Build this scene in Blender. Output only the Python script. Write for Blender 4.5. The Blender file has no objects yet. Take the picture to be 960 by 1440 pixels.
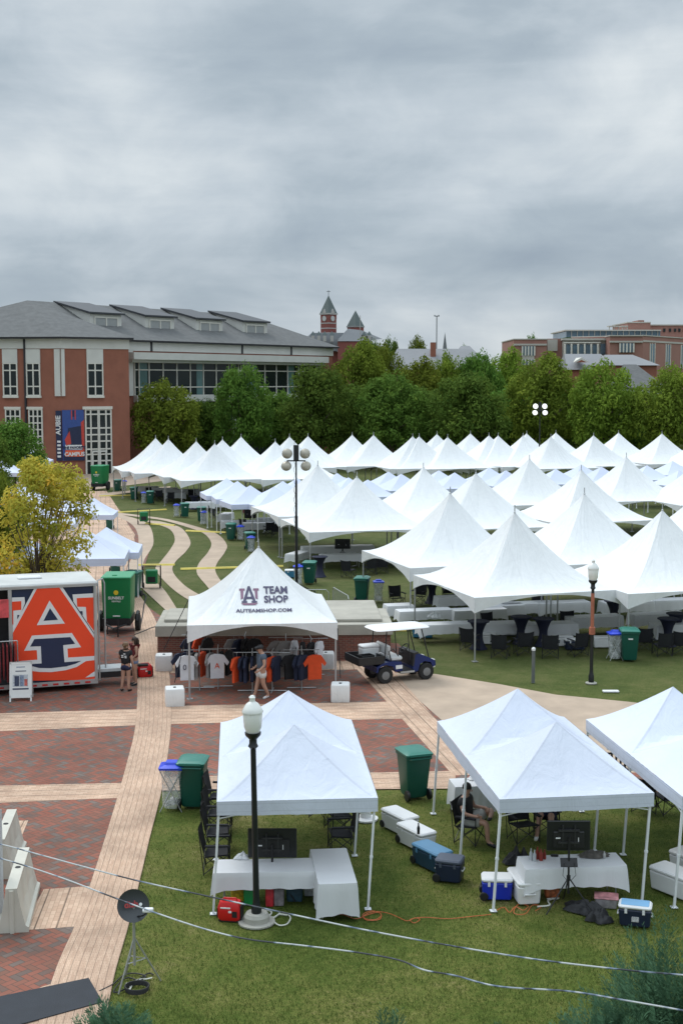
import bpy, math, random
from mathutils import Vector, Matrix, noise
R = random.Random(11)
PI = math.pi
F, YH, H = 1850.0, 538.0, 10.5
TH = math.atan((720 - YH) / F)
CT, ST = math.cos(TH), math.sin(TH)
SC = bpy.context.scene
COL = SC.collection
def rad(a): return math.radians(a)
def G(x, y, z=0.0):
    """photo pixel -> point of the plane at height z"""
    u = x - 480; v = y - 720
    t = (z - H) / -(F * ST + v * CT)
    return (u * t, (F * CT - v * ST) * t)
def sx_of(X, Y): return 480 + F * X / Y
def yrot(v, a):
    c, s = math.cos(a), math.sin(a)
    return (v[0] * c - v[1] * s, v[0] * s + v[1] * c)
# ---------------------------------------------------------------- materials
def new_mat(name):
    m = bpy.data.materials.new(name); m.use_nodes = True
    nt = m.node_tree; b = nt.nodes['Principled BSDF']
    return m, nt, b
def N(nt, t, **kw):
    n = nt.nodes.new(t)
    for k, v in kw.items(): setattr(n, k, v)
    return n
def math_(nt, op, a, b=None, c=None):
    n = nt.nodes.new('ShaderNodeMath'); n.operation = op
    for i, x in enumerate((a, b, c)):
        if x is None: continue
        if isinstance(x, (int, float)): n.inputs[i].default_value = x
        else: nt.links.new(x, n.inputs[i])
    return n.outputs[0]
def ramp(nt, fac, stops):
    r = nt.nodes.new('ShaderNodeValToRGB')
    while len(r.color_ramp.elements) < len(stops): r.color_ramp.elements.new(0.5)
    for e, (p, c) in zip(r.color_ramp.elements, stops):
        e.position = p; e.color = (*c, 1) if len(c) == 3 else c
    nt.links.new(fac, r.inputs[0]); return r.outputs[0]
def mixc(nt, fac, a, b, mode='MIX'):
    n = nt.nodes.new('ShaderNodeMix'); n.data_type = 'RGBA'; n.blend_type = mode
    for i, x in ((0, fac), (6, a), (7, b)):
        if isinstance(x, (int, float)): n.inputs[i].default_value = x
        elif isinstance(x, tuple): n.inputs[i].default_value = (*x, 1)
        else: nt.links.new(x, n.inputs[i])
    return n.outputs[2]
def noise_(nt, vec, scale, detail=3, rough=.55, dist=0):
    n = nt.nodes.new('ShaderNodeTexNoise'); n.inputs['Scale'].default_value = scale
    n.inputs['Detail'].default_value = detail; n.inputs['Roughness'].default_value = rough
    n.inputs['Distortion'].default_value = dist
    if vec is not None: nt.links.new(vec, n.inputs['Vector'])
    return n.outputs['Fac']
MATS = {}
def M(name, rgb=(.5, .5, .5), rough=.6, var=.12, scale=3.0, bump=0, bscale=40, metal=0, trans=0, alpha=1, spec=.5, coord='Object'):
    """plain surface with a little procedural unevenness"""
    if name in MATS: return MATS[name]
    m, nt, b = new_mat(name); MATS[name] = m
    tc = N(nt, 'ShaderNodeTexCoord')
    f = noise_(nt, tc.outputs[coord], scale, 4)
    lo = tuple(c * (1 - var) for c in rgb); hi = tuple(min(1, c * (1 + var)) for c in rgb)
    nt.links.new(ramp(nt, f, [(.3, lo), (.7, hi)]), b.inputs['Base Color'])
    b.inputs['Roughness'].default_value = rough; b.inputs['Metallic'].default_value = metal
    b.inputs['Specular IOR Level'].default_value = spec
    if trans: b.inputs['Transmission Weight'].default_value = trans
    if alpha < 1: b.inputs['Alpha'].default_value = alpha
    if bump:
        f2 = noise_(nt, tc.outputs[coord], bscale, 3)
        bn = N(nt, 'ShaderNodeBump'); bn.inputs['Strength'].default_value = bump; bn.inputs['Distance'].default_value = .02
        nt.links.new(f2, bn.inputs['Height']); nt.links.new(bn.outputs[0], b.inputs['Normal'])
    return m
def fabric(name, rgb, tr=.12, bump=.5, scale=1.2, crease=.05, seam=None, hem=0):
    """tent fabric: long soft creases, a little light through it, faint dirt"""
    if name in MATS: return MATS[name]
    m, nt, b = new_mat(name); MATS[name] = m
    tc = N(nt, 'ShaderNodeTexCoord'); mp = N(nt, 'ShaderNodeMapping')
    oi = N(nt, 'ShaderNodeObjectInfo')
    ad = N(nt, 'ShaderNodeVectorMath', operation='ADD')
    nt.links.new(tc.outputs['Object'], ad.inputs[0]); nt.links.new(oi.outputs['Random'], ad.inputs[1])
    nt.links.new(ad.outputs[0], mp.inputs['Vector']); mp.inputs['Scale'].default_value = (1, 1, .35)
    f = noise_(nt, mp.outputs[0], scale, 5, .6, .8)
    d = noise_(nt, mp.outputs[0], .7, 3)
    col = ramp(nt, d, [(.25, tuple(c * .93 for c in rgb)), (.6, rgb)])
    hs = N(nt, 'ShaderNodeHueSaturation')
    nt.links.new(math_(nt, 'ADD', math_(nt, 'MULTIPLY', oi.outputs['Random'], .09), .95), hs.inputs['Value']); nt.links.new(col, hs.inputs['Color'])
    col = hs.outputs[0]
    if seam:
        sp = N(nt, 'ShaderNodeSeparateXYZ'); nt.links.new(tc.outputs['Object'], sp.inputs[0]); X0, Y0, Z0 = sp.outputs
        ya = math_(nt, 'ABSOLUTE', Y0)
        if seam == 'double': ya = math_(nt, 'ABSOLUTE', math_(nt, 'SUBTRACT', ya, 1.525)); X0 = math_(nt, 'SUBTRACT', X0, .14)
        df = math_(nt, 'ABSOLUTE', math_(nt, 'SUBTRACT', math_(nt, 'ABSOLUTE', X0), ya))
        ln = math_(nt, 'LESS_THAN', df, .03)
        if seam == 'double': ln = math_(nt, 'MAXIMUM', ln, math_(nt, 'LESS_THAN', math_(nt, 'ABSOLUTE', Y0), .02))
        ln = math_(nt, 'MULTIPLY', ln, math_(nt, 'GREATER_THAN', Z0, hem + .02))
        for q in (.06, .21): ln = math_(nt, 'MAXIMUM', ln, math_(nt, 'LESS_THAN', math_(nt, 'ABSOLUTE', math_(nt, 'SUBTRACT', Z0, hem - q)), .008))
        col = mixc(nt, math_(nt, 'MULTIPLY', ln, .28), col, (.38, .40, .47))
    nt.links.new(col, b.inputs['Base Color']); b.inputs['Roughness'].default_value = .55
    b.inputs['Specular IOR Level'].default_value = .25
    bn = N(nt, 'ShaderNodeBump'); bn.inputs['Strength'].default_value = bump; bn.inputs['Distance'].default_value = crease
    nt.links.new(f, bn.inputs['Height']); nt.links.new(bn.outputs[0], b.inputs['Normal'])
    t = N(nt, 'ShaderNodeBsdfTranslucent'); nt.links.new(col, t.inputs['Color'])
    mx = N(nt, 'ShaderNodeMixShader'); mx.inputs[0].default_value = tr
    nt.links.new(b.outputs[0], mx.inputs[1]); nt.links.new(t.outputs[0], mx.inputs[2])
    nt.links.new(mx.outputs[0], nt.nodes['Material Output'].inputs['Surface'])
    return m
def tentvinyl(name, rgb, tr=.035):
    """tensioned tent vinyl: welded panel seams, radial tension creases, faint grime"""
    m, nt, b = new_mat(name); MATS[name] = m
    tc = N(nt, 'ShaderNodeTexCoord'); oi = N(nt, 'ShaderNodeObjectInfo'); sp = N(nt, 'ShaderNodeSeparateXYZ'); nt.links.new(tc.outputs['Object'], sp.inputs[0])
    x, y, z = sp.outputs; ax_ = math_(nt, 'ABSOLUTE', x); ay = math_(nt, 'ABSOLUTE', y)
    mn = math_(nt, 'MINIMUM', ax_, ay); df = math_(nt, 'ABSOLUTE', math_(nt, 'SUBTRACT', ax_, ay))
    s1 = math_(nt, 'LESS_THAN', math_(nt, 'ABSOLUTE', math_(nt, 'SUBTRACT', math_(nt, 'FRACT', math_(nt, 'DIVIDE', mn, 1.3)), .5)), .016)
    s2 = math_(nt, 'LESS_THAN', df, .035)
    seam = math_(nt, 'MAXIMUM', s1, s2)
    ang = math_(nt, 'ARCTAN2', y, x); r = math_(nt, 'SQRT', math_(nt, 'ADD', math_(nt, 'MULTIPLY', x, x), math_(nt, 'MULTIPLY', y, y)))
    cb = N(nt, 'ShaderNodeCombineXYZ'); nt.links.new(math_(nt, 'MULTIPLY', ang, 5.5), cb.inputs[0]); nt.links.new(math_(nt, 'MULTIPLY', r, .45), cb.inputs[1]); nt.links.new(math_(nt, 'MULTIPLY', oi.outputs['Random'], 40), cb.inputs[2])
    rad_ = noise_(nt, cb.outputs[0], 1.0, 4, .55, .5)
    ad = N(nt, 'ShaderNodeVectorMath', operation='ADD'); nt.links.new(tc.outputs['Object'], ad.inputs[0]); nt.links.new(oi.outputs['Random'], ad.inputs[1])
    soft = noise_(nt, ad.outputs[0], .8, 4, .6, .6); dirt = noise_(nt, ad.outputs[0], 1.9, 6, .7, 1.2)
    col = ramp(nt, math_(nt, 'ADD', math_(nt, 'MULTIPLY', dirt, .6), math_(nt, 'MULTIPLY', rad_, .4)), [(.3, tuple(c * .90 for c in rgb)), (.5, tuple(c * .965 for c in rgb)), (.62, rgb)])
    col = mixc(nt, math_(nt, 'MULTIPLY', seam, .10), col, (.45, .46, .47))
    hs = N(nt, 'ShaderNodeHueSaturation'); nt.links.new(math_(nt, 'ADD', math_(nt, 'MULTIPLY', oi.outputs['Random'], .10), .94), hs.inputs['Value']); nt.links.new(col, hs.inputs['Color']); col = hs.outputs[0]
    nt.links.new(col, b.inputs['Base Color']); b.inputs['Roughness'].default_value = .42; b.inputs['Specular IOR Level'].default_value = .35
    bn = N(nt, 'ShaderNodeBump'); bn.inputs['Strength'].default_value = .65; bn.inputs['Distance'].default_value = .09
    nt.links.new(math_(nt, 'ADD', rad_, math_(nt, 'MULTIPLY', soft, .7)), bn.inputs['Height']); nt.links.new(bn.outputs[0], b.inputs['Normal'])
    t = N(nt, 'ShaderNodeBsdfTranslucent'); nt.links.new(col, t.inputs['Color']); mx = N(nt, 'ShaderNodeMixShader'); mx.inputs[0].default_value = tr
    nt.links.new(b.outputs[0], mx.inputs[1]); nt.links.new(t.outputs[0], mx.inputs[2]); nt.links.new(mx.outputs[0], nt.nodes['Material Output'].inputs['Surface'])
    return m
def leafmat(name, c1, c2, c3=None, tr=.25):
    if name in MATS: return MATS[name]
    m, nt, b = new_mat(name); MATS[name] = m
    at = N(nt, 'ShaderNodeAttribute', attribute_name='tint'); oi = N(nt, 'ShaderNodeObjectInfo')
    tc = N(nt, 'ShaderNodeTexCoord')
    f = noise_(nt, tc.outputs['Object'], .55, 3)
    mixf = math_(nt, 'ADD', math_(nt, 'MULTIPLY', at.outputs['Fac'], .5), math_(nt, 'MULTIPLY', f, .55))
    st = [(.2, c1), (.75, c2)] + ([(.86, c3)] if c3 else [])
    col = ramp(nt, mixf, st)
    hs = N(nt, 'ShaderNodeHueSaturation')
    nt.links.new(math_(nt, 'ADD', math_(nt, 'MULTIPLY', oi.outputs['Random'], .5), .75), hs.inputs['Value'])
    nt.links.new(math_(nt, 'ADD', math_(nt, 'MULTIPLY', oi.outputs['Random'], .03), .477), hs.inputs['Hue'])
    nt.links.new(col, hs.inputs['Color']); col = hs.outputs[0]
    nt.links.new(col, b.inputs['Base Color']); b.inputs['Roughness'].default_value = .9
    b.inputs['Specular IOR Level'].default_value = .05
    t = N(nt, 'ShaderNodeBsdfTranslucent'); nt.links.new(col, t.inputs['Color'])
    mx = N(nt, 'ShaderNodeMixShader'); mx.inputs[0].default_value = tr
    nt.links.new(b.outputs[0], mx.inputs[1]); nt.links.new(t.outputs[0], mx.inputs[2])
    nt.links.new(mx.outputs[0], nt.nodes['Material Output'].inputs['Surface'])
    return m
# ---------------------------------------------------------------- mesh builder
class MB:
    def __init__(s): s.v = []; s.f = []; s.m = []; s.uv = []; s.mi = 0
    def add(s, vs, fs, uvs=None):
        n = len(s.v); s.v += [tuple(v) for v in vs]
        for k, f in enumerate(fs):
            s.f.append(tuple(i + n for i in f)); s.m.append(s.mi)
            s.uv.append(uvs[k] if uvs else None)
        return s
    def box(s, cx, cy, cz, sx, sy, sz, rz=0, tilt=None):
        """box centred at (cx,cy), resting on cz"""
        vs = [(x * sx / 2, y * sy / 2, z * sz) for z in (0, 1) for x, y in ((-1, -1), (1, -1), (1, 1), (-1, 1))]
        if tilt: vs = [tuple(tilt @ Vector(v)) for v in vs]
        out = []
        for v in vs:
            x, y = yrot(v, rz); out.append((cx + x, cy + y, cz + v[2]))
        return s.add(out, [(3, 2, 1, 0), (4, 5, 6, 7), (0, 1, 5, 4), (1, 2, 6, 5), (2, 3, 7, 6), (3, 0, 4, 7)])
    def loft(s, rings, cx=0, cy=0, rz=0, k=3, cap=True):
        """rings (z, sx, sy, r, ox, oy): rounded rectangles"""
        vs = []; n = 4 * (k + 1)
        for rg in rings:
            z, a, b, r = rg[:4]; ox, oy = (rg[4:6] if len(rg) > 4 else (0, 0))
            r = min(r, a / 2 - 1e-4, b / 2 - 1e-4)
            for q, (ux, uy) in enumerate(((1, 1), (-1, 1), (-1, -1), (1, -1))):
                for j in range(k + 1):
                    an = PI / 2 * (q + j / k)
                    p = (ux * (a / 2 - r) + r * math.cos(an) + ox, uy * (b / 2 - r) + r * math.sin(an) + oy)
                    p = yrot(p, rz); vs.append((cx + p[0], cy + p[1], z))
        fs = []
        for i in range(len(rings) - 1):
            for j in range(n):
                fs.append((i * n + j, i * n + (j + 1) % n, (i + 1) * n + (j + 1) % n, (i + 1) * n + j))
        if cap:
            fs.append(tuple(range(n - 1, -1, -1))); t = (len(rings) - 1) * n; fs.append(tuple(range(t, t + n)))
        return s.add(vs, fs)
    def rbox(s, cx, cy, cz, sx, sy, sz, b=.02, rz=0, r=None, taper=1.0):
        r = r or b * 1.5
        return s.loft([(cz, sx * taper - 2 * b, sy * taper - 2 * b, r), (cz + b, sx * taper, sy * taper, r + b), (cz + sz - b, sx, sy, r + b), (cz + sz, sx - 2 * b, sy - 2 * b, r)], cx, cy, rz)
    def tube(s, pts, r, n=6, r2=None, cap=True):
        pts = [Vector(p) for p in pts]; m = len(pts); vs = []; up = None
        for i, p in enumerate(pts):
            t = (pts[min(i + 1, m - 1)] - pts[max(i - 1, 0)])
            if t.length < 1e-9: t = Vector((0, 0, 1))
            t.normalize()
            if up is None: up = t.orthogonal().normalized()
            else:
                up = (up - t * up.dot(t)); up = up.normalized() if up.length > 1e-6 else t.orthogonal().normalized()
            w = t.cross(up); rr = (r[i] if isinstance(r, (list, tuple)) else r + ((r2 - r) * i / (m - 1) if r2 is not None else 0))
            for j in range(n):
                a = 2 * PI * j / n; vs.append(p + up * math.cos(a) * rr + w * math.sin(a) * rr)
        fs = [(i * n + j, i * n + (j + 1) % n, (i + 1) * n + (j + 1) % n, (i + 1) * n + j) for i in range(m - 1) for j in range(n)]
        if cap: fs += [tuple(range(n - 1, -1, -1)), tuple(range((m - 1) * n, m * n))]
        return s.add(vs, fs)
    def lathe(s, prof, c=(0, 0, 0), n=16, axis=None):
        vs = []
        for r, z in prof:
            for j in range(n):
                a = 2 * PI * j / n; p = Vector((r * math.cos(a), r * math.sin(a), z))
                if axis: p = axis @ p
                vs.append((p[0] + c[0], p[1] + c[1], p[2] + c[2]))
        m = len(prof)
        fs = [(i * n + j, i * n + (j + 1) % n, (i + 1) * n + (j + 1) % n, (i + 1) * n + j) for i in range(m - 1) for j in range(n)]
        fs += [tuple(range(n - 1, -1, -1)), tuple(range((m - 1) * n, m * n))]
        return s.add(vs, fs)
    def poly(s, pts, z=None, uv=None):
        vs = [(p[0], p[1], z) if z is not None else tuple(p) for p in pts]
        return s.add(vs, [tuple(range(len(vs)))], [uv] if uv else None)
    def prism(s, pts, z0, z1):
        n = len(pts)
        a = sum(pts[i][0] * pts[(i + 1) % n][1] - pts[(i + 1) % n][0] * pts[i][1] for i in range(n))
        if a < 0: pts = pts[::-1]
        vs = [(p[0], p[1], z0) for p in pts] + [(p[0], p[1], z1) for p in pts]
        return s.add(vs, [tuple(range(n - 1, -1, -1)), tuple(range(n, 2 * n))] + [(i, (i + 1) % n, n + (i + 1) % n, n + i) for i in range(n)])
    def hipgrid(s, fn, nu, nv, sgn):
        """grid split into triangles whose diagonals follow the hips"""
        vs = [fn(i / nu, j / nv) for j in range(nv + 1) for i in range(nu + 1)]; w = nu + 1; fs = []
        for j in range(nv):
            for i in range(nu):
                a, b, c, d = j * w + i, j * w + i + 1, (j + 1) * w + i + 1, (j + 1) * w + i
                if sgn((i + .5) / nu, (j + .5) / nv) > 0: fs += [(a, b, c), (a, c, d)]
                else: fs += [(a, b, d), (b, c, d)]
        return s.add(vs, fs)
    def grid(s, fn, nu, nv, uv=False):
        vs = [fn(i / nu, j / nv) for j in range(nv + 1) for i in range(nu + 1)]; w = nu + 1
        fs = [(j * w + i, j * w + i + 1, (j + 1) * w + i + 1, (j + 1) * w + i) for j in range(nv) for i in range(nu)]
        return s.add(vs, fs)
    def build(s, name, mat, parent=None, smooth=False, loc=None, rz=0):
        me = bpy.data.meshes.new(name); me.from_pydata(s.v, [], s.f)
        for m in (mat if isinstance(mat, list) else [mat]): me.materials.append(m)
        if isinstance(mat, list): me.polygons.foreach_set('material_index', s.m)
        if smooth:
            me.polygons.foreach_set('use_smooth', [True] * len(me.polygons))
            try: me.set_sharp_from_angle(angle=rad(smooth if smooth is not True else 40))
            except Exception: pass
        if any(u for u in s.uv):
            ul = me.uv_layers.new(name='UVMap'); k = 0
            for u, p in zip(s.uv, me.polygons):
                for q in range(p.loop_total): ul.data[p.loop_start + q].uv = u[q] if u else (0, 0)
        me.update()
        o = bpy.data.objects.new(name, me); COL.objects.link(o)
        if parent: o.parent = parent
        if loc: o.location = (loc[0], loc[1], loc[2] if len(loc) > 2 else 0)
        if rz: o.rotation_euler.z = rz
        return o
def tag(o, label=None, cat=None, group=None, kind=None):
    if label: o['label'] = label
    if cat: o['category'] = cat
    if group: o['group'] = group
    if kind: o['kind'] = kind
    return o
def thing(name, label, cat, loc=(0, 0, 0), rz=0, group=None):
    o = bpy.data.objects.new(name, None); COL.objects.link(o); o.empty_display_size = .1
    o.location = (loc[0], loc[1], loc[2] if len(loc) > 2 else 0); o.rotation_euler.z = rz
    return tag(o, label, cat, group)
KIDS = {}
def kids(o): return [c for c in COL.objects if c.parent == o]
def dup(root, loc, rz=0, label=None, group=None, scale=None, depth=None):
    def cp(o, par):
        c = o.copy(); COL.objects.link(c)
        if par: c.parent = par
        if o.name not in KIDS: KIDS[o.name] = kids(o)
        for ch in KIDS[o.name]: cp(ch, c)
        return c
    r = cp(root, None)
    r.location = (loc[0], loc[1], loc[2] if len(loc) > 2 else 0); r.rotation_euler.z = rz
    if scale: r.scale = scale
    if label: r['label'] = label
    if group: r['group'] = group
    return r
def place(root, state, loc, rz=0, label=None, group=None, scale=None):
    """first call moves the prototype itself, later ones copy it"""
    if not state.get(root.name):
        state[root.name] = True
        if root.name not in KIDS: KIDS[root.name] = kids(root)
        for k in KIDS[root.name]:
            if k.name not in KIDS: KIDS[k.name] = kids(k)
        root.location = (loc[0], loc[1], loc[2] if len(loc) > 2 else 0); root.rotation_euler.z = rz
        if scale: root.scale = scale
        if label: root['label'] = label
        if group: root['group'] = group
        return root
    return dup(root, loc, rz, label, group, scale)
USED = {}
ORD = ['first', 'second', 'third', 'fourth', 'fifth', 'sixth', 'seventh', 'eighth', 'ninth', 'tenth', 'eleventh', 'twelfth',
       'thirteenth', 'fourteenth', 'fifteenth', 'sixteenth', 'seventeenth', 'eighteenth', 'nineteenth', 'twentieth'] + \
      ['twenty-' + x for x in ('first', 'second', 'third', 'fourth', 'fifth', 'sixth', 'seventh', 'eighth', 'ninth')] + ['thirtieth'] + ['thirty-' + x for x in ('first', 'second', 'third', 'fourth', 'fifth', 'sixth', 'seventh', 'eighth', 'ninth')]
def order(lst, text):
    """label a row of look-alikes by their place, counted from the left"""
    lst = sorted(lst, key=lambda o: o.location.x / max(o.location.y, 1))
    for i, o in enumerate(lst):
        w = 'leftmost' if i == 0 else ('rightmost' if i == len(lst) - 1 else ORD[i] + ' from the left')
        o['label'] = (text % w)
def text_mesh(body, size, align='CENTER', extr=0.0, bold=.0, space=1.0):
    cu = bpy.data.curves.new('lettering', 'FONT'); cu.body = body; cu.size = size; cu.align_x = align; cu.extrude = extr
    cu.offset = bold; cu.space_character = space; cu.resolution_u = 3
    ob = bpy.data.objects.new('lettering', cu); COL.objects.link(ob)
    dg = bpy.context.evaluated_depsgraph_get(); me = bpy.data.meshes.new_from_object(ob.evaluated_get(dg))
    vs = [tuple(v.co) for v in me.vertices]; fs = [tuple(p.vertices) for p in me.polygons]
    bpy.data.objects.remove(ob); bpy.data.curves.remove(cu); bpy.data.meshes.remove(me)
    return vs, fs
# ---------------------------------------------------------------- camera, sky, sun
cam = bpy.data.cameras.new('camera'); co = bpy.data.objects.new('camera', cam); COL.objects.link(co)
cam.sensor_fit = 'VERTICAL'; cam.sensor_height = 36; cam.lens = F / 1440 * 36; cam.clip_end = 6000; cam.clip_start = .5
co.location = (0, 0, H); co.rotation_euler = (PI / 2 - TH, 0, 0); SC.camera = co
SC.view_settings.view_transform = 'Standard'; SC.view_settings.look = 'None'; SC.view_settings.gamma = 1
SC.view_settings.exposure = -0.03
SKYLOC = (1.21, 7.63, 6.87)
SUN_EL, SUN_AZ = rad(54), rad(318)      # azimuth clockwise from +Y
w = bpy.data.worlds.new('World'); SC.world = w; w.use_nodes = True
nt = w.node_tree; nt.nodes.clear()
out = N(nt, 'ShaderNodeOutputWorld')
sky = N(nt, 'ShaderNodeTexSky', sky_type='NISHITA'); sky.sun_disc = False
sky.sun_elevation = SUN_EL; sky.sun_rotation = SUN_AZ
b1 = N(nt, 'ShaderNodeBackground'); b1.inputs[1].default_value = .06; nt.links.new(sky.outputs[0], b1.inputs[0])
tc = N(nt, 'ShaderNodeTexCoord'); sp = N(nt, 'ShaderNodeSeparateXYZ'); nt.links.new(tc.outputs['Generated'], sp.inputs[0])
X_, Y_, Z_ = sp.outputs
zz = math_(nt, 'MAXIMUM', Z_, 0.0)
def skyn(sc, loc, scale, det, ro, di):
    mp = N(nt, 'ShaderNodeMapping'); nt.links.new(tc.outputs['Generated'], mp.inputs[0]); mp.inputs['Scale'].default_value = sc; mp.inputs['Location'].default_value = loc
    return noise_(nt, mp.outputs[0], scale, det, ro, di)
big = skyn((1, 1, 2.4), SKYLOC, 3.0, 3, .45, .2)
puff = skyn((1, 1, 1.9), (1.7, .3, 2.2), 8.5, 8, .55, .35)
band = skyn((.55, .55, 5.5), (.4, 2.1, .6), 4.0, 6, .55, .3)
f = math_(nt, 'ADD', math_(nt, 'MULTIPLY', big, .47), math_(nt, 'ADD', math_(nt, 'MULTIPLY', puff, .33), math_(nt, 'MULTIPLY', band, .20)))
ccol = ramp(nt, f, [(.36, (.35, .425, .505)), (.45, (.44, .52, .59)), (.52, (.56, .635, .70)), (.59, (.69, .755, .80)), (.68, (.84, .89, .915))])
# brightness with elevation: dull near the horizon, brightest overhead (overcast sky)
elv = N(nt, 'ShaderNodeMapRange'); nt.links.new(zz, elv.inputs[0])
elv.inputs[1].default_value = 0; elv.inputs[2].default_value = .12; elv.inputs[3].default_value = .88; elv.inputs[4].default_value = 1.0
elv2 = N(nt, 'ShaderNodeMapRange'); nt.links.new(zz, elv2.inputs[0])
elv2.inputs[1].default_value = .28; elv2.inputs[2].default_value = .8; elv2.inputs[3].default_value = 1; elv2.inputs[4].default_value = 2.7
g = math_(nt, 'MULTIPLY', elv.outputs[0], elv2.outputs[0])
vm = N(nt, 'ShaderNodeVectorMath', operation='SCALE'); nt.links.new(ccol, vm.inputs[0]); nt.links.new(g, vm.inputs['Scale'])
b2 = N(nt, 'ShaderNodeBackground'); b2.inputs[1].default_value = 1.0; nt.links.new(vm.outputs[0], b2.inputs[0])
mx = N(nt, 'ShaderNodeMixShader'); mx.inputs[0].default_value = .975
nt.links.new(b1.outputs[0], mx.inputs[1]); nt.links.new(b2.outputs[0], mx.inputs[2]); nt.links.new(mx.outputs[0], out.inputs[0])
sl = bpy.data.lights.new('sun', 'SUN'); sl.energy = 1.6; sl.angle = rad(26); sl.color = (1, .97, .92)
so = bpy.data.objects.new('sun', sl); COL.objects.link(so)
sd = Vector((math.sin(SUN_AZ) * math.cos(SUN_EL), math.cos(SUN_AZ) * math.cos(SUN_EL), math.sin(SUN_EL)))
so.rotation_euler = (-sd).to_track_quat('-Z', 'Y').to_euler()
# ---------------------------------------------------------------- ground
def grassmat():
    m, nt, b = new_mat('lawn'); tc = N(nt, 'ShaderNodeTexCoord')
    o = tc.outputs['Object']
    a = noise_(nt, o, .22, 5, .6, .5); c = noise_(nt, o, 1.6, 5, .65); d = noise_(nt, o, 14, 4, .7)
    mp = N(nt, 'ShaderNodeMapping'); nt.links.new(o, mp.inputs[0]); mp.inputs['Scale'].default_value = (1, .45, 1); mp.inputs['Rotation'].default_value = (0, 0, .3)
    e = noise_(nt, mp.outputs[0], 45, 3, .7)
    f = math_(nt, 'ADD', math_(nt, 'MULTIPLY', a, .40), math_(nt, 'ADD', math_(nt, 'MULTIPLY', c, .30), math_(nt, 'MULTIPLY', d, .30)))
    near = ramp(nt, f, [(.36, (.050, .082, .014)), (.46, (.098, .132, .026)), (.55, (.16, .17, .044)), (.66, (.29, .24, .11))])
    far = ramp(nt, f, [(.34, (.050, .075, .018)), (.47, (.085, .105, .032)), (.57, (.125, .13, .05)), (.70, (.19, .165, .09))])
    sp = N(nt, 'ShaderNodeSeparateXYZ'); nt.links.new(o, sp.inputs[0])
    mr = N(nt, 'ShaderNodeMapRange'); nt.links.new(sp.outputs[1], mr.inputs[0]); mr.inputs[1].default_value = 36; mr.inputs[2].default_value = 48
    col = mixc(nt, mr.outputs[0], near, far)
    dk = ramp(nt, e, [(.25, (.5, .5, .5)), (.7, (1.25, 1.25, 1.25))])
    col = mixc(nt, 1.0, col, dk, 'MULTIPLY')
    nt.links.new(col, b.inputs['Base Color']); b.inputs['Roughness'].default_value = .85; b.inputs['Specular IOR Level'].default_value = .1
    bn = N(nt, 'ShaderNodeBump'); bn.inputs['Strength'].default_value = .7; bn.inputs['Distance'].default_value = .05
    nt.links.new(math_(nt, 'ADD', e, d), bn.inputs['Height']); nt.links.new(bn.outputs[0], b.inputs['Normal'])
    return m
def herringbone(name='red_brick_paving'):
    m, nt, b = new_mat(name); tc = N(nt, 'ShaderNodeTexCoord')
    mp = N(nt, 'ShaderNodeMapping'); nt.links.new(tc.outputs['Object'], mp.inputs[0])
    mp.inputs['Rotation'].default_value = (0, 0, rad(41)); mp.inputs['Scale'].default_value = (7.2, 7.2, 1)
    sp = N(nt, 'ShaderNodeSeparateXYZ'); nt.links.new(mp.outputs[0], sp.inputs[0]); x, y = sp.outputs[0], sp.outputs[1]
    i = math_(nt, 'FLOOR', x); j = math_(nt, 'FLOOR', y)
    fx = math_(nt, 'SUBTRACT', x, i); fy = math_(nt, 'SUBTRACT', y, j)
    mm = math_(nt, 'FLOORED_MODULO', math_(nt, 'SUBTRACT', i, j), 4)
    hor = math_(nt, 'LESS_THAN', mm, 1.5)
    k = math_(nt, 'SUBTRACT', 3, mm)
    ix = math_(nt, 'SUBTRACT', i, math_(nt, 'MULTIPLY', hor, mm))
    ver = math_(nt, 'SUBTRACT', 1, hor)
    jy = math_(nt, 'SUBTRACT', j, math_(nt, 'MULTIPLY', ver, k))
    cb = N(nt, 'ShaderNodeCombineXYZ'); nt.links.new(ix, cb.inputs[0]); nt.links.new(jy, cb.inputs[1]); nt.links.new(hor, cb.inputs[2])
    wn = N(nt, 'ShaderNodeTexWhiteNoise'); nt.links.new(cb.outputs[0], wn.inputs['Vector'])
    # position inside the brick
    lx = math_(nt, 'ADD', fx, math_(nt, 'MULTIPLY', hor, mm)); ly = math_(nt, 'ADD', fy, math_(nt, 'MULTIPLY', ver, k))
    wx = math_(nt, 'ADD', 1, hor); wy = math_(nt, 'ADD', 1, ver)
    ex = math_(nt, 'MINIMUM', lx, math_(nt, 'SUBTRACT', wx, lx)); ey = math_(nt, 'MINIMUM', ly, math_(nt, 'SUBTRACT', wy, ly))
    e = math_(nt, 'MINIMUM', ex, ey); joint = math_(nt, 'LESS_THAN', e, .045)
    pn = noise_(nt, tc.outputs['Object'], .9, 3)
    v = math_(nt, 'ADD', math_(nt, 'MULTIPLY', wn.outputs[0], .75), math_(nt, 'MULTIPLY', pn, .4))
    col = ramp(nt, v, [(.08, (.22, .072, .046)), (.42, (.265, .10, .068)), (.66, (.20, .09, .062)), (.82, (.14, .10, .085)), (.97, (.18, .14, .12))])
    st = noise_(nt, tc.outputs['Object'], .35, 5, .6)
    col = mixc(nt, 1.0, col, ramp(nt, st, [(.32, (.68, .68, .69)), (.5, (.95, .94, .93)), (.68, (1.14, 1.13, 1.12))]), 'MULTIPLY')
    col = mixc(nt, joint, col, (.07, .055, .045))
    nt.links.new(col, b.inputs['Base Color']); b.inputs['Roughness'].default_value = .8; b.inputs['Specular IOR Level'].default_value = .3
    return m
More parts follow.
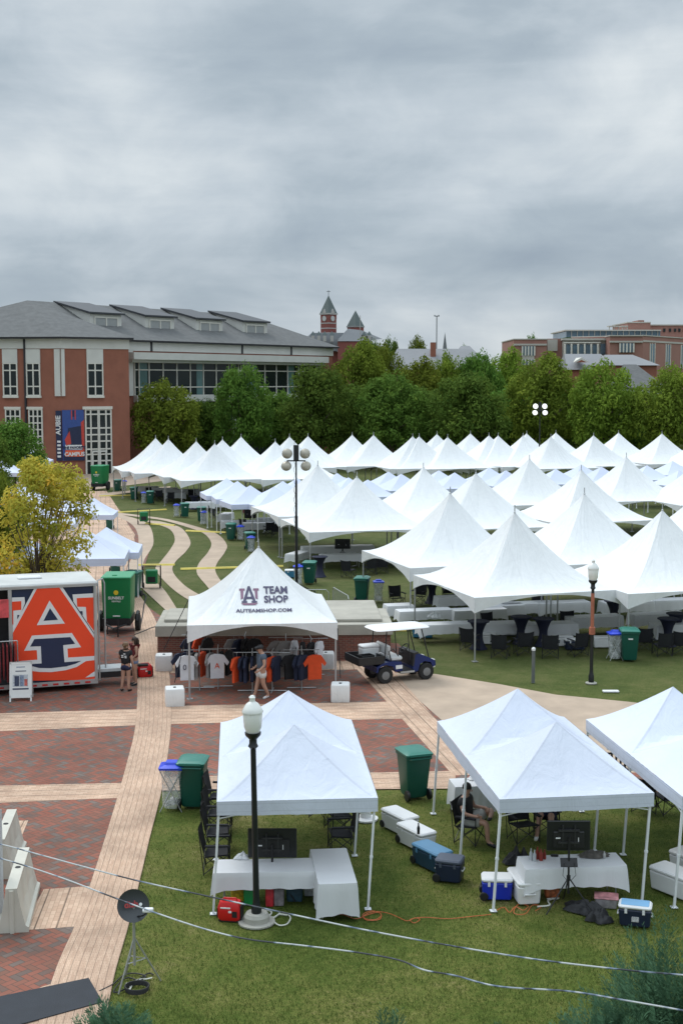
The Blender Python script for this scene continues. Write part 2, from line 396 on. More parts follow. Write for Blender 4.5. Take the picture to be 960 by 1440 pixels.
def tanpave(name='tan_paving'):
    """clay pavers laid along the ribbon: UV.x across in metres, UV.y along"""
    m, nt, b = new_mat(name); uv = N(nt, 'ShaderNodeUVMap'); tc = N(nt, 'ShaderNodeTexCoord')
    sp = N(nt, 'ShaderNodeSeparateXYZ'); nt.links.new(uv.outputs[0], sp.inputs[0]); u, v = sp.outputs[0], sp.outputs[1]
    br = N(nt, 'ShaderNodeTexBrick'); cb = N(nt, 'ShaderNodeCombineXYZ'); nt.links.new(u, cb.inputs[1]); nt.links.new(v, cb.inputs[0]); nt.links.new(cb.outputs[0], br.inputs['Vector'])
    br.inputs['Scale'].default_value = 1; br.inputs['Brick Width'].default_value = .2; br.inputs['Row Height'].default_value = .1
    br.inputs['Mortar Size'].default_value = .005; br.inputs['Color1'].default_value = (.47, .315, .225, 1); br.inputs['Color2'].default_value = (.58, .415, .305, 1)
    br.inputs['Mortar'].default_value = (.32, .22, .15, 1)
    du = math_(nt, 'ABSOLUTE', math_(nt, 'SUBTRACT', math_(nt, 'FRACT', math_(nt, 'DIVIDE', u, .42)), .5))
    line = math_(nt, 'GREATER_THAN', du, .466)
    ln = noise_(nt, tc.outputs['Object'], 3, 2)
    line = math_(nt, 'MULTIPLY', line, math_(nt, 'ADD', .45, math_(nt, 'MULTIPLY', ln, .8)))
    st = noise_(nt, tc.outputs['Object'], .6, 5, .6)
    col = mixc(nt, 1.0, br.outputs[0], ramp(nt, st, [(.32, (.74, .73, .72)), (.5, (.96, .95, .94)), (.66, (1.12, 1.10, 1.08))]), 'MULTIPLY')
    col = mixc(nt, line, col, (.12, .085, .06))
    nt.links.new(col, b.inputs['Base Color']); b.inputs['Roughness'].default_value = .8; b.inputs['Specular IOR Level'].default_value = .3
    return m
LAWN, HERR, TAN = grassmat(), herringbone(), tanpave()
CONC = M('concrete_path', (.41, .315, .235), .85, .14, .8, .15, 60)
BRICKRED = M('red_brick_wall_far', (.23, .085, .055), .85, .12, .6)
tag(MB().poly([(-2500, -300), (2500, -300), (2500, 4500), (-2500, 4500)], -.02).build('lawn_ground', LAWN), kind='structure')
def gp(pts): return [G(*p) for p in pts]
def ribbon(L, Rr, z, name, mat, close_uv=True, thick=0):
    """strip between two pixel polylines on the ground, UV in metres"""
    L = gp(L); Rr = gp(Rr)
    def cr(P, t):           # smooth resample
        n = len(P) - 1; x = t * n; i = min(int(x), n - 1); f = x - i
        p0, p1, p2, p3 = P[max(i - 1, 0)], P[i], P[i + 1], P[min(i + 2, n)]
        return tuple(.5 * (2 * p1[k] + (p2[k] - p0[k]) * f + (2 * p0[k] - 5 * p1[k] + 4 * p2[k] - p3[k]) * f * f + (3 * p1[k] - p0[k] - 3 * p2[k] + p3[k]) * f ** 3) for k in (0, 1))
    n = 10 * (len(L) - 1); mb = MB(); s = 0; prev = None
    rows = []
    for i in range(n + 1):
        a, c = cr(L, i / n), cr(Rr, i / n); mid = ((a[0] + c[0]) / 2, (a[1] + c[1]) / 2)
        if prev: s += math.dist(mid, prev)
        prev = mid; rows.append((a, c, s, math.dist(a, c)))
    wd = sum(r[3] for r in rows) / len(rows)
    for r0, r1 in zip(rows, rows[1:]):
        mb.add([(*r0[0], z), (*r0[1], z), (*r1[1], z), (*r1[0], z)], [(0, 1, 2, 3)], [[(0, r0[2]), (wd, r0[2]), (wd, r1[2]), (0, r1[2])]])
    return tag(mb.build(name, mat), kind='structure')
def patch(px, z, name, mat, ang=None):
    P = gp(px); a = ang if ang is not None else 0
    uv = [yrot(p, -a) for p in P]
    a2 = sum(P[i][0] * P[(i + 1) % len(P)][1] - P[(i + 1) % len(P)][0] * P[i][1] for i in range(len(P)))
    if a2 < 0: P = P[::-1]; uv = uv[::-1]
    return tag(MB().poly(P, z, uv).build(name, mat), kind='structure')
# whole plaza in red brick, then tan bands, then the curved path over them
patch([(-60, 700), (150, 700), (215, 760), (190, 840), (245, 880), (560, 905), (600, 950), (640, 1000), (700, 1109), (226, 1109), (214, 1160), (170, 1320), (138, 1450), (-400, 1450), (-300, 900)], .004, 'plaza_paving', HERR)
D9 = rad(90)
patch([(-120, 1007), (240, 996), (241, 1018), (-120, 1034)], .008, 'paving_band', TAN, rad(4) + D9)
patch([(236, 993), (560, 986.5), (578, 1010.5), (236, 1018.5)], .008, 'paving_band', TAN, rad(4) + D9)
patch([(-120, 1108), (186, 1101), (180, 1122), (-120, 1134)], .008, 'paving_band', TAN, rad(4) + D9)
patch([(230, 1093), (655, 1084), (680, 1109), (228, 1112)], .008, 'paving_band', TAN, rad(4) + D9)
patch([(62, 1251), (132, 1246), (112, 1303), (30, 1309)], .008, 'paving_band', TAN, rad(4))
patch([(-60, 1158), (40, 1154), (28, 1184), (-60, 1190)], .008, 'paving_band', TAN, rad(4))
patch([(60, 1388), (85, 1380), (60, 1445), (-90, 1460), (-90, 1452)], .008, 'paving_band', TAN, rad(4))
patch([(225, 936), (505, 929), (507, 941.5), (225, 947)], .008, 'paving_band', TAN, rad(4))
patch([(-60, 700), (150, 690), (190, 752), (178, 800), (186, 850), (176, 872), (60, 872), (-60, 880)], .006, 'paving_band', TAN, rad(10))
# diagonal band beside the concrete path
patch([(498, 927), (548, 938), (700, 1112), (650, 1112), (636, 1090), (544, 988), (501, 941)], .012, 'paving_band', TAN, math.atan2(*(lambda a, c: (c[1] - a[1], c[0] - a[0]))(G(543, 987), G(501, 942))) - D9)
ribbon([(50, 1452), (80, 1360), (105, 1303), (126, 1247), (146, 1185), (165, 1122), (178, 1075), (189, 1030), (193, 985), (193, 930), (188, 880), (180, 845), (172, 815), (172, 790), (173, 770), (160, 745), (128, 722), (100, 716)],
       [(146, 1452), (162, 1370), (181, 1303), (198, 1235), (212, 1175), (226, 1120), (236, 1065), (241, 1020), (241, 985), (238, 945), (229, 905), (217, 868), (197, 838), (178, 812), (181, 790), (190, 762), (176, 735), (136, 719)], .016, 'curved_paver_path', TAN)
ribbon([(244, 868), (205, 832), (180, 806), (183, 790), (195, 762), (188, 740), (165, 727), (135, 720), (110, 716)],
       [(250, 858), (228, 826), (203, 808), (203, 788), (216, 764), (210, 739), (190, 729), (160, 722), (130, 717)], .012, 'curved_concrete_path', CONC)
ribbon([(300, 862), (256, 838), (232, 818), (219, 800), (226, 790), (240, 772), (246, 758), (238, 744), (212, 735), (196, 731)],
       [(322, 856), (278, 835), (256, 820), (243, 803), (247, 790), (262, 775), (268, 762), (258, 745), (244, 738), (224, 733)], .008, 'curved_concrete_path', CONC)
ribbon([(318, 850), (300, 835), (290, 823), (277, 806), (280, 792), (293, 776), (297, 763), (286, 750), (262, 741), (230, 732), (195, 727), (135, 720)],
       [(342, 846), (322, 832), (312, 819), (303, 803), (306, 791), (316, 777), (319, 766), (307, 752), (285, 743), (240, 731), (200, 725), (138, 717.5)], .008, 'curved_concrete_path', CONC)
ribbon([(140, 695), (160, 692), (190, 689), (215, 686), (240, 684)], [(140, 699), (160, 696), (190, 692), (215, 688.5), (240, 686)], .008, 'curved_concrete_path', CONC)
# broad concrete path on the right
patch([(545, 946), (612, 948), (700, 962), (780, 977), (882, 987), (1010, 1002), (1090, 1020), (1090, 1112), (830, 1088), (690, 1092), (640, 1030)], .008, 'wide_concrete_path', CONC)
patch([(640, 1091), (760, 1087), (860, 1086), (1090, 1094), (1090, 1118), (640, 1112)], .016, 'brick_strip', HERR)
# ground beside the brick building: paved forecourt
patch([(-60, 664), (230, 664), (232, 676), (120, 690), (-60, 700)], .006, 'forecourt_paving', M('forecourt', (.33, .25, .19), .85, .1, .3))
# grass blades on the near lawn (uncountable): small crossed blades, one mesh
def tufts():
    vs = []; fs = []; nn = 0; tints = []
    def inside(px, py):
        if py < 1112: return False
        edge = 226 + (146 - 226) * (py - 1120) / (1440 - 1120)
        return px > edge + R.uniform(-3, 4)
    while nn < 52000:
        px = R.uniform(140, 990); py = 1112 + (1470 - 1112) * R.random() ** .8
        if not inside(px, py): continue
        x, y = G(px, py); nn += 1
        h = R.uniform(.018, .05); a = R.uniform(0, PI); w = R.uniform(.004, .009); lx, ly = R.uniform(-.03, .03), R.uniform(-.03, .03)
        c, s = math.cos(a) * w, math.sin(a) * w; k = len(vs)
        vs += [(x - c, y - s, -.01), (x + c, y + s, -.01), (x + lx, y + ly, h)]; fs.append((k, k + 1, k + 2)); tints.append(R.random())
    me = bpy.data.meshes.new('grass'); me.from_pydata(vs, [], fs)
    at = me.attributes.new('tint', 'FLOAT', 'FACE'); at.data.foreach_set('value', tints)
    me.materials.append(leafmat('grass_blade', (.045, .08, .018), (.115, .15, .04), (.22, .21, .09), .25))
    o = bpy.data.objects.new('grass', me); COL.objects.link(o)
    tag(o, 'short mown grass of the lawn nearest the viewer', 'grass', kind='stuff')
tufts()
# ---------------------------------------------------------------- tents
WHITE = tentvinyl('white_tent_vinyl', (.77, .785, .79))
POPW = fabric('canopy_polyester', (.62, .67, .82), .05, .4, 1.6, .05, 'single', 2.15)
POLE = M('aluminium_pole', (.42, .43, .44), .4, .08, 5, metal=.6)
DARKP = M('dark_strap', (.02, .02, .022), .7)
LEGW = M('white_powder_coated_leg', (.72, .74, .76), .45, .04)
def tent_surf(x, y, a, b, ze, zp, p=1.45):
    dx, dy = abs(x) / a, abs(y) / b
    d = max(dx, dy); d2 = (dx ** 6 + dy ** 6) ** (1 / 6) if d > 0 else 0
    d = min(1, .75 * d + .25 * min(d2, 1))
    return ze + (zp - ze) * (1 - d) ** p
def peak_tent_mesh(a, b, ze, zp, val=.60, arch=.06, p=1.45, n=28):
    mb = MB()
    # grid denser at the middle
    def warp(t): t = 2 * t - 1; return math.copysign(abs(t) ** 1.25, t)
    def fn(i, j):
        x, y = warp(i) * a, warp(j) * b; z = tent_surf(x, y, a, b, ze, zp, p)
        d = max(abs(x) / a, abs(y) / b)
        # slack between the hips, sagging eaves
        an = math.atan2(y / b, x / a); z -= .05 * math.sin(2 * an) ** 2 * 0 + .10 * d * (1 - (min(abs(x) / a, abs(y) / b)) ** 2) * d * (1 - d) * 4 * .6
        return (x, y, z)
    mb.hipgrid(fn, n, n, lambda i, j: (i - .5) * (j - .5))
    m = 20
    for q in range(4):
        def side(i, j, q=q):
            t = 2 * i - 1
            P = [(t * a, -b), (a, t * b), (-t * a, b), (-a, -t * b)][q]
            dep = arch + (val - arch) * abs(t) ** 2.2
            wv = .015 * math.sin(14 * t) * j
            nx, ny = [(0, -1), (1, 0), (0, 1), (-1, 0)][q]
            return (P[0] + nx * (.012 + wv) * (1 - abs(t) ** 8), P[1] + ny * (.012 + wv) * (1 - abs(t) ** 8), ze - dep * j)
        mb.grid(lambda i, j: side(i, 1 - j), m, 3)
    return mb
def make_peak_tent(a, b, ze, zp, label, p=1.45, strap=False):
    t = thing('high_peak_tent', label, 'tent')
    c = peak_tent_mesh(a, b, ze, zp, p=p).build('tent_canopy', WHITE, t, smooth=14)
    for i, (x, y) in enumerate(((-1, -1), (1, -1), (1, 1), (-1, 1))):
        MB().tube([(x * (a - .06), y * (b - .06), 0), (x * (a - .06), y * (b - .06), ze - .03)], .035, 8).box(x * (a - .06), y * (b - .06), 0, .2, .2, .015).build('leg', POLE, t, smooth=True)
    MB().tube([(0, 0, zp - .9), (0, 0, zp + .28)], .022, 6).lathe([(.03, zp - .06), (.05, zp - .02), (.03, zp + .02), (.02, zp + .03)], n=8).build('finial', POLE, t, smooth=True)
    f = MB()
    for x, y in ((-1, 0), (1, 0), (0, -1), (0, 1)):
        f.tube([(x * (a - .06) - (a - .06) * abs(y), y * (b - .06) - (b - .06) * abs(x), ze - .05), (x * (a - .06) + (a - .06) * abs(y), y * (b - .06) + (b - .06) * abs(x), ze - .05)], .03, 6)
    for s in (-1, 1): f.tube([(-(a - .06) * s, -(b - .06), ze - .06), ((a - .06) * s, b - .06, ze - .06)], .01, 4)
    f.build('eave_frame', POLE, t)
    return t
STT = {}

A18 = rad(17)
def cornered(f, a): pass
bigT = make_peak_tent(3.05, 3.05, 2.45, 5.3, '', 1.6)
near = dict(B=(726.7, 720, 5.3), C=(930.7, 717, 5.3), D=(821, 694, 5.3), E=(668.7, 665, 5.3), F=(744, 645, 5.3), G=(816.7, 660, 5.3), H=(880, 642, 5.3), J=(446.7, 654, 5.3), K=(501.7, 670, 5.1), L=(595, 657, 5.3), A=(632.7, 693, 5.45),
            P=(985, 690, 5.3), Q=(985, 645, 5.3), S=(1040, 668, 5.2))
desc = dict(B='frontmost white peaked tent, left of the far lamp post, its corner nearest the path',
            C='white peaked tent with stained fabric at the right edge, right of the lamp post',
            D='white peaked tent rising right behind the gap of the two frontmost tents',
            A='white peaked tent above the golf cart, left neighbour of the frontmost one',
            K='white peaked tent with a flat front edge just right of the tall work light mast',
            J='white peaked tent just behind the work light mast, over the metal barricade',
            L='white peaked tent mid field, just left of centre, right of the flat-edged one',
            E='white peaked tent with bent finial in the middle of the field',
            F='white peaked tent on the mid field right before the far rows',
            G='white peaked tent half hidden behind the spire of a nearer one, right of centre',
            H='broad white peaked tent on the mid field, in front of blue-white canopies at right',
            P='white peaked tent cut off by the right edge, behind the stained one',
            Q='white peaked tent cut off by the right edge, farther back', S='white peaked tent just past the right edge')
for k, (px, py, pz) in near.items():
    if k == 'S': continue
    x, y = G(px, py, pz); sc = dict(J=1.15, K=1.22, L=1.15, E=1.2, F=1.14, G=1.1, H=1.12, D=1.1, A=1.05, B=1.03, C=1.05, P=1.08, Q=1.12)[k]
    if k in 'B': x, y = x - .1, y
    place(bigT, STT, (x, y, 0), A18 + R.uniform(-.05, .05), desc[k], 'large peaked tents on the near lawn', (sc, sc, pz / 5.3))
far = [(339, 613), (387, 619), (407, 613), (414, 622), (433, 612), (495, 610), (525, 611), (580, 613), (589, 613), (614, 610), (629, 613), (661, 608), (687, 611), (700, 611), (735, 611), (740, 608), (774, 613), (781, 607), (834, 611), (869, 607), (930, 609), (219, 615), (237, 617), (276, 620), (302, 623), (313, 617), (505, 613)]
fl = []
for px, py in far:
    if px == 505: continue
    x, y = G(px, py + 1, 5.3)
    o = dup(bigT, (x, y, 0), A18 + R.uniform(-.05, .05), '', 'peaked tents in the far rows', (1.2, 1.2, 1.0 + R.uniform(-.01, .01)))
    fl.append(o)
order(fl, 'white peaked tent far back below the trees, %s')
# tents on the right beyond the frame
for px, py in ((985, 612), (1010, 618)):
    x, y = G(px, py, 5.3)
    dup(bigT, (x, y, 0), A18, 'white peaked tent of the far rows, cut off by the right edge' if px < 1000 else 'white peaked tent of the far rows, just past the right edge', 'peaked tents in the far rows', (1.12, 1.12, 1))
# ---- pop-up canopies (square)
def popup_mesh(a, b, ze, zp, val=.3, peaks=1, p=1.25, n=20):
    mb = MB()
    def surf(x, y):
        if peaks == 1: cy = 0; hb = b
        else:
            hb = b / 2; cy = -b / 2 if y < 0 else b / 2
        yy = y - cy; dx, dy = abs(x) / a, abs(yy) / hb
        d = max(dx, dy); ze_l = ze
        z = (zp - ze) * max(0, 1 - d) ** p
        if peaks == 2:      # centre truss holds the valley up a little
            mid = max(0, 1 - abs(y) / (b / 2)); z = max(z, (zp - ze) * .26 * (1 - dx) ** .8 * (1 - (abs(y) / b)) ** .5)
        return ze + z
    def fn(i, j):
        x, y = (2 * i - 1) * a, (2 * j - 1) * b
        z = surf(x, y)
        d = 1 - (z - ze) / (zp - ze)
        return (x, y, z)
    mb.hipgrid(fn, n, n * peaks, lambda i, j: (i - .5) * (((j * peaks) % 1) - .5))
    for q in range(4):
        def side(i, j, q=q):
            t = 2 * i - 1
            P = [(t * a, -b), (a, t * b), (-t * a, b), (-a, -t * b)][q]; nx, ny = [(0, -1), (1, 0), (0, 1), (-1, 0)][q]
            wv = .012 * math.sin(9 * t + q) * (1 - abs(t) ** 4)
            return (P[0] + nx * (.01 + wv * j) * (1 - abs(t) ** 8), P[1] + ny * (.01 + wv * j) * (1 - abs(t) ** 8), ze - val * j - .015 * (1 - t * t) * j)
        mb.grid(lambda i, j: side(i, 1 - j), 14, 3)
        # hem
    return mb
def make_popup(a, b, ze, zp, label, peaks=1, val=.3, name='pop_up_canopy', legs=None, p=1.25, mat=None, lean=0):
    t = thing(name, label, 'canopy')
    cv = popup_mesh(a, b, ze, zp, val, peaks, p); cv.v = [(q[0] + lean, q[1], q[2]) for q in cv.v]; cv.build('canopy_cover', mat or POPW, t, smooth=9)
    ys = (-1, 1) if peaks == 1 else (-1, 0, 1)
    for y in ys:
        for x in (-1, 1):
            X, Y = x * (a - .05), y * (b - .05)
            m = MB().box(X, Y, 0, .045, .045, ze - .05).box(X, Y, 0, .13, .13, .012).box(X, Y, 1.05, .06, .06, .05)
            m.v = [(q[0] + lean * q[2] / ze, q[1], q[2]) for q in m.v]; m.build('leg', LEGW, t)
    f = MB()
    for y in ys:
        f.tube([(-a + .05, y * (b - .05), ze - .06), (0, y * (b - .05), ze - .32), (a - .05, y * (b - .05), ze - .06)], .014, 4)
        f.tube([(-a + .05, y * (b - .05), ze - .36), (0, y * (b - .05), ze - .08), (a - .05, y * (b - .05), ze - .36)], .014, 4)
    for x in (-1, 1):
        k = len(ys) - 1
        for i in range(k):
            y0, y1 = ys[i] * (b - .05), ys[i + 1] * (b - .05); ym = (y0 + y1) / 2
            f.tube([(x * (a - .05), y0, ze - .06), (x * (a - .05), ym, ze - .32), (x * (a - .05), y1, ze - .06)], .014, 4)
            f.tube([(x * (a - .05), y0, ze - .36), (x * (a - .05), ym, ze - .08), (x * (a - .05), y1, ze - .36)], .014, 4)
    f.v = [(q[0] + lean * q[2] / ze, q[1], q[2]) for q in f.v]; f.build('truss', LEGW, t)
    return t
def on_canopy(a, b, ze, zp, x, y): return tent_surf(x, y, a, b, ze, zp)
pop = make_popup(1.52, 1.52, 2.15, 3.2, '')
def at_peak(px, py, z): return G(px, py, z)
mids = [(319, 672), (334, 676), (352, 682), (398, 676), (418, 672), (474, 665), (490, 671), (517, 674), (546, 663), (564, 666), (617, 661), (639, 664), (687.5, 657), (711, 661), (781, 659), (817, 653), (845, 656), (909, 654), (945, 648), (954, 661), (385, 684), (975, 655)]
pl = []
for px, py in mids:
    x, y = G(px, py, 3.5); s = 1.16
    pl.append(place(pop, STT, (x, y, 0), A18 + R.uniform(-.1, .1), '', 'blue-white pop-up canopies between the tents', (s, s, 1.09)))
order(pl, 'small blue-white pop-up canopy between the tent rows, %s')
left = [((122, 745), 1.25, 'blue-white pop-up canopy behind the trailer, right of the yellowing tree'),
        ((150, 741), 1.1, 'blue-white pop-up canopy just behind the larger one right of the yellowing tree'),
        ((18, 747), 1.3, 'blue-white pop-up canopy behind the trailer at the left edge'),
        ((-25, 742), 1.2, 'blue-white pop-up canopy partly outside the left edge, behind the trailer'),
        ((131, 699), .95, 'small white pop-up canopy on the plaza far behind the yellowing tree'),
        ((60, 705), 1.3, 'white pop-up canopy glimpsed through the yellowing tree'),
        ((78, 690), 1.3, 'white pop-up canopy farther back glimpsed through the crown of the yellowing tree'),
        ((45, 632), 1.3, 'white peaked canopy top showing through the top of the yellowing tree'),
        ((2, 645), 1.3, 'white pop-up canopy far back at the left edge'),
        ((28, 680), 1.2, 'white pop-up canopy in shade left of the yellowing tree')]
for (px, py), s, lb in left:
    zt = 3.2 * (1.0 + (s - 1) * .4); x, y = G(px, py, zt)
    dup(pop, (x, y, 0), rad(4) + R.uniform(-.05, .05), lb, 'pop-up canopies on the plaza', (s, s, zt / 3.2))
# ---- the three double canopies in front
POPF = fabric('white_canopy_polyester', (.64, .685, .79), .05, .6, 1.8, .07, 'double', 2.3)
def corner_root(fl_px, ang):
    x, y = G(*fl_px); u = (math.cos(ang), math.sin(ang)); v = (-math.sin(ang), math.cos(ang))
    return (x + 1.54 * u[0] + 3.0 * v[0], y + 1.54 * u[1] + 3.0 * v[1], 0)
canL = make_popup(1.59, 3.05, 2.3, 3.42, 'white two-peaked pop-up canopy around the black lamp post, on the front lawn', 2, .28, 'double_pop_up_canopy', mat=POPF, lean=.14)
aL = rad(4.5); canL.location = corner_root((300, 1285), aL); canL.rotation_euler.z = aL; canL['group'] = 'double canopies on the front lawn'
aR = rad(7.5)
canR = dup(canL, corner_root((693, 1281), aR), aR, 'white two-peaked pop-up canopy with the seated man underneath')
canRR = dup(canL, corner_root((947, 1276), aR), aR, 'white two-peaked pop-up canopy cut off by the right edge')
# ---- team shop tent
SHA, SHB, SZE, SZP = 2.5, 3.0, 2.5, 4.72
shop = make_peak_tent(SHA, SHB, SZE, SZP, 'white peaked merchandise tent lettered TEAM SHOP, on the red brick paving', 1.3)
aS = rad(6)
fx, fy = G(267, 983); shop.location = (fx + (SHA - .06) * math.cos(aS) - (SHB - .06) * math.sin(aS), fy + (SHA - .06) * math.sin(aS) + (SHB - .06) * math.cos(aS), 0); shop.rotation_euler.z = aS
shop.name = 'merchandise_tent'
def on_shop(vs, fs, name, mat, x0, y0, sx=1, sy=1, off=.03):
    out = []
    for v in vs:
        x, y = x0 + v[0] * sx, y0 + v[1] * sy
        d = max(abs(x) / SHA, abs(y) / SHB)
        z = tent_surf(x, y, SHA, SHB, SZE, SZP, 1.3) - .10 * d * (1 - (min(abs(x) / SHA, abs(y) / SHB)) ** 2) * d * (1 - d) * 2.4
        out.append((x, y, z + off))
    return MB().add(out, fs).build(name, mat, shop)
INK = M('navy_print', (.05, .045, .10), .6, .1)
def fine_text(body, size, **kw):
    """subdivide long faces a little by triangulating: letters stay close to the sloping cloth"""
    return text_mesh(body, size, **kw)
on_shop(*fine_text('TEAM', .36, align='LEFT', bold=.012), 'lettering_team', INK, .10, -1.62, .90, 1.0)
on_shop(*fine_text('SHOP', .36, align='LEFT', bold=.012), 'lettering_shop', INK, .10, -1.96, .90, 1.0)
on_shop(*fine_text('AUTEAMSHOP.COM', .20, align='CENTER', bold=.006), 'lettering_web_address', INK, .08, -2.36, 1.05, 1.0)
# AU emblem: interlocking letters, unit box 0..1
AU_A = [(.44, 1), (.56, 1), (.93, .22), (1, .22), (1, .10), (.70, .10), (.70, .22), (.76, .22), (.70, .36), (.30, .36), (.24, .22), (.30, .22), (.30, .10), (0, .10), (0, .22), (.07, .22)]
AU_HOLE = [(.50, .80), (.62, .50), (.38, .50)]
def emblem(x0, y0, w, h, nav, pur):
    mb = MB()
    q = lambda a, b: (x0 + a * w, y0 + b * h)
    P = lambda pts: [(*q(*p), 0) for p in pts]
    # strokes of the A
    for poly in ([(.44, .98), (.56, .98), (.30, .12), (.14, .12)], [(.44, .98), (.56, .98), (.86, .12), (.70, .12)], [(.30, .38), (.70, .38), (.74, .26), (.26, .26)], [(.06, .12), (.38, .12), (.38, .02), (.06, .02)], [(.62, .12), (.94, .12), (.94, .02), (.62, .02)]):
        mb.add(P(poly), [tuple(range(4))])
    mb.mi = 1
    for poly in ([(-.06, .86), (.26, .86), (.26, .74), (-.06, .74)], [(.74, .86), (1.06, .86), (1.06, .74), (.74, .74)], [(.02, .74), (.18, .74), (.16, .30), (.02, .22)], [(.82, .74), (.98, .74), (.98, .22), (.84, .30)],
                 [(.02, .0), (.98, .0), (.84, -.12), (.16, -.12)]):
        mb.add(P(poly), [tuple(range(4))])
    return mb
em = emblem(-.70, -1.97, .60, .64, None, None)
tmp = [(x, y, tent_surf(x, y, SHA, SHB, SZE, SZP, 1.3) - .10 * (abs(y) / SHB) ** 2 * (1 - (abs(x) / SHA) ** 2) * (1 - abs(y) / SHB) * 2.4 + .02 + (.004 if i < 20 else 0)) for i, (x, y, z) in enumerate(em.v)]
em.v = tmp; em.build('emblem', [INK, M('purple_print', (.20, .10, .16), .6, .1)], shop)
# straps and white ballast blocks
WRAP = fabric('white_ballast_wrap', (.74, .74, .73), 0.02, .9, 4, .05)
def ballast(px, py, lb, s=.62):
    x, y = G(px, py)
    mb = MB().loft([(0, .96 * s, .96 * s, .05), (.04, s, s, .07), (s * .86, s, s, .07), (s * .93, .93 * s, .93 * s, .06)], k=3)
    o = thing('tent_weight', lb, 'weight', (x, y, 0), R.uniform(-.1, .2), 'wrapped blocks anchoring the shop tent')
    mb.build('wrapped_block', WRAP, o, smooth=50)
    MB().lathe([(.05, s * .93), (.05, s * .93 + .02), (.02, s * .93 + .03)], n=8).build('eye_bolt', DARKP, o)
    return o
ballast(246, 991, 'white wrapped tent weight at the front left leg of the shop tent')
ballast(478.5, 985, 'white wrapped tent weight at the front right leg of the shop tent')
ballast(231, 942, 'white wrapped tent weight at the back left, against the brick wall')
ballast(458, 939, 'white wrapped tent weight behind the orange shirts at the back right')
def strap(p0, p1, lb):
    m = MB().tube([p0, p1], .018, 4); o = m.build('ratchet_strap', DARKP); tag(o, lb, 'strap', 'black straps tying down the shop tent'); return o
lx, ly = G(251, 940); 
def shopc(x, y): 
    q = yrot((x, y), aS); return (shop.location.x + q[0], shop.location.y + q[1])
wA = G(246, 985); wB = G(478.5, 978); wC = G(231, 936)
fl_, fr_, bl_ = shopc(-SHA, -SHB), shopc(SHA, -SHB), shopc(-SHA, SHB)
strap((*fl_, 2.3), (*wA, .6), 'black strap from the front left eave of the shop tent to its white weight')
strap((*fr_, 2.3), (*wB, .6), 'black strap from the front right eave of the shop tent to its white weight')
strap((*bl_, 2.4), (*wC, .6), 'black strap from the back left eave of the shop tent to its white weight')
# ---------------------------------------------------------------- trees
BARK = M('bark', (.10, .075, .055), .9, .25, 6, .5, 20)
def foliage(blobs, per, size, mat, name, parent, flat=.0, seed=1, core=.6):
    rr = random.Random(seed); vs = []; fs = []; tint = []
    for (c, r, tb) in blobs:
        n = int(per * r * r)
        for _ in range(n):
            z = rr.uniform(-.75, 1); a = rr.uniform(0, 2 * PI); q = math.sqrt(1 - z * z)
            d = Vector((q * math.cos(a), q * math.sin(a), z))
            rad_ = r * (1 - rr.random() ** 2.2 * core)
            p = Vector(c) + d * rad_ * rr.uniform(.92, 1.1)
            nrm = (d + Vector((rr.gauss(0, .5), rr.gauss(0, .5), rr.gauss(0, .5) + .55))).normalized()
            t = nrm.orthogonal().normalized(); t.rotate(Matrix.Rotation(rr.uniform(0, 2 * PI), 3, nrm)); w = nrm.cross(t)
            s = size * rr.uniform(.6, 1.3); k = len(vs)
            vs += [tuple(p - t * s), tuple(p + w * s * .45 - nrm * s * .15), tuple(p + t * s), tuple(p - w * s * .45 - nrm * s * .15)]
            fs.append((k, k + 1, k + 2, k + 3)); tint.append(min(1, max(0, tb + rr.gauss(0, .16))))
    me = bpy.data.meshes.new(name); me.from_pydata(vs, [], fs); at = me.attributes.new('tint', 'FLOAT', 'FACE'); at.data.foreach_set('value', tint)
    me.materials.append(mat); o = bpy.data.objects.new(name, me); COL.objects.link(o)
    if parent: o.parent = parent
    return o
def crown_blobs(rx, rz, zc, n, br, rr, low=-.8):
    out = []
    for i in range(n):
        z = rr.uniform(low, 1); a = rr.uniform(0, 2 * PI); q = math.sqrt(max(0, 1 - z * z)); k = rr.uniform(.74, .93)
        # broad base, domed top
        wide = 1.0 if z < .1 else 1.0
        out.append(((rx * q * k * math.cos(a) * wide, rx * q * k * math.sin(a) * wide, zc + rz * z * k), br * rr.uniform(.65, 1.25), rr.uniform(.25, .8)))
    for i in range(n // 4):
        a = rr.uniform(0, 2 * PI); k = rr.uniform(0, .5)
        out.append(((rx * k * math.cos(a), rx * k * math.sin(a), zc + rz * rr.uniform(-.5, .6)), br * 1.5, .3))
    return out
def make_tree(label, rx, rz, zc, n, br, mat, seed, per=42, size=.3, trunk_r=.28, core=.6, low=-.8):
    rr = random.Random(seed); t = thing('broadleaf_tree', label, 'tree')
    bl = crown_blobs(rx, rz, zc, n, br, rr, low)
    m = MB().tube([(0, 0, 0), (.1, 0, zc * .4), (-.05, .1, zc), (0, 0, zc + rz * .5)], [trunk_r * 1.3, trunk_r, trunk_r * .6, .05], 8)
    for c, r, _ in bl[:12]:
        z0 = rr.uniform(zc * .35, zc * .8); m.tube([(0, 0, z0), (c[0] * .5, c[1] * .5, (z0 + c[2]) / 2 + .3), c], [trunk_r * .45, trunk_r * .25, .03], 5)
    m.build('trunk', BARK, t, smooth=True)
    foliage(bl, per, size, mat, 'crown', t, seed=seed, core=core)
    return t
GREEN = leafmat('oak_leaves', (.050, .115, .022), (.135, .235, .042), (.25, .34, .06), .35)
YGREEN = leafmat('light_oak_leaves', (.085, .14, .022), (.22, .30, .042), (.36, .40, .06), .35)
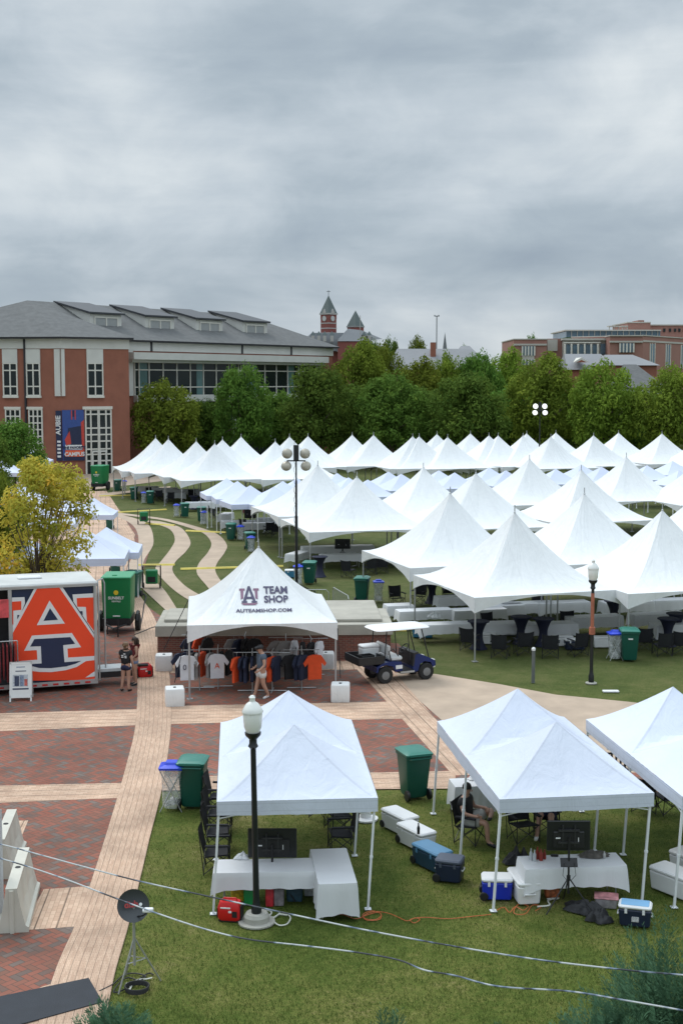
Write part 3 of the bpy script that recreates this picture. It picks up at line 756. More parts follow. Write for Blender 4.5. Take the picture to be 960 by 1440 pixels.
TP = [make_tree('', 4.9, 5.6, 6.4, 150, .95, GREEN, 3, 62, .25), make_tree('', 5.1, 5.2, 6.1, 130, 1.1, GREEN, 4, 58, .26), make_tree('', 4.6, 6.0, 6.6, 160, .9, YGREEN, 5, 62, .24), make_tree('', 5.4, 5.4, 6.2, 140, 1.05, YGREEN, 6, 58, .26)]
TH_ = [12.3, 11.8, 13.0, 12.2]; TW_ = [11.4, 11.9, 10.6, 12.4]
# (px centre, y top, px width, distance, prototype, label)
trees = [(233, 528, 112, 157, 3, 'round green tree in front of the brick building, leftmost of the row behind the tents'),
         (343, 506, 100, 161, 0, 'dark green tree in front of the long ribbon window of the brick building'),
         (447, 511, 120, 160, 1, 'broad dark tree hiding the far right end of the brick building'),
         (552, 518, 125, 158, 0, 'dark rounded tree standing straight below the twin-peaked tower'),
         (655, 523, 135, 156, 1, 'wide dark green tree with low dome, behind the middle tents'),
         (762, 490, 120, 165, 2, 'tall green tree in front of the left end of the far brick offices'),
         (848, 500, 118, 160, 3, 'yellow-green tree in front of the grey hipped roof'),
         (940, 506, 125, 156, 3, 'light yellow-green tree at the right edge behind the tents'),
         (505, 470, 95, 190, 2, 'tree with lighter top below the small pointed tower'),
         (540, 476, 85, 196, 3, 'lighter green tree in the second row, right of the tower'),
         (590, 497, 90, 185, 2, 'second row tree below the end of the long grey roof'),
         (625, 489, 70, 190, 3, 'yellowish tree in front of the grey roof, beside the white cupola'),
         (672, 489, 90, 190, 0, 'second row tree just right of the white cupola'),
         (712, 484, 85, 198, 2, 'second row tree left of the far brick offices'),
         (590, 545, 110, 172, 1, 'shaded tree filling the gap behind the central tents'),
         (715, 540, 110, 172, 0, 'shaded tree filling the gap below the far brick offices'),
         (800, 540, 110, 172, 1, 'shaded tree between the tall tree and the yellow-green tree'),
         (895, 545, 110, 170, 0, 'shaded tree low between the two yellow-green trees'),
         (500, 540, 110, 172, 1, 'shaded tree below the tower, behind the first row'),
         (395, 545, 100, 170, 0, 'shaded tree between the first two building trees'),
         (290, 560, 90, 169, 1, 'small shaded tree between the leftmost trees'),
         (20, 588, 100, 128, 1, 'dark tree at the left edge in front of the brick building'),
         (-20, 600, 90, 110, 0, 'dark tree partly outside the left edge'),
         (548, 470, 40, 330, 0, 'distant tree beside the twin-towered hall'), (585, 468, 46, 330, 2, 'thin pale distant tree above the grey roof'),
         (524, 478, 50, 320, 1, 'distant tree at the foot of the small tower'),
         (746, 467, 36, 480, 0, 'dark distant tree showing over the roof of the far offices'), (650, 485, 22, 420, 1, 'small distant tree top over the grey roof'),
         (20, 700, 70, 92, 0, 'shaded green tree at the left edge, behind the yellowing one'),
         (2, 652, 84, 60, 3, 'green tree leaning in from the left edge, left of the yellowing one')]
for px, yt, wd, D, k, lb in trees:
    z = 10.5 + (538 - yt) / F * D; s = z / TH_[k]; wr = wd / F * D / TW_[k]
    place(TP[k], STT, ((px - 480) / F * D, D, 0), R.uniform(0, 6), lb, 'trees behind the tents' if D < 210 and px > 200 else None, (wr, wr, s))
# darker belt of woods beyond (reads as one mass)
rr = random.Random(9)
bl = [((rr.uniform(-110, 150), rr.uniform(205, 235), rr.uniform(1.5, 8.5)), rr.uniform(2.0, 3.4), rr.uniform(.1, .6)) for _ in range(330)]
tag(foliage(bl, 9, .6, GREEN, 'distant_woods', None, seed=8), 'dark belt of woods behind the first rows of trees', 'woods', kind='stuff')
bl = [((rr.uniform(-260, 420), rr.uniform(500, 640), rr.uniform(4, 17)), rr.uniform(6, 10), rr.uniform(.2, .7)) for _ in range(300)]
tag(foliage(bl, 1.2, 1.5, GREEN, 'distant_woods', None, seed=18), 'far wooded skyline around the clock tower', 'woods', kind='stuff')
# yellowing tree by the trailer
YEL = leafmat('autumn_leaves', (.20, .22, .03), (.56, .46, .08), (.76, .42, .07), .42)
yt = thing('autumn_tree', 'yellowing airy tree standing behind the orange and navy trailer', 'tree', (-11.75, 50.5, 0), .4)
rr = random.Random(21); bl = []; m = MB()
m.tube([(0, 0, 0), (.05, .03, 1.2), (0, 0, 2.0)], [.12, .10, .09], 7)
for i in range(64):
    a = rr.uniform(0, 2 * PI); z = rr.uniform(2.4, 6.9); lim = 1.0 + 1.25 * math.sin(min(1, max(0, (7.6 - z) / 3.2)) * PI / 2) * (1 if z > 3.4 else .75)
    k = rr.uniform(.3, 1) * lim; c = (k * math.cos(a), k * math.sin(a), z)
    bl.append((c, rr.uniform(.32, .66), rr.uniform(.15, .85)))
    m.tube([(0, 0, rr.uniform(1.4, 2.2)), (c[0] * .35, c[1] * .35, 1.5 + (c[2] - 1.5) * .5), c], [.05, .028, .01], 4)
m.build('trunk', BARK, yt, smooth=True)
foliage(bl, 640, .10, YEL, 'crown', yt, seed=5, core=.8)
yt.scale = (.95, .95, 1.06)
# ---------------------------------------------------------------- brick building, left
BRK = M('red_brick', (.265, .102, .066), .88, .10, .8)
STONE = M('pale_stone', (.56, .555, .52), .8, .05, .7)
TRIM = M('cream_trim', (.62, .60, .54), .7, .04, 2)
ROOF = M('grey_shingle', (.115, .118, .118), .9, .16, 1.5, .3, 12)
SOLAR = M('dark_roof_panel', (.035, .038, .045), .5, .1)
GLASS = M('dark_glass', (.012, .018, .02), .15, .2, .4, spec=.35)
CURT = M('teal_curtain_glass', (.09, .17, .17), .2, .3, .4)
DLINE = M('dark_gutter', (.02, .02, .025), .6)
class Fac:
    """facade plane through ground points p -> q, addressed in photo pixels"""
    def __init__(s, p, q):
        s.p = p; L = math.dist(p, q); s.u = ((q[0] - p[0]) / L, (q[1] - p[1]) / L); s.n = (s.u[1], -s.u[0]); s.L = L; s.a = math.atan2(s.u[1], s.u[0])
    def t(s, px):
        k = (px - 480) / F      # X = k*Y
        return (k * s.p[1] - s.p[0]) / (s.u[0] - k * s.u[1])
    def z(s, px, py):
        t = s.t(px); Y = s.p[1] + t * s.u[1]; v = py - 720
        return H - Y * (F * ST + v * CT) / (F * CT - v * ST)
    def slab(s, mb, t0, t1, z0, z1, out=.1, back=0.05):
        c = (t0 + t1) / 2; o = (out - back) / 2
        mb.box(s.p[0] + s.u[0] * c + s.n[0] * o, s.p[1] + s.u[1] * c + s.n[1] * o, z0, abs(t1 - t0), out + back, z1 - z0, s.a); return mb
    def rect(s, mb, x0, x1, y0, y1, out=.1, back=.05):
        t0, t1 = s.t(x0), s.t(x1); xm = (x0 + x1) / 2
        return s.slab(mb, t0, t1, s.z(xm, y1), s.z(xm, y0), out, back)
def win(fc, par, x0, x1, y0, y1, cols, rows, out=.06, bar=.14, mat=None, name='window', cur=()):
    t0, t1 = fc.t(x0), fc.t(x1); xm = (x0 + x1) / 2; z0, z1 = fc.z(xm, y1), fc.z(xm, y0)
    g = fc.slab(MB(), t0, t1, z0, z1, out).build(name, mat or GLASS, par)
    f = MB()
    cs = cols if isinstance(cols, (list, tuple)) else [i / cols for i in range(cols + 1)]
    rs = rows if isinstance(rows, (list, tuple)) else [i / rows for i in range(rows + 1)]
    for c in cs: t = t0 + (t1 - t0) * c; fc.slab(f, t - bar / 2, t + bar / 2, z0, z1, out + .12, 0)
    for r in rs: z = z0 + (z1 - z0) * r; fc.slab(f, t0, t1, z - bar / 2, z + bar / 2, out + .10, 0)
    f.build('frame', TRIM, g)
    for (c0, c1) in cur: fc.slab(MB(), t0 + (t1 - t0) * c0, t0 + (t1 - t0) * c1, z0, z1, out + .03, 0).build('curtain', CURT, g)
    return g
bA = thing('brick_building', 'long red brick building with grey hipped roof and four dormers, left', 'building')
V = [(-52, 151.5), (-36.1, 150.9), (-31.8, 150.0), (-24.7, 154.0), (-26.4, 160.2)]
back = [(-30, 176), (-52, 176)]
O = (-26.4, 160.2); uu = (.611, .792); nn_ = (-.792, .611)
def W(a, b): return (O[0] + uu[0] * a + nn_[0] * b, O[1] + uu[1] * a + nn_[1] * b)
ZB, ZE = 14.35, 15.45
MB().prism(V + back, 0, ZB).build('wall', BRK, bA)
MB().prism([W(0, 0), W(41, 0), W(41, 18), W(0, 18)], 0, ZB).build('wall', BRK, bA)
def grow(P, d):   # crude outward offset about the centroid
    cx = sum(p[0] for p in P) / len(P); cy = sum(p[1] for p in P) / len(P)
    return [(p[0] + (p[0] - cx) / math.hypot(p[0] - cx, p[1] - cy) * d, p[1] + (p[1] - cy) / math.hypot(p[0] - cx, p[1] - cy) * d) for p in P]
mb = MB().prism(grow(V + back, .12), ZB, ZE).prism([W(.05, -.12), W(41.1, -.12), W(41.1, 18.1), W(.05, 18.1)], ZB + .01, ZE - .01); mb.build('stone_frieze', STONE, bA)
mb = MB().prism(grow(V + back, .75), ZE, ZE + .22).prism([W(0, -.7), W(41.8, -.7), W(41.8, 18.8), W(0, 18.8)], ZE + .01, ZE + .21)
mb.build('gutter', DLINE, bA)
# roofs
z0 = ZE + .2; A_ = W(-7, 9); E0, E1 = W(0, -.75), W(41.8, -.75)
P = grow(V + back, .8); r3 = [(*p, z0) for p in P]
ap = (*A_, 20.35); rid = (*W(32, 9), 20.2)
mb = MB()
mb.add(r3 + [ap], [(i, (i + 1) % len(r3), len(r3)) for i in range(len(r3))])
mb.add([(*W(-1, -.75), z0), (*E1, z0), rid, (*W(-7, 9), 20.35), (*W(41.8, 18.8), z0), (*W(-1, 18.8), z0)], [(0, 1, 2, 3), (1, 4, 2), (4, 5, 3, 2)])
mb.build('roof', ROOF, bA)
# dormers
for i in range(4):
    a = i * 9.15 + .1; hw = 2.55 ; s0 = 3.0
    zf = 17.0; zt = 18.75; slope = (20.2 - ZE) / 9.7
    d = MB().prism([W(a - hw, s0), W(a + hw, s0), W(a + hw, 8.6), W(a - hw, 8.6)], 16.3, 16.31)
    d = MB(); Q = [(a - hw, s0, 16.4), (a + hw, s0, 16.4), (a + hw, s0, zt), (a - hw, s0, zt), (a - hw, 8.6, 16.4), (a + hw, 8.6, 16.4), (a + hw, 8.6, 20.15), (a - hw, 8.6, 20.15)]
    d.add([(*W(q[0], q[1]), q[2]) for q in Q], [(0, 1, 2, 3), (1, 5, 6, 2), (4, 0, 3, 7), (5, 4, 7, 6), (3, 2, 6, 7)])
    dd = d.build('dormer', STONE, bA)
    rf = MB(); e = .35
    Q = [(a - hw - e, s0 - e, zt + .02), (a + hw + e, s0 - e, zt + .02), (a + hw + e, 9.2, 20.3), (a - hw - e, 9.2, 20.3)]
    top = [(x, y, z + .22) for x, y, z in Q]
    rf.add([(*W(q[0], q[1]), q[2]) for q in Q + top], [(3, 2, 1, 0), (4, 5, 6, 7), (0, 1, 5, 4), (1, 2, 6, 5), (2, 3, 7, 6), (3, 0, 4, 7)])
    rf.build('dormer_roof', SOLAR, dd)
    fc = Fac(W(a - hw, s0), W(a + hw, s0)); g = fc.slab(MB(), .75, 4.35, 17.1, 18.35, .05); g.build('dormer_window', M('louvre_panel', (.30, .31, .31), .5, .05), dd)
    f = MB()
    for t in (.7, 2.55, 4.4): fc.slab(f, t - .08, t + .08, 17.0, 18.45, .13, 0)
    for z in (17.0, 18.4): fc.slab(f, .62, 4.48, z - .08, z + .08, .12, 0)
    f.build('window_frame', TRIM, dd)
f01, f12, f23, fw = Fac(V[0], V[1]), Fac(V[1], V[2]), Fac(V[2], V[3]), Fac(W(0, 0), W(41, 0))
for fc, x0, x1 in ((f01, 8, 27), (f12, 41, 59), (f23, 125, 146)):
    win(fc, bA, x0, x1, 511, 556, 2, [0, .28, .78, 1])
    fc.rect(MB(), x0 - 1, x1 + 1, 491, 510.6, .16).build('stone_panel', STONE, bA)
    fc.rect(MB(), x0 - 1, x1 + 1.5, 556.3, 559.5, .25).build('sill', TRIM, bA)
f12.rect(MB(), 80, 87.6, 491, 557, .2).build('pilaster', STONE, bA); f23.rect(MB(), 88.3, 93, 491, 557, .2).build('pilaster', STONE, bA)
f01.rect(MB(), -20, -8, 491, 557, .2).build('pilaster', STONE, bA)
win(f01, bA, 10, 30, 576, 632, 3, 6); win(f12, bA, 43, 61, 576, 632, 3, 6)
f01.rect(MB(), 8, 31, 572, 575.6, .2).build('lintel', TRIM, bA); f12.rect(MB(), 40, 62, 572, 575.6, .2).build('lintel', TRIM, bA)
d = win(f23, bA, 121, 156.5, 576, 668, [0, .2, .49, .53, .8, 1], [0, .22, .32, .40, .52, .62, .72, .93, 1], bar=.16, name='glazed_entrance')
for a, b in ((.24, .48), (.54, .78)):
    t0, t1 = f23.t(121), f23.t(156.5); w_ = t1 - t0; m = MB()
    for c in (a, b): f23.slab(m, t0 + w_ * c - .1, t0 + w_ * c + .1, .05, 2.6, .24, 0)
    f23.slab(m, t0 + w_ * a, t0 + w_ * b, 2.5, 2.7, .23, 0); m.build('door_frame', STONE, d)
f23.rect(MB(), 117, 158.5, 571.5, 575.6, .25).build('lintel', TRIM, bA)
f23.rect(MB(), 158, 182, 655, 672, .12).build('stone_base', M('buff_stone', (.42, .36, .28), .85, .08), bA)
f12.slab(MB(), .02, .22, 0, 15.4, .25).build('drain_pipe', DLINE, bA)
# wing: canopy, ribbon windows
m = MB(); fw.slab(m, .3, 38.2, 13.3, 14.15, 1.6); fw.slab(m, .6, 38, 12.95, 13.3, 1.0); m.build('stone_canopy', STONE, bA)
win(fw, bA, 190, 449, 511.5, 556, [0, .02] + [.0 + .0667 * i for i in range(1, 15)] + [.52, .98, 1], [0, .27, .78, 1], out=.08, bar=.13, name='ribbon_window', cur=((.02, .06), (.30, .33), (.56, .62), (.80, .84)))
fw.slab(MB(), fw.t(189), fw.t(450), 8.1, 8.95, .7).build('stone_ledge', STONE, bA)
fw.slab(MB(), .02, fw.t(187), 8.9, 14.34, .3).build('stone_pilaster', STONE, bA)
for x in (285, 330, 380, 425): t = fw.t(x); fw.slab(MB(), t - .4, t + .4, 0, 8.1, .5).build('column', STONE, bA)
fw.slab(MB(), fw.t(270), fw.t(445), .2, 8.05, .06).build('recess_shade_panel', GLASS, bA)  # flat dark sheet standing in for the shade of the recess behind the columns
for px in (104, 214, 340.5, 409):
    fc = f23 if px < 183 else fw
    t = fc.t(px if px > 183 else 150); 
    if px > 183: fc.slab(MB(), t - .15, t + .15, ZB, ZE, .2).build('downspout', DLINE, bA)
# small white domed camera at the corner
# banner hung on the corner facade
BN = [M('banner_navy', (.012, .02, .06), .6, .1), M('banner_blue', (.03, .07, .25), .6, .1), M('banner_red', (.50, .05, .035), .6, .1), M('banner_white', (.70, .70, .70), .6, .03), M('banner_orange', (.72, .12, .04), .6, .05)]
ban = thing('wall_banner', 'tall navy, blue and orange banner hung round the corner of the brick building', 'banner', (V[2][0], V[2][1], 0))
def fmesh(fc, pxpts, out, mb):
    P = [(fc.p[0] + fc.u[0] * fc.t(x) + fc.n[0] * out - V[2][0], fc.p[1] + fc.u[1] * fc.t(x) + fc.n[1] * out - V[2][1], fc.z(x, y)) for x, y in pxpts]
    mb.add(P, [tuple(range(len(P)))])
m = MB(); f12.slab(m, f12.t(80.3), f12.t(87.95), f12.z(84, 648), f12.z(84, 577.5), .16, -.06)
m.v = [(a - V[2][0], b - V[2][1], c) for a, b, c in m.v]; m.build('side_panel', BN[0], ban)
m = MB(); f23.slab(m, f23.t(88.1), f23.t(118.5), f23.z(104, 647.5), f23.z(104, 576.5), .16, -.06)
m.v = [(a - V[2][0], b - V[2][1], c) for a, b, c in m.v]; m.build('front_panel', BN[1], ban)
m = MB()
m.mi = 0; fmesh(f23, [(89, 640), (118, 640), (118.4, 647.5), (89, 647.5)][::-1], .18, m)
fmesh(f23, [(102.5, 577), (105, 577), (105, 586), (102.5, 586)][::-1], .18, m); fmesh(f23, [(96, 602), (118, 598), (118, 626), (94, 626)][::-1], .18, m)
m.mi = 2; fmesh(f23, [(100.5, 577), (102, 577), (102, 590), (100.5, 590)][::-1], .19, m); fmesh(f23, [(105.5, 577), (107, 577), (107, 590), (105.5, 590)][::-1], .19, m)
fmesh(f23, [(91, 618), (98, 606), (100, 624), (93, 627)][::-1], .19, m); fmesh(f23, [(114, 594), (118.3, 590), (118.3, 636), (115, 632)][::-1], .19, m)
m.mi = 4; fmesh(f23, [(91.5, 633), (116.5, 633), (117, 642), (91.5, 642)][::-1], .19, m)
m.mi = 3; fmesh(f23, [(91.5, 625.5), (116.5, 625.5), (116.5, 632), (91.5, 632)][::-1], .19, m)
m.build('printed_blocks', BN, ban)
def facetext(fc, body, size, px, py, out, rot, mat, name, par, org):
    vs, fs = text_mesh(body, size, bold=.02); t0 = fc.t(px); zz0 = fc.z(px, py); o = []
    for x, y, _ in vs:
        a, b = yrot((x, y), rot); o.append((fc.p[0] + fc.u[0] * (t0 + a) + fc.n[0] * out - org[0], fc.p[1] + fc.u[1] * (t0 + a) + fc.n[1] * out - org[1], zz0 + b))
    return MB().add(o, fs).build(name, mat, par)
facetext(f12, 'AUBIE', .82, 86.9, 598, .2, PI / 2, BN[3], 'lettering', ban, V[2])
facetext(f23, 'THE FAVORITE', .40, 104, 631, .22, 0, BN[0], 'lettering', ban, V[2]); facetext(f23, 'CAMPUS', .62, 104.3, 641, .22, 0, BN[3], 'lettering', ban, V[2])
m = MB()
for i in range(5): f12.slab(m, f12.t(82), f12.t(86.8), f12.z(84, 622.4 + i * 5.2), f12.z(84, 619.6 + i * 5.2), .2, -.16)
m.v = [(a - V[2][0], b - V[2][1], c) for a, b, c in m.v]; m.build('white_bars', BN[3], ban)
# ---------------------------------------------------------------- clock tower hall
DS = M('slate_green', (.10, .125, .125), .8, .1, .1); HB = M('hall_brick', (.22, .07, .06), .85, .08, .1); PW = M('pale_trim', (.42, .40, .39), .8, .03)
GR = M('grey_roof_far', (.15, .16, .17), .9, .08, .1)
D = 500.; k = D / F
def XZ(px, py, D=500.): return ((px - 480) * D / F, H + (538 - py) * D / F * 1.0)
cx, _ = XZ(462, 0)
hall = thing('clock_tower_hall', 'red brick hall with clock tower and smaller pointed tower on the skyline', 'building', (cx, D, 0))
def zz_(py, D=500.): return XZ(0, py, D)[1]
m = MB().box(0, 0, 0, 4.2, 4.2, zz_(450), PI / 4); m.build('clock_tower_shaft', HB, hall)
m = MB()
for y in (470, 463.5, 456.5): m.box(0, 0, zz_(y), 4.35, 4.35, .35, PI / 4)
m.box(0, 0, zz_(444), 4.9, 4.9, .5, PI / 4); m.build('stone_bands', PW, hall)
m = MB().box(0, 0, zz_(450) + .01, 4.3, 4.3, zz_(444) - zz_(450), PI / 4); m.build('belfry', HB, hall)
def pyr(cx, cy, z0, z1, w, rz, name, par, mat):
    vs = [(*[cx + a for a in (0,)], 0)]; P = [yrot((x * w / 2, y * w / 2), rz) for x, y in ((-1, -1), (1, -1), (1, 1), (-1, 1))]
    return MB().add([(cx + p[0], cy + p[1], z0) for p in P] + [(cx, cy, z1)], [(0, 1, 4), (1, 2, 4), (2, 3, 4), (3, 0, 4), (3, 2, 1, 0)]).build(name, mat, par)
pyr(0, 0, zz_(442.6), zz_(417), 4.7, PI / 4, 'spire', hall, DS)
for s in (-1, 1):
    nx, ny = s * math.sin(PI / 4), -math.cos(PI / 4)
    ax = Vector((nx, ny, 0)).to_track_quat('Z', 'Y').to_matrix()
    c = (nx * 2.2, ny * 2.2, zz_(449.5)); MB().lathe([(1.05, 0), (1.05, .1)], c, 16, ax).build('clock_face', PW, hall)
    MB().lathe([(.85, .1), (.85, .14)], c, 16, ax).build('clock_dial', M('clock_dial', (.5, .5, .5)), hall)
    # gablet
    w = 1.1; t = (-ny, nx)
    P = [(nx * 2.45 + t[0] * w * q, ny * 2.45 + t[1] * w * q) for q in (-1, 1)]
    MB().add([(*P[0], zz_(442.6)), (*P[1], zz_(442.6)), (nx * 2.45, ny * 2.45, zz_(436)), (0, 0, zz_(437))], [(0, 1, 2), (1, 3, 2), (0, 2, 3)]).build('gablet', PW, hall)
MB().tube([(0, 0, zz_(418)), (0, 0, zz_(410))], .09, 5).tube([(-.7, 0, zz_(412)), (.7, 0, zz_(412))], .12, 4).build('weather_vane', DLINE, hall)
x2 = XZ(499.5, 0)[0] - cx
MB().box(x2, 0, 0, 4.4, 4.4, zz_(461), PI / 4).build('small_tower', HB, hall); pyr(x2, 0, zz_(461), zz_(438), 4.9, PI / 4, 'small_spire', hall, DS)
MB().box(x2, 0, zz_(461.5), 4.8, 4.8, .4, PI / 4).build('eave_band', PW, hall)
a0, a1 = XZ(428, 0)[0] - cx, XZ(522, 0)[0] - cx
m = MB().box((a0 + a1) / 2, 4, 0, a1 - a0, 22, zz_(495)); m.build('hall_wall', HB, hall)
m = MB(); zt, zb = zz_(469.5), zz_(495)
m.add([(a0 - 2, -9, zb), (a1 + 1, -9, zb), (a1 - 3, -4.2, zt), (a0 + 3, -4.2, zt), (a1 + 1, 16, zb + 4), (a0 - 2, 16, zb + 4)], [(0, 1, 2, 3), (1, 4, 2), (4, 5, 3, 2), (5, 0, 3)]); m.build('hall_roof', GR, hall)
b0, b1, bt = XZ(475, 0)[0] - cx, XZ(503, 0)[0] - cx, XZ(489, 0)[0] - cx
MB().add([(b0, -13, zz_(482)), (b1 + 1.5, -13, zz_(482)), (bt, -5, zz_(464)), (bt + 5, -4.3, zz_(466)), (b0, -4.3, zz_(478)), (b1 + 9, -6, zz_(478))], [(0, 1, 2), (1, 5, 3, 2), (0, 2, 3, 4)]).build('wing_roof', GR, hall)
MB().box((b0 + b1) / 2, -8.6, 0, b1 - b0, 8, zz_(482)).build('wing_wall', HB, hall)
for px in (441, 449, 457, 467, 511, 518):
    x = XZ(px, 0)[0] - cx; dm = MB().box(x, -8.6, zz_(482), 1.1, 3, 2.1).build('dormer', PW, hall)
    pyr(x, -8.6, zz_(481) + 2.1, zz_(481) + 3.6, 1.9, 0, 'dormer_roof', dm, DS)
# flag pole
fx_, fz_ = XZ(506, 445, 420); tag(MB().tube([(fx_, 420, 0), (fx_, 420, fz_)], .1, 5).build('flag_pole', PW), 'thin pale pole in front of the smaller pointed tower', 'pole')
mx_, mz_ = XZ(612.5, 446, 420)
t = thing('antenna_mast', 'thin antenna mast with small arms above the grey roof', 'mast', (mx_, 420, 0))
MB().tube([(0, 0, 0), (0, 0, mz_)], .16, 5).build('mast', GR, t); MB().box(0, 0, mz_ - .1, 1.6, .3, .25).box(-.7, 0, mz_ + .1, .3, .3, .3).box(.6, 0, mz_ + .1, .3, .3, .3).build('antenna_arm', GR, t)
sx_, sz_ = XZ(624, 468, 460)
st = thing('church_steeple', 'slim dark church steeple above the grey roof', 'steeple', (sx_, 460, 0)); MB().box(0, 0, 0, 1.6, 1.6, sz_ - 6).build('steeple_base', PW, st); pyr(0, 0, sz_ - 6, sz_, 1.25, .2, 'steeple_spire', st, GR)
# grey roofed hall in the middle
def house(name, label, px0, px1, yr0, yr1, yt, yb, D, wallm, roofm, depth=14, hip=6):
    X0, X1 = XZ(px0, 0, D)[0], XZ(px1, 0, D)[0]; c = (X0 + X1) / 2; h = (X1 - X0) / 2; zb, zt = XZ(0, yb, D)[1], XZ(0, yt, D)[1]
    t = thing(name, label, 'building', (c, D, 0))
    MB().box(0, depth / 2, 0, 2 * h - 1, depth - 1, zb).build('wall', wallm, t)
    l, r = XZ(yr0, 0, D)[0] - c, XZ(yr1, 0, D)[0] - c
    MB().add([(-h, 0, zb), (h, 0, zb), (r, depth / 2, zt), (l, depth / 2, zt), (h, depth, zb), (-h, depth, zb)], [(0, 1, 2, 3), (1, 4, 2), (4, 5, 3, 2), (5, 0, 3), (0, 5, 4, 1)]).build('roof', roofm, t)
    return t
GR2 = M('weathered_grey_roof', (.22, .225, .235), .9, .08, .2)
h1 = house('gabled_hall', 'long low grey roofed hall behind the trees, with brick chimney', 545, 680, 560, 668, 489.5, 520, 270., BRK, GR2, 18)
cx1 = XZ(610.5, 0, 270)[0] - h1.location.x; MB().box(cx1, 6, 8, 1.1, 1.1, XZ(0, 481, 270)[1] - 8).build('chimney', BRK, h1)
cx2, cz2 = XZ(625, 511, 200); cu = thing('roof_cupola', 'small white cupola on a brick stem showing among the trees', 'cupola', (cx2, 200, 0))
MB().box(0, 0, 0, 1.6, 1.6, cz2 - 1.2).build('brick_stem', BRK, cu); MB().lathe([(.8, cz2 - 1.2), (.75, cz2 - .7), (.9, cz2 - .6), (.5, cz2), (.12, cz2 + .3), (.02, cz2 + 1.2)], n=10).build('dome', STONE, cu)
h2 = house('hipped_roof_house', 'grey hipped roof with white gable in front of the far brick offices', 795, 868, 800, 852, 497, 520, 240., BRK, GR2, 14)
gx = XZ(814, 0, 240)[0] - h2.location.x; zb, zt = XZ(0, 510, 240)[1], XZ(0, 503, 240)[1]
MB().add([(gx - 1.5, -.6, zb), (gx + 1.5, -.6, zb), (gx, -.6, zt), (gx, 5, zt)], [(0, 1, 2), (1, 3, 2), (3, 0, 2)]).build('gable', TRIM, h2)
MB().add([(gx - .95, -.64, zb), (gx + .95, -.64, zb), (gx, -.64, zt - .45)], [(0, 1, 2)]).build('gable_brick', BRK, h2)
h3 = house('hipped_roof_house', 'larger grey hipped roof right of the white gable', 845, 925, 860, 900, 498, 514, 230., BRK, GR2, 16)
h4 = house('hipped_roof_house', 'lower dark grey roof showing between the yellow-green trees', 878, 935, 886, 905, 512, 545, 215., STONE, ROOF, 14)
h5 = house('gabled_hall', 'low grey roof glimpsed left of the grey roofed hall', 640, 672, 650, 662, 486, 500, 300., BRK, GR2, 12)
# far brick offices on the right
FB = M('far_brick', (.30, .155, .125), .88, .07, .2); FS = M('far_stone', (.44, .42, .38), .85, .05, .2); BG = M('blue_glass', (.10, .16, .21), .15, .2, .3)
D = 340.
def X(px, D=340.): return (px - 480) * D / F
def Z(py, D=340.): return H + (538 - py) * D / F
bo = thing('office_building', 'far multi-storey brick office block with roof terrace at the right skyline', 'building', (X(840), D, 0))
def blk(x0, x1, D0, dep, y1, name, mat, y0=None):
    zb = Z(y0, D0) if y0 else 0
    c = (X(x0, D0) + X(x1, D0)) / 2; return MB().box(c - bo.location.x, D0 + dep / 2 - D, zb, X(x1, D0) - X(x0, D0), dep, Z(y1, D0) - zb).build(name, mat, bo)
blk(720, 766, 340, 25, 478, 'wall', FB); blk(719.3, 766.5, 339.8, 25.4, 477, 'stone_coping', FS, 478.4); blk(719.6, 766.2, 339.7, .5, 484, 'stone_band', FS, 486.5)
blk(766, 790, 344, 20, 477, 'link_wall', FB); blk(767, 781, 343.6, .5, 478, 'stone_panel', FS, 494)
blk(789, 855, 342, 22, 479, 'centre_block', FS); blk(788, 855, 341, 24, 476.5, 'cornice', FS, 479.2); blk(789.5, 841, 340.6, .6, 481.6, 'cornice_line', TRIM, 483)
blk(841, 854, 341.6, .6, 484, 'window', BG, 499)
for i in range(5): blk(793.5 + i * 9.2, 800 + i * 9.2, 341.2, .9, 485, 'window', BG, 498)
for i in range(6): blk(791 + i * 9.2, 792.6 + i * 9.2, 339, .9, 484, 'column', TRIM, 520)
blk(854, 900, 336, 30, 473.2, 'wall', FB); blk(853.6, 900.4, 335.6, 31, 472, 'stone_coping', FS, 473.6); blk(854, 900.2, 335.5, .6, 480, 'stone_band', FS, 482.4)
def owin(x0, x1, y0, y1, D0, n, pan=None):
    g = blk(x0, x1, D0, .3, y0, 'window', BG, y1)
    wv = (x1 - x0) / n; m = MB()
    for i in range(n + 1):
        c = X(x0 + wv * i, D0) - bo.location.x; m.box(c, D0 - .15 - D, Z(y1, D0), .35, .3, Z(y0, D0) - Z(y1, D0))
    m.build('mullion', TRIM, g)
owin(732, 749, 487.5, 500.5, 339.6, 4); owin(732, 749, 506, 514, 339.6, 4); blk(732, 749, 339.62, .3, 500.5, 'spandrel', FS, 506)
owin(868, 887, 483.5, 496, 335.5, 4)
# receding right side
ps, pe = (X(900, 336), 336.0), (X(900, 336) + 42, 392.0); fs = Fac(ps, pe)
def sideslab(t0, t1, z0, z1, out, back, name, mat):
    m = MB(); fs.slab(m, t0, t1, z0, z1, out, back); m.v = [(a - bo.location.x, b - D, c) for a, b, c in m.v]; return m.build(name, mat, bo)
zt = Z(473.2, 336)
sideslab(.02, 70, 0, zt, 0, 20, 'wall', FB); sideslab(0, 70, zt - 1.5, zt - 1.05, .15, 0, 'stone_band', FS); sideslab(0, 70, zt, zt + .25, .2, 20.2, 'stone_coping', FS)
for t in (4.5, 14.5, 24.5, 36, 46, 56):
    for q in (0, 1.6): sideslab(t + q, t + q + .9, zt - 7.5, zt - 1.9, .1, 0, 'window', BG)
    for q in (-.35, .95, 2.55): sideslab(t + q, t + q + .3, zt - 8, zt - 1.7, .2, 0, 'stone_mullion', TRIM)
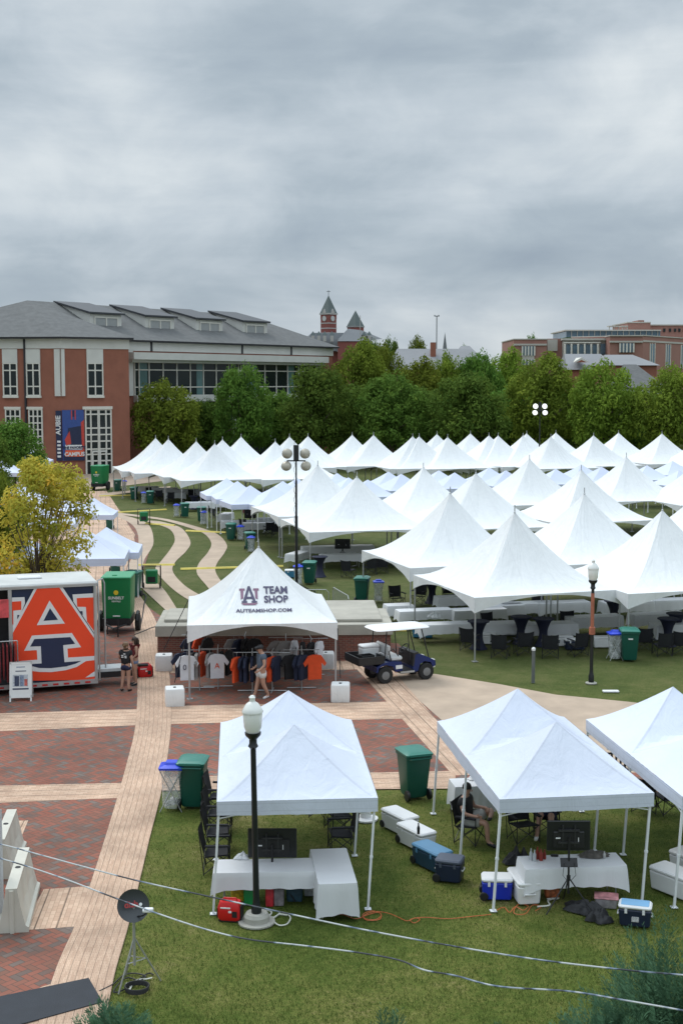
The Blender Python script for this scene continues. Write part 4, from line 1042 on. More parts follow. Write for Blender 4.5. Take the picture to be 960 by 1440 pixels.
blk(793, 924, 352, 22, 466, 'glazed_penthouse', BG, 475); blk(791, 925, 351, 24, 464.6, 'penthouse_roof', FS, 466.2)
for px in range(800, 924, 8): blk(px, px + .8, 351.7, .2, 466, 'penthouse_mullion', FS, 475)
blk(878, 910, 365, 20, 455, 'stair_tower', FB); blk(877.5, 910.5, 364.8, 20.4, 453.8, 'stone_coping', FS, 455.3)
blk(908, 990, 372, 20, 458.5, 'upper_storey', FB); blk(908, 990, 371.6, 20.4, 457.3, 'stone_coping', FS, 458.8)
for px in (928, 936, 943, 949, 956, 963): blk(px, px + 3, 371.6, .3, 463, 'window', GLASS, 467.5)
blk(893, 901, 366, 8, 451.5, 'roof_vent', FB, 454.5)
for x0, x1 in ((853, 866), (871, 878)):
    for x in (x0, (x0 + x1) / 2, x1): blk(x - .5, x + .5, 353, .4, 460, 'pergola_post', FS, 466)
    blk(x0 - .8, x1 + .8, 352.6, 3, 459, 'pergola_beam', FS, 460.4)
# ---------------------------------------------------------------- props
BLK = M('black_plastic', (.012, .012, .014), .5, .2); BLKF = M('black_chair_fabric', (.011, .012, .016), .85, .2)
NAVYF = M('navy_spandex', (.008, .011, .035), .7, .15, 2, .2, 6); GRN = M('bin_green', (.006, .085, .062), .45, .06, 2, .1, 20)
GLID = M('bin_lid_green', (.015, .155, .115), .4, .05); BLUEP = M('blue_plastic', (.015, .05, .55), .35, .05)
CLOTH = fabric('white_tablecloth', (.74, .75, .77), .1, .5, 3, .03)
STEEL = M('galvanised_steel', (.42, .43, .43), .4, .1, 8, metal=.5)
WPL = M('white_plastic', (.74, .745, .75), .4, .03); TYRE = M('rubber_tyre', (.015, .015, .015), .8, .2)
def bagmat():
    m, nt, b = new_mat('clear_bag'); tc = N(nt, 'ShaderNodeTexCoord'); f = noise_(nt, tc.outputs['Object'], 7, 4, .6, .6)
    b.inputs['Base Color'].default_value = (.62, .65, .66, 1); b.inputs['Roughness'].default_value = .25
    nt.links.new(ramp(nt, f, [(.35, (.12, .12, .12)), (.7, (.75, .75, .75))]), b.inputs['Alpha'])
    return m
BAG = bagmat(); MATS['clear_bag'] = BAG
def make_bin():
    t = thing('wheeled_bin', '', 'bin')
    MB().loft([(.06, .44, .46, .05), (.12, .48, .50, .05), (.98, .60, .68, .06), (1.0, .64, .74, .06), (1.06, .64, .74, .06)]).build('body', GRN, t, smooth=35)
    MB().loft([(1.062, .66, .78, .06), (1.10, .67, .79, .06), (1.15, .55, .62, .1)]).box(0, .40, 1.07, .5, .06, .05).build('lid', GLID, t, smooth=35)
    for s in (-1, 1):
        MB().lathe([(.05, -.035), (.125, -.03), (.13, 0), (.125, .03), (.05, .035)], (s * .27, .28, .13), 14, Matrix.Rotation(PI / 2, 3, 'Y')).build('wheel', BLK, t, smooth=40)
    MB().tube([(-.25, .36, 1.0), (-.25, .46, 1.02), (.25, .46, 1.02), (.25, .36, 1.0)], .018, 6).build('handle', GRN, t)
    MB().box(0, -.345, .80, .16, .01, .05).build('label_plate', WPL, t)
    return t
wb = make_bin()
bins = [(270, 1139, 1.08, 'green wheeled bin beside the blue-lidded bag stand, at the front lawn corner'),
        (582, 1126, 1.1, 'green wheeled bin between the two front double canopies, on the lawn edge'),
        (886, 931, 1.08, 'green wheeled bin under the stained tent, right of the far lamp post'),
        (509, 848, 1.08, 'green wheeled bin beside the tent leg above the golf cart'),
        (435, 822, 1.05, 'green wheeled bin at the foot of the work light mast'),
        (259.5, 728, 1.0, 'green wheeled bin under the small eave near the curved paths, with white table behind'),
        (283, 734, 1.0, 'green wheeled bin just left of the small blue-white canopy legs'),
        (324.5, 760, 1.0, 'green wheeled bin in front of the small canopy with the red object'),
        (351, 774, 1.0, 'green wheeled bin behind the peak of the shop tent'),
        (165, 691, 1.0, 'green wheeled bin by the brick building entrance'),
        (188, 703, 1.0, 'green wheeled bin at the leftmost peaked tents, left of its neighbour'),
        (211, 709, 1.0, 'green wheeled bin under the left peaked tents, beside a bag stand'),
        (154, 745, 1.0, 'green wheeled bin beside the small white plaza canopy'),
        (161, 806, 1.0, 'green wheeled bin under the plaza canopy behind the trailer'),
        (186, 841, 1.15, 'green wheeled bin right behind the tall green generator')]
bin_rot = [rad(176), rad(200), rad(-5), rad(170), rad(-8)]
for i, (px, py, s, lb) in enumerate(bins):
    x, y = G(px, py); place(wb, STT, (x, y + .3, 0), (bin_rot[i] if i < 5 else R.uniform(-.3, .3)), lb, 'green wheeled bins', (s, s, s))
def make_bagstand():
    t = thing('recycling_bag_stand', '', 'waste bag')
    m = MB()
    for s in (-1, 1):
        m.tube([(-.24, s * .24, 0), (.24, s * .22, .93)], .012, 5).tube([(.24, s * .24, 0), (-.24, s * .22, .93)], .012, 5)
    m.build('folding_frame', STEEL, t)
    MB().loft([(.06, .34, .36, .12), (.2, .42, .42, .12), (.5, .40, .38, .1), (.93, .46, .46, .05)], k=4).build('clear_bag', BAG, t, smooth=60)
    MB().loft([(.94, .52, .52, .04), (.985, .53, .53, .04), (1.03, .3, .3, .04), (1.08, .24, .24, .03)]).build('lid', BLUEP, t, smooth=35)
    r = random.Random(2); m = MB()
    for i in range(9): m.tube([(r.uniform(-.13, .13), r.uniform(-.13, .13), .10 + .03 * i * .5), (r.uniform(-.15, .15), r.uniform(-.15, .15), .12 + .03 * i * .5)], .032, 6)
    m.build('bottles', WPL, t); return t
bs = make_bagstand()
for px, py, s, lb in [(241, 1141, 1.12, 'blue-lidded clear bag stand left of the green bin on the front lawn'),
                      (865, 929, 1.05, 'blue-lidded clear bag stand holding cans, right of the far lamp post'),
                      (532, 847, 1.0, 'pale-lidded full bag stand beside the bin above the golf cart'),
                      (419, 823, 1.0, 'blue-lidded clear bag stand at the work light mast'),
                      (287, 738, .95, 'blue-lidded bag stand in front of the small canopy legs'),
                      (338, 760, .95, 'blue-lidded bag stand beside the bin of the small canopy'),
                      (353, 777, .95, 'blue-lidded bag stand right behind the shop tent peak'),
                      (248, 727, .95, 'blue-lidded bag stand before the white table, near the curved paths'),
                      (202, 708, .95, 'blue-lidded bag stand between two bins at the left peaked tents'),
                      (175, 690, .95, 'clear bag stand beside the bin at the building entrance')]:
    x, y = G(px, py); place(bs, STT, (x, y + .2, 0), R.uniform(-.2, .2), lb, 'recycling bag stands', (s, s, s))
# ---- tables with cloths
def cloth(L, Wd, h, drop, seed=0, corner=.14, lift=0):
    """draped cloth: flat top, hanging sides with folds and longer corners"""
    mb = MB(); r = random.Random(seed); hl, hw = L / 2, Wd / 2; n = 96
    def per(s):      # unit perimeter param -> point on rounded rectangle
        P = 2 * (L + Wd); d = s * P
        for q, (l, f) in enumerate(((L, lambda t: (-hl + t, -hw, 0, -1)), (Wd, lambda t: (hl, -hw + t, 1, 0)), (L, lambda t: (hl - t, hw, 0, 1)), (Wd, lambda t: (-hl, hw - t, -1, 0)))):
            if d <= l or q == 3: return f(min(d, l)) + (min(d, l - d) if l > d else 0,)
            d -= l
    base = [per(i / n) for i in range(n)]
    ph = r.uniform(0, 6); levels = 6; vs = []
    for k in range(levels + 1):
        t = k / levels
        for i, (x, y, nx, ny, dc) in enumerate(base):
            a = i / n * 2 * PI
            fold = math.sin(a * 17 + ph) * .5 + math.sin(a * 7 + ph * 2) * .5
            cornerx = math.exp(-dc / .16)
            out = .012 + t * (.018 + .02 * fold + .05 * cornerx)
            dx, dy = (nx, ny) if cornerx < .5 else ((1 if x > 0 else -1) * .7, (1 if y > 0 else -1) * .7)
            z = h - drop * t * (1 + .03 * fold) - corner * cornerx * t
            if k == 0: out = 0
            vs.append((x + dx * out, y + dy * out, max(.015, z)))
    fs = [(k * n + (i + 1) % n, k * n + i, (k + 1) * n + i, (k + 1) * n + (i + 1) % n) for k in range(levels) for i in range(n)]
    mb.add(vs, fs); mb.add([(*v[:2], h + .0) for v in vs[:n]], [tuple(range(n))])
    return mb
TBL = {}
def table(c, rz, L, Wd, lb, drop=.35, h=.75, seed=1, group=None, corner=.14, under=True):
    key = (L, Wd, drop, h)
    if key not in TBL:
        t = thing('folding_table', '', 'table')
        MB().rbox(0, 0, h - .06, L - .02, Wd - .02, .045, .01).build('tabletop', WPL, t)
        for sx in (-1, 1):
            for sy in (-1, 1): MB().tube([(sx * (L / 2 - .2), sy * (Wd / 2 - .1), 0), (sx * (L / 2 - .2), sy * (Wd / 2 - .1), h - .06)], .014, 6).build('leg', STEEL, t)
        cl = cloth(L, Wd, h, drop, seed, corner).build('tablecloth', CLOTH, None, smooth=55); tag(cl, '', 'tablecloth')
        TBL[key] = (t, cl, False); t2, c2 = t, cl
        KIDS[t.name] = kids(t)
        t2.location = (*c, 0); t2.rotation_euler.z = rz; c2.location = (*c, .004); c2.rotation_euler.z = rz
    else:
        t, cl, _ = TBL[key]; t2 = dup(t, c, rz); c2 = dup(cl, (*c, .004), rz)
    t2['label'] = 'folding table under the ' + lb; c2['label'] = lb
    if group: t2['group'] = 'folding tables ' + group; c2['group'] = 'white cloths ' + group
    return t2, c2
def tpx(px, py, rz, L, Wd, lb, **k): return table(G(px, py, .75), rz, L, Wd, lb, **k)
# front canopies
tpx(386, 1217, rad(3), 2.44, .76, 'long white tablecloth on the cross table behind the lamp post', drop=.34, seed=3, corner=.1)
tpx(468, 1219, rad(-84), 1.95, .76, 'white tablecloth hanging to the grass on the lengthwise table', h=.775, drop=.60, seed=4, corner=.1)
tpx(803, 1211, rad(6), 2.1, .76, 'white tablecloth under bottles and a grey jacket, right front canopy', drop=.40, seed=6, corner=.16)
tpx(662, 1100, rad(8), .95, .7, 'white tablecloth on the small table behind the seated man', drop=.55, seed=7, corner=.1)
# tables below the peaked tents: (px of table top centre, py, rotation, length)
tl = []
for px, py, a, L in [(596, 857, 6, 2.4), (628, 876, 4, 2.4), (706, 875, 3, 2.4), (769, 876, 3, 2.4), (834, 866, 6, 2.4), (923, 862, 6, 2.4), (672, 856, 6, 2.4), (740, 847, 5, 2.4), (790, 846, 5, 2.4), (707, 850, 5, 1.8),
                     (880, 845, 5, 2.4), (950, 842, 5, 2.4), (648, 838, 5, 2.4), (479, 779, 4, 2.4), (452, 768, 4, 2.4), (497, 767, 4, 2.4), (418, 777, 60, 1.8), (560, 850, 6, 1.2), (955, 876, 6, 2.4)]:
    tl.append(tpx(px, py, rad(a + 8), L, .76, '', group='below the near peaked tents', drop=.38 if px < 700 else .44))
def olab(pairs, ctx):
    pairs.sort(key=lambda p: p[1].location.x / p[1].location.y)
    for i, (t, c) in enumerate(pairs):
        wd = 'leftmost' if i == 0 else 'rightmost' if i == len(pairs) - 1 else ORD[i] + ' from the left'
        c['label'] = 'white tablecloth ' + ctx + ', ' + wd; t['label'] = 'folding table ' + ctx + ', ' + wd
olab(tl, 'below the near peaked tents')
tl = []
for px, py, a, L in [(281, 706, 5, 2.4), (300, 705, 8, 2.4), (335, 732, 4, 2.4), (365, 735, 4, 2.4), (318, 722, 80, 1.8), (205, 684, 5, 2.4), (232, 686, 5, 2.4), (262, 688, 5, 2.4), (384, 728, 20, 2.4), (247, 693, 5, 1.8)]:
    tl.append(tpx(px, py, rad(a), L, .76, '', group='below the left tents', drop=.45))
olab(tl, 'below the tents by the curved paths')
# ---- camp chair: faces -y
def make_chair():
    t = thing('camp_chair', '', 'chair')
    MB().add([(-.26, -.24, .43), (.26, -.24, .43), (.24, .22, .38), (-.24, .22, .38), (-.26, -.24, .40), (.26, -.24, .40), (.24, .22, .35), (-.24, .22, .35)], [(0, 1, 2, 3), (7, 6, 5, 4), (0, 4, 5, 1), (1, 5, 6, 2), (2, 6, 7, 3), (3, 7, 4, 0)]).build('seat', BLKF, t)
    MB().grid(lambda i, j: ((2 * i - 1) * (.27 + .01 * j), .22 + .10 * j + .04 * (1 - (2 * i - 1) ** 2), .40 + .52 * j - .03 * (1 - (2 * i - 1) ** 2) * j), 6, 4).grid(lambda i, j: ((1 - 2 * i) * (.27 + .01 * j), .235 + .10 * j + .04 * (1 - (2 * i - 1) ** 2), .40 + .52 * j - .03 * (1 - (2 * i - 1) ** 2) * j), 6, 4).build('backrest', BLKF, t, smooth=60)
    for s in (-1, 1):
        MB().box(s * .30, -.02, .60, .08, .46, .03).build('armrest', BLKF, t)
        MB().tube([(s * .29, -.25, 0), (s * .29, -.25, .60)], .011, 5).build('front_leg', BLK, t); MB().tube([(s * .29, .24, 0), (s * .29, .34, .93)], .011, 5).build('rear_leg', BLK, t)
        MB().tube([(s * .29, -.25, .03), (s * .27, .24, .42), (s * .28, .0, .23), (s * .29, .24, .03), (s * .27, -.25, .42)], .010, 5).build('side_brace', BLK, t)
    MB().tube([(-.29, -.26, .03), (.27, -.26, .42), (0, -.26, .23), (-.27, -.26, .42), (.29, -.26, .03)], .010, 5).build('front_brace', BLK, t); MB().tube([(-.29, .25, .03), (.27, .25, .40), (0, .25, .22), (-.27, .25, .40), (.29, .25, .03)], .010, 5).build('rear_brace', BLK, t)
    return t
ch = make_chair()
def chair(px, py, rz, lb, s=1.0, group='black folding camp chairs'):
    x, y = G(px, py); return place(ch, STT, (x, y, 0), rad(rz), lb, group, (s, s, s))
for i, (px, py, w_) in enumerate([(305, 1224, 'nearest'), (307, 1193, 'second nearest'), (308, 1166, 'second farthest'), (309, 1142, 'farthest')]):
    chair(px, py, 88 + R.uniform(-6, 6), 'black camp chair along the left legs of the left front canopy, %s of four' % w_, 1.06)
for i, (px, py, a, w_) in enumerate([(480, 1197, -82, 'nearest'), (477, 1168, -70, 'middle'), (458, 1150, -40, 'farthest')]):
    chair(px, py, a, 'black camp chair at the right legs of the left front canopy, %s of three' % w_, 1.06)
chair(660, 1183, 62, 'black camp chair the man in the black shirt sits in', 1.05)
chair(735, 1182, 20, 'empty black camp chair beside the seated man, in the shade', 1.0)
chair(768, 1172, -10, 'black camp chair behind the television under the right front canopy', 1.0)
chair(906, 1140, 160, 'black camp chair near the bench, left of a pair at the right edge', 1.0); chair(938, 1142, 200, 'black camp chair near the right edge, in front of the brick strip', 1.0)
cl = []
for px, py, a in [(558, 853, 20), (588, 850, -30), (632, 848, 10), (703, 925, 160), (735, 921, 190), (773, 925, 170), (812, 922, 200), (905, 915, 170), (930, 922, 190), (956, 920, 170), (490, 812, 150), (520, 808, 200), (536, 806, 190), (690, 895, 30), (800, 893, 10), (650, 858, 0), (715, 868, 0), (760, 868, 20), (868, 858, -10), (545, 797, 180), (660, 915, 150)]:
    cl.append(chair(px, py, a, '', 1.05, 'chairs below the near peaked tents'))
order(cl, 'black camp chair below the near peaked tents, %s')
cl = []
for px, py, a in [(300, 728, 100), (306, 734, 80), (388, 755, 180), (378, 753, 200), (225, 705, 20), (240, 708, 0), (282, 716, 180), (270, 704, 10), (306, 716, 0), (345, 748, 150), (212, 700, 40)]:
    cl.append(chair(px, py, a, '', 1.05, 'chairs below the left tents'))
order(cl, 'black camp chair below the left-hand tents near the curved paths, %s')
# ---- spandex high tables
def make_high():
    t = thing('cocktail_table', '', 'high table')
    pr = []
    for i in range(13):
        z = i / 12 * 1.07; k = abs(z / 1.07 - .48) * 2; pr.append((.145 + .17 * k ** 1.8 + (.0 if z > .05 else .02), z))
    MB().lathe(pr, n=12).build('spandex_cover', NAVYF, t, smooth=60); MB().lathe([(.36, 1.05), (.38, 1.06), (.38, 1.09), (.36, 1.10)], n=20).build('tabletop', NAVYF, t); return t
hi = make_high(); cl = []
for px, py in [(672, 912), (607, 848), (763, 908), (449.5, 811), (732, 905), (938, 908), (950, 900), (700, 862), (862, 880), (273, 716)]:
    x, y = G(px, py); cl.append(place(hi, STT, (x, y, 0), 0, '', 'navy covered high tables', (1.15, 1.15, 1.02)))
order(cl, 'navy stretch-covered high table below the tents, %s')
# ---- coolers
def cooler(px, py, rz, dims, body, lidc, lb, wheels=False, logo=None, handle=True, z=0.0, lidtop=None):
    L, Wd, h = dims; x, y = G(px, py, z); t = thing('cooler', lb, 'cooler', (x, y, z), rad(rz), 'coolers')
    hb = h * .76
    MB().rbox(0, 0, .02, L, Wd, hb, .022, taper=.93).build('body', body, t, smooth=35)
    MB().rbox(0, 0, hb + .028, L * 1.03, Wd * 1.04, h - hb - .03, .028).build('lid', lidc, t, smooth=35)
    if lidtop: MB().rbox(0, 0, h - .006, L * .86, Wd * .80, .016, .006).build('lid_panel', lidtop, t)
    for s in (-1, 1):
        if handle: MB().tube([(s * L * .485, -Wd * .22, hb * .72), (s * L * .53, -Wd * .22, hb * .66), (s * L * .53, Wd * .22, hb * .66), (s * L * .485, Wd * .22, hb * .72)], .013, 5).build('handle', WPL if body is WPL else (BLK if body is not NVC else WPL), t)
        MB().box(s * L * .27, -Wd * .51, hb - .05, .05, .02, .09).build('latch', lidc, t)
    if wheels:
        for s in (-1, 1): MB().lathe([(.07, -.025), (.09, -.02), (.09, .02), (.07, .025)], (-L * .43, s * Wd * .48, .09), 12, Matrix.Rotation(PI / 2, 3, 'X')).build('wheel', BLK, t)
    if logo: MB().box(L * .02, -Wd * .497, hb * .38, L * .22, .012, hb * .3).build('label_plate', logo, t)
    return t
NVC = M('navy_cooler', (.010, .018, .045), .4, .08); BLC = M('royal_blue_cooler', (.01, .03, .42), .35, .05); TEAL = M('teal_blue_lid', (.09, .23, .38), .4, .05)
DTL = M('dark_teal_cooler', (.012, .045, .085), .4, .06); SKY = M('sky_blue_lid', (.20, .42, .66), .4, .05); DGREY = M('slate_lid', (.07, .085, .12), .45, .06); MIDB = M('mid_blue_cooler', (.04, .19, .33), .4, .06)
STK = M('printed_sticker', (.20, .12, .06), .4, .6, 30); PST = M('pale_sticker', (.50, .50, .52), .4, .5, 40)
cooler(562, 1168, -58, (.98, .46, .46), WPL, WPL, 'white cooler at the far end of the row between the canopies', True)
cooler(585, 1190, -58, (.98, .46, .46), WPL, WPL, 'white cooler second in the row, with a dark bottle on its lid', True)
cooler(607, 1219, -56, (.92, .46, .46), DTL, TEAL, 'dark teal cooler with blue lid, third in the row between the canopies', True)
cooler(632, 1237, -18, (.56, .46, .50), NVC, DGREY, 'squat navy cooler with slate lid at the near end of the row', True)
cooler(698, 1262, -4, (.62, .42, .47), BLC, WPL, 'royal blue cooler with white lid at the front left leg of the right canopy', True)
cooler(736, 1262, 98, (.92, .48, .49), WPL, WPL, 'white cooler pushed end-on beside the table, right canopy')
cooler(892, 1300, -16, (.62, .38, .44), NVC, WPL, 'navy cooler with white rim and sky blue lid, on the grass at the right', lidtop=SKY, logo=PST)
cooler(950, 1256, 126, (1.05, .52, .50), WPL, WPL, 'large white cooler with a coloured sticker at the right edge', logo=STK)
cooler(975, 1232, 126, (1.0, .5, .50), WPL, WPL, 'white cooler behind the stickered one, cut off by the right edge')
cooler(594, 896, -5, (.85, .48, .48), MIDB, WPL, 'blue cooler with white lid under the tent right of the golf cart')
for px, py, bd, ld, lb in [(807, 913, NVC, WPL, 'navy cooler with pale lid under the tent, left of the far lamp post'), (846, 910, WPL, WPL, 'white cooler under the tent, right behind the far lamp post'), (790, 908, WPL, WPL, 'white cooler in shade beside the table end, left of the navy one'),
                           (683, 905, WPL, WPL, 'small white cooler in the shade beside the navy high table'), (411, 812, MIDB, WPL, 'blue and white cooler at the table end by the work light mast'), (560, 867, WPL, WPL, 'white cooler at the end of the table above the golf cart'), (712, 893, WPL, WPL, 'white jug cooler on the ground beneath the frontmost tent')]:
    cooler(px, py, R.uniform(-8, 8), (.80, .45, .44), bd, ld, lb)
b = MB().lathe([(.03, 0), (.035, .14), (.015, .2), (.015, .25)], n=8).build('bottle', BLK); b.location = (*G(588, 1173, .47), .475); tag(b, 'dark bottle standing on the lid of a white cooler', 'bottle')
# ---- lamp posts
IRON = M('black_painted_iron', (.010, .012, .014), .35, .2, 4); LANT = M('frosted_lamp_glass', (.72, .73, .70), .25, .06, 4, spec=.6); COPPER = M('copper_tape', (.36, .12, .07), .6, .3, 4)
def lamp_post(px, py, h, lb, band=False, big=True):
    x, y = G(px, py); t = thing('lamp_post', lb, 'street lamp', (x, y, 0), 0, 'lantern lamp posts'); s = h / 4.4
    MB().lathe([(.36, 0), (.36, .03), (.25, .035), (.25, .14), (.21, .2)] if big else [(.20, 0), (.20, .03), (.15, .05)], n=20).build('concrete_base', M('pale_concrete', (.36, .35, .31), .9, .1, 3, .3), t)
    t.rotation_euler.y = -.013 if big else .0
    MB().lathe([(.10, .04 if not big else .2), (.10, .28), (.075, .34), (.062, .5), (.054, h - 1.05), (.10, h - 1.0), (.075, h - .94), (.075, h - .86), (.15, h - .78), (.16, h - .72)], n=12).build('post', IRON, t, smooth=35)
    if band: MB().lathe([(.062, 2.0), (.063, 3.2)], n=10).lathe([(.11, 1.75), (.11, 2.0)], n=8).build('copper_wrap', COPPER, t)
    MB().lathe([(.12, h - .74), (.17, h - .62), (.19, h - .34), (.17, h - .30)], n=16).build('lantern_glass', LANT, t, smooth=50)
    MB().lathe([(.205, h - .33), (.205, h - .30), (.17, h - .24), (.12, h - .16), (.06, h - .12), (.05, h - .08), (.065, h - .04), (.03, h)], n=16).build('lantern_cap', LANT, t, smooth=40)
    return t
lamp_post(361, 1297, 4.52, 'black lamp post with acorn lantern on a round base, in front of the left canopy')
lamp_post(830.5, 961, 4.38, 'black lamp post with copper wrap at the path, before the peaked tents', True, False)
lamp_post(515, 1152, 1.0, 'x') if False else None
# stub base seen behind the left canopy
x, y = G(514, 1152); tag(MB().lathe([(.30, 0), (.30, .04), (.14, .06), (.12, .22), (.11, .24)], n=16).build('round_base_plate', WPL, None, loc=(x, y, 0)), 'round white base plate on the grass right of the left canopy', 'base plate')
x, y = G(749, 960); bo_ = thing('bollard', 'slim grey bollard with a pale cap on the lawn beside the path', 'bollard', (x, y, 0)); MB().lathe([(.07, 0), (.065, .02), (.06, 1.15)], n=10).build('post', M('grey_bollard', (.12, .13, .13), .6), bo_); MB().lathe([(.07, 1.15), (.07, 1.22), (.04, 1.26)], n=10).build('cap', WPL, bo_)
x, y = G(858, 973); tag(MB().rbox(0, 0, 0, .55, .22, .05, .01).build('drain_cover', WPL, None, loc=(x, y, 0)), 'small white cover lying flush in the lawn right of the far lamp post', 'cover')
# ---- work light masts
def light_mast(px, py, h, lb, rz=0, s=1.0, on=False, spread=.42):
    x, y = G(px, py); t = thing('light_mast', lb, 'light tower', (x, y, 0), rz)
    MB().tube([(0, 0, 0), (0, 0, h * .55)], .075 * s, 8).tube([(0, 0, h * .55), (0, 0, h * .8)], .055 * s, 8).tube([(0, 0, h * .8), (0, 0, h)], .04 * s, 8).build('mast', IRON, t)
    MB().tube([(-spread * 1.1, 0, h - .45), (spread * 1.1, 0, h - .45)], .035 * s, 6).box(0, 0, h - .42, .26 * s, .12, .75 * s).build('head_frame', IRON, t)
    lm = M('lamp_housing', (.36, .33, .27), .35, .15, metal=.3)
    if on:
        lm2, nt, bb = new_mat('lit_lamp'); bb.inputs['Emission Color'].default_value = (1, .98, .94, 1); bb.inputs['Emission Strength'].default_value = .8; lm = lm2
    for sx in (-1, 1):
        for sz in (0, 1):
            c = (sx * spread * (1.05 if sz else 1.15), -.05, h - .72 + sz * .62)
            o = MB().lathe([(.02, -.15), (.16, -.12), (.24, -.02), (.26, .04), (.2, .12), (.07, .17)], c, 14, Matrix.Rotation(rad(65 + 10 * sz), 3, 'X')).build('lamp_head', lm, t, smooth=60); 
            if s != 1: pass
    if not on:
        n = 60; MB().tube([(-.09 + .04 * math.cos(i * .9), .04 * math.sin(i * .9), h * .35 + (h * .6) * i / n) for i in range(n)], .008, 4).build('coiled_cable', IRON, t)
    m = MB()
    for a in (30, 150, 270): m.tube([(0, 0, .5), (1.1 * math.cos(rad(a)), 1.1 * math.sin(rad(a)), 0)], .03, 5)
    m.build('outrigger', IRON, t); return t
light_mast(417, 835, 8.0 - .9, 'tall black work light mast with four oval lamp heads, behind the shop tent', 0)
light_mast(757, 690, 8.3, 'distant light mast with four lit lamps in front of the dark trees', 0, 1, True, .42)
# ---- low brick wall with stone coping
CAP = M('weathered_coping', (.36, .34, .29), .85, .14, 1.2, .3, 18)
def brickmat(name, c1, c2, mort, sc=1):
    m, nt, b = new_mat(name); tc = N(nt, 'ShaderNodeTexCoord'); sp = N(nt, 'ShaderNodeSeparateXYZ'); nt.links.new(tc.outputs['Object'], sp.inputs[0])
    cb = N(nt, 'ShaderNodeCombineXYZ'); nt.links.new(math_(nt, 'ADD', sp.outputs[0], sp.outputs[1]), cb.inputs[0]); nt.links.new(sp.outputs[2], cb.inputs[1])
    br = N(nt, 'ShaderNodeTexBrick'); nt.links.new(cb.outputs[0], br.inputs[0]); br.inputs['Scale'].default_value = 1; br.inputs['Brick Width'].default_value = .21 * sc; br.inputs['Row Height'].default_value = .075 * sc; br.inputs['Mortar Size'].default_value = .008 * sc
    br.inputs['Color1'].default_value = (*c1, 1); br.inputs['Color2'].default_value = (*c2, 1); br.inputs['Mortar'].default_value = (*mort, 1)
    nt.links.new(br.outputs[0], b.inputs['Base Color']); b.inputs['Roughness'].default_value = .85; return m
BW = brickmat('near_brick', (.20, .06, .04), (.12, .045, .035), (.18, .14, .11))
wl = thing('brick_wall', 'low red brick wall with weathered stone coping behind the shop tent', 'wall')
pA, pB = G(222, 930), G(549, 927); ang = math.atan2(pB[1] - pA[1], pB[0] - pA[0]); LW = math.dist(pA, pB); wl.location = (*pA, 0); wl.rotation_euler.z = ang
MB().box(LW / 2, 1.7, 0, LW, 3.4, .95).build('wall', BW, wl); MB().rbox(LW / 2, 1.7, .95, LW + .16, 3.56, .42, .02).build('coping', CAP, wl)
MB().rbox(1.45, 1.9, 1.37, 2.5, 2.5, .12, .02).build('raised_slab', CAP, wl); MB().rbox(LW - 1.6, 2.6, 1.37, 2.6, 4.4, .12, .02).build('raised_slab', CAP, wl)
# ---- metal barricade
def barricade(p0, p1, lb):
    a, b2 = G(*p0), G(*p1); L = math.dist(a, b2); t = thing('crowd_barrier', lb, 'barrier', (*a, 0), math.atan2(b2[1] - a[1], b2[0] - a[0]), 'steel crowd barriers')
    MB().tube([(0, 0, .15), (0, 0, .95), (.12, 0, 1.08), (L - .12, 0, 1.08), (L, 0, .95), (L, 0, .15), (0, 0, .15)], .022, 6).tube([(.1, -.25, .02), (.1, .25, .02)], .02, 5).tube([(L - .1, -.25, .02), (L - .1, .25, .02)], .02, 5).build('frame', STEEL, t)
    m = MB(); n = int(L / .14)
    for i in range(1, n): m.tube([(L * i / n, 0, .15), (L * i / n, 0, 1.08)], .008, 4)
    m.build('bars', STEEL, t)
barricade((418, 862), (462, 862), 'grey steel crowd barrier left of a pair behind the brick wall'); barricade((468, 858), (490, 872), 'grey steel crowd barrier turned towards the brick wall, behind it')
# ---- yellow cable covers
YL = M('yellow_cable_cover', (.62, .50, .10), .55, .1)
for i, (a, b2, lb) in enumerate([((254, 801), (398, 797), 'long yellow cable cover across the paths behind the shop tent'), ((195, 795.5), (246, 795), 'yellow cable cover across the path left of the long one'),
                                 ((262, 747), (318, 749.5), 'yellow cable cover near the small canopy legs'), ((205, 737), (246, 739.5), 'short yellow cable cover beside the green fan cart'),
                                 ((133, 723), (234, 717), 'pale yellow cable cover across the upper lawn'), ((536, 887), (571, 887), 'short bright yellow cover right behind the golf cart'), ((140, 698), (184, 697), 'thin yellow cable cover farthest away, near the entrance')]):
    A, B_ = G(*a), G(*b2); L = math.dist(A, B_); mb = MB().add([(0, -.13, 0), (0, .13, 0), (0, .06, .09), (0, -.06, .09), (L, -.13, 0), (L, .13, 0), (L, .06, .09), (L, -.06, .09)], [(0, 1, 2, 3), (7, 6, 5, 4), (0, 3, 7, 4), (3, 2, 6, 7), (2, 1, 5, 6)])
    o = mb.build('cable_cover', YL, None, loc=(*A, .005)); o.rotation_euler.z = math.atan2(B_[1] - A[1], B_[0] - A[0]); tag(o, lb, 'cable cover', 'yellow cable covers on the lawn')
# ---------------------------------------------------------------- trailer with emblem
NAVY = M('vinyl_navy', (.010, .022, .065), .35, .05, 1); ORG = M('vinyl_orange', (.80, .062, .016), .35, .04, 1); WV = M('vinyl_white', (.68, .69, .69), .4, .03, 1); ALU = M('brushed_aluminium', (.45, .46, .46), .35, .1, 2, metal=.5)
RUF = M('dull_white_roof', (.50, .51, .50), .6, .12, .8)
A, B_ = G(47, 962, .33), G(138, 955.6, .33)
an = math.atan2(B_[1] - A[1], B_[0] - A[0])
tr = thing('display_trailer', 'box trailer wrapped in a huge orange and white letter emblem on navy', 'trailer', (*B_, 0), an)
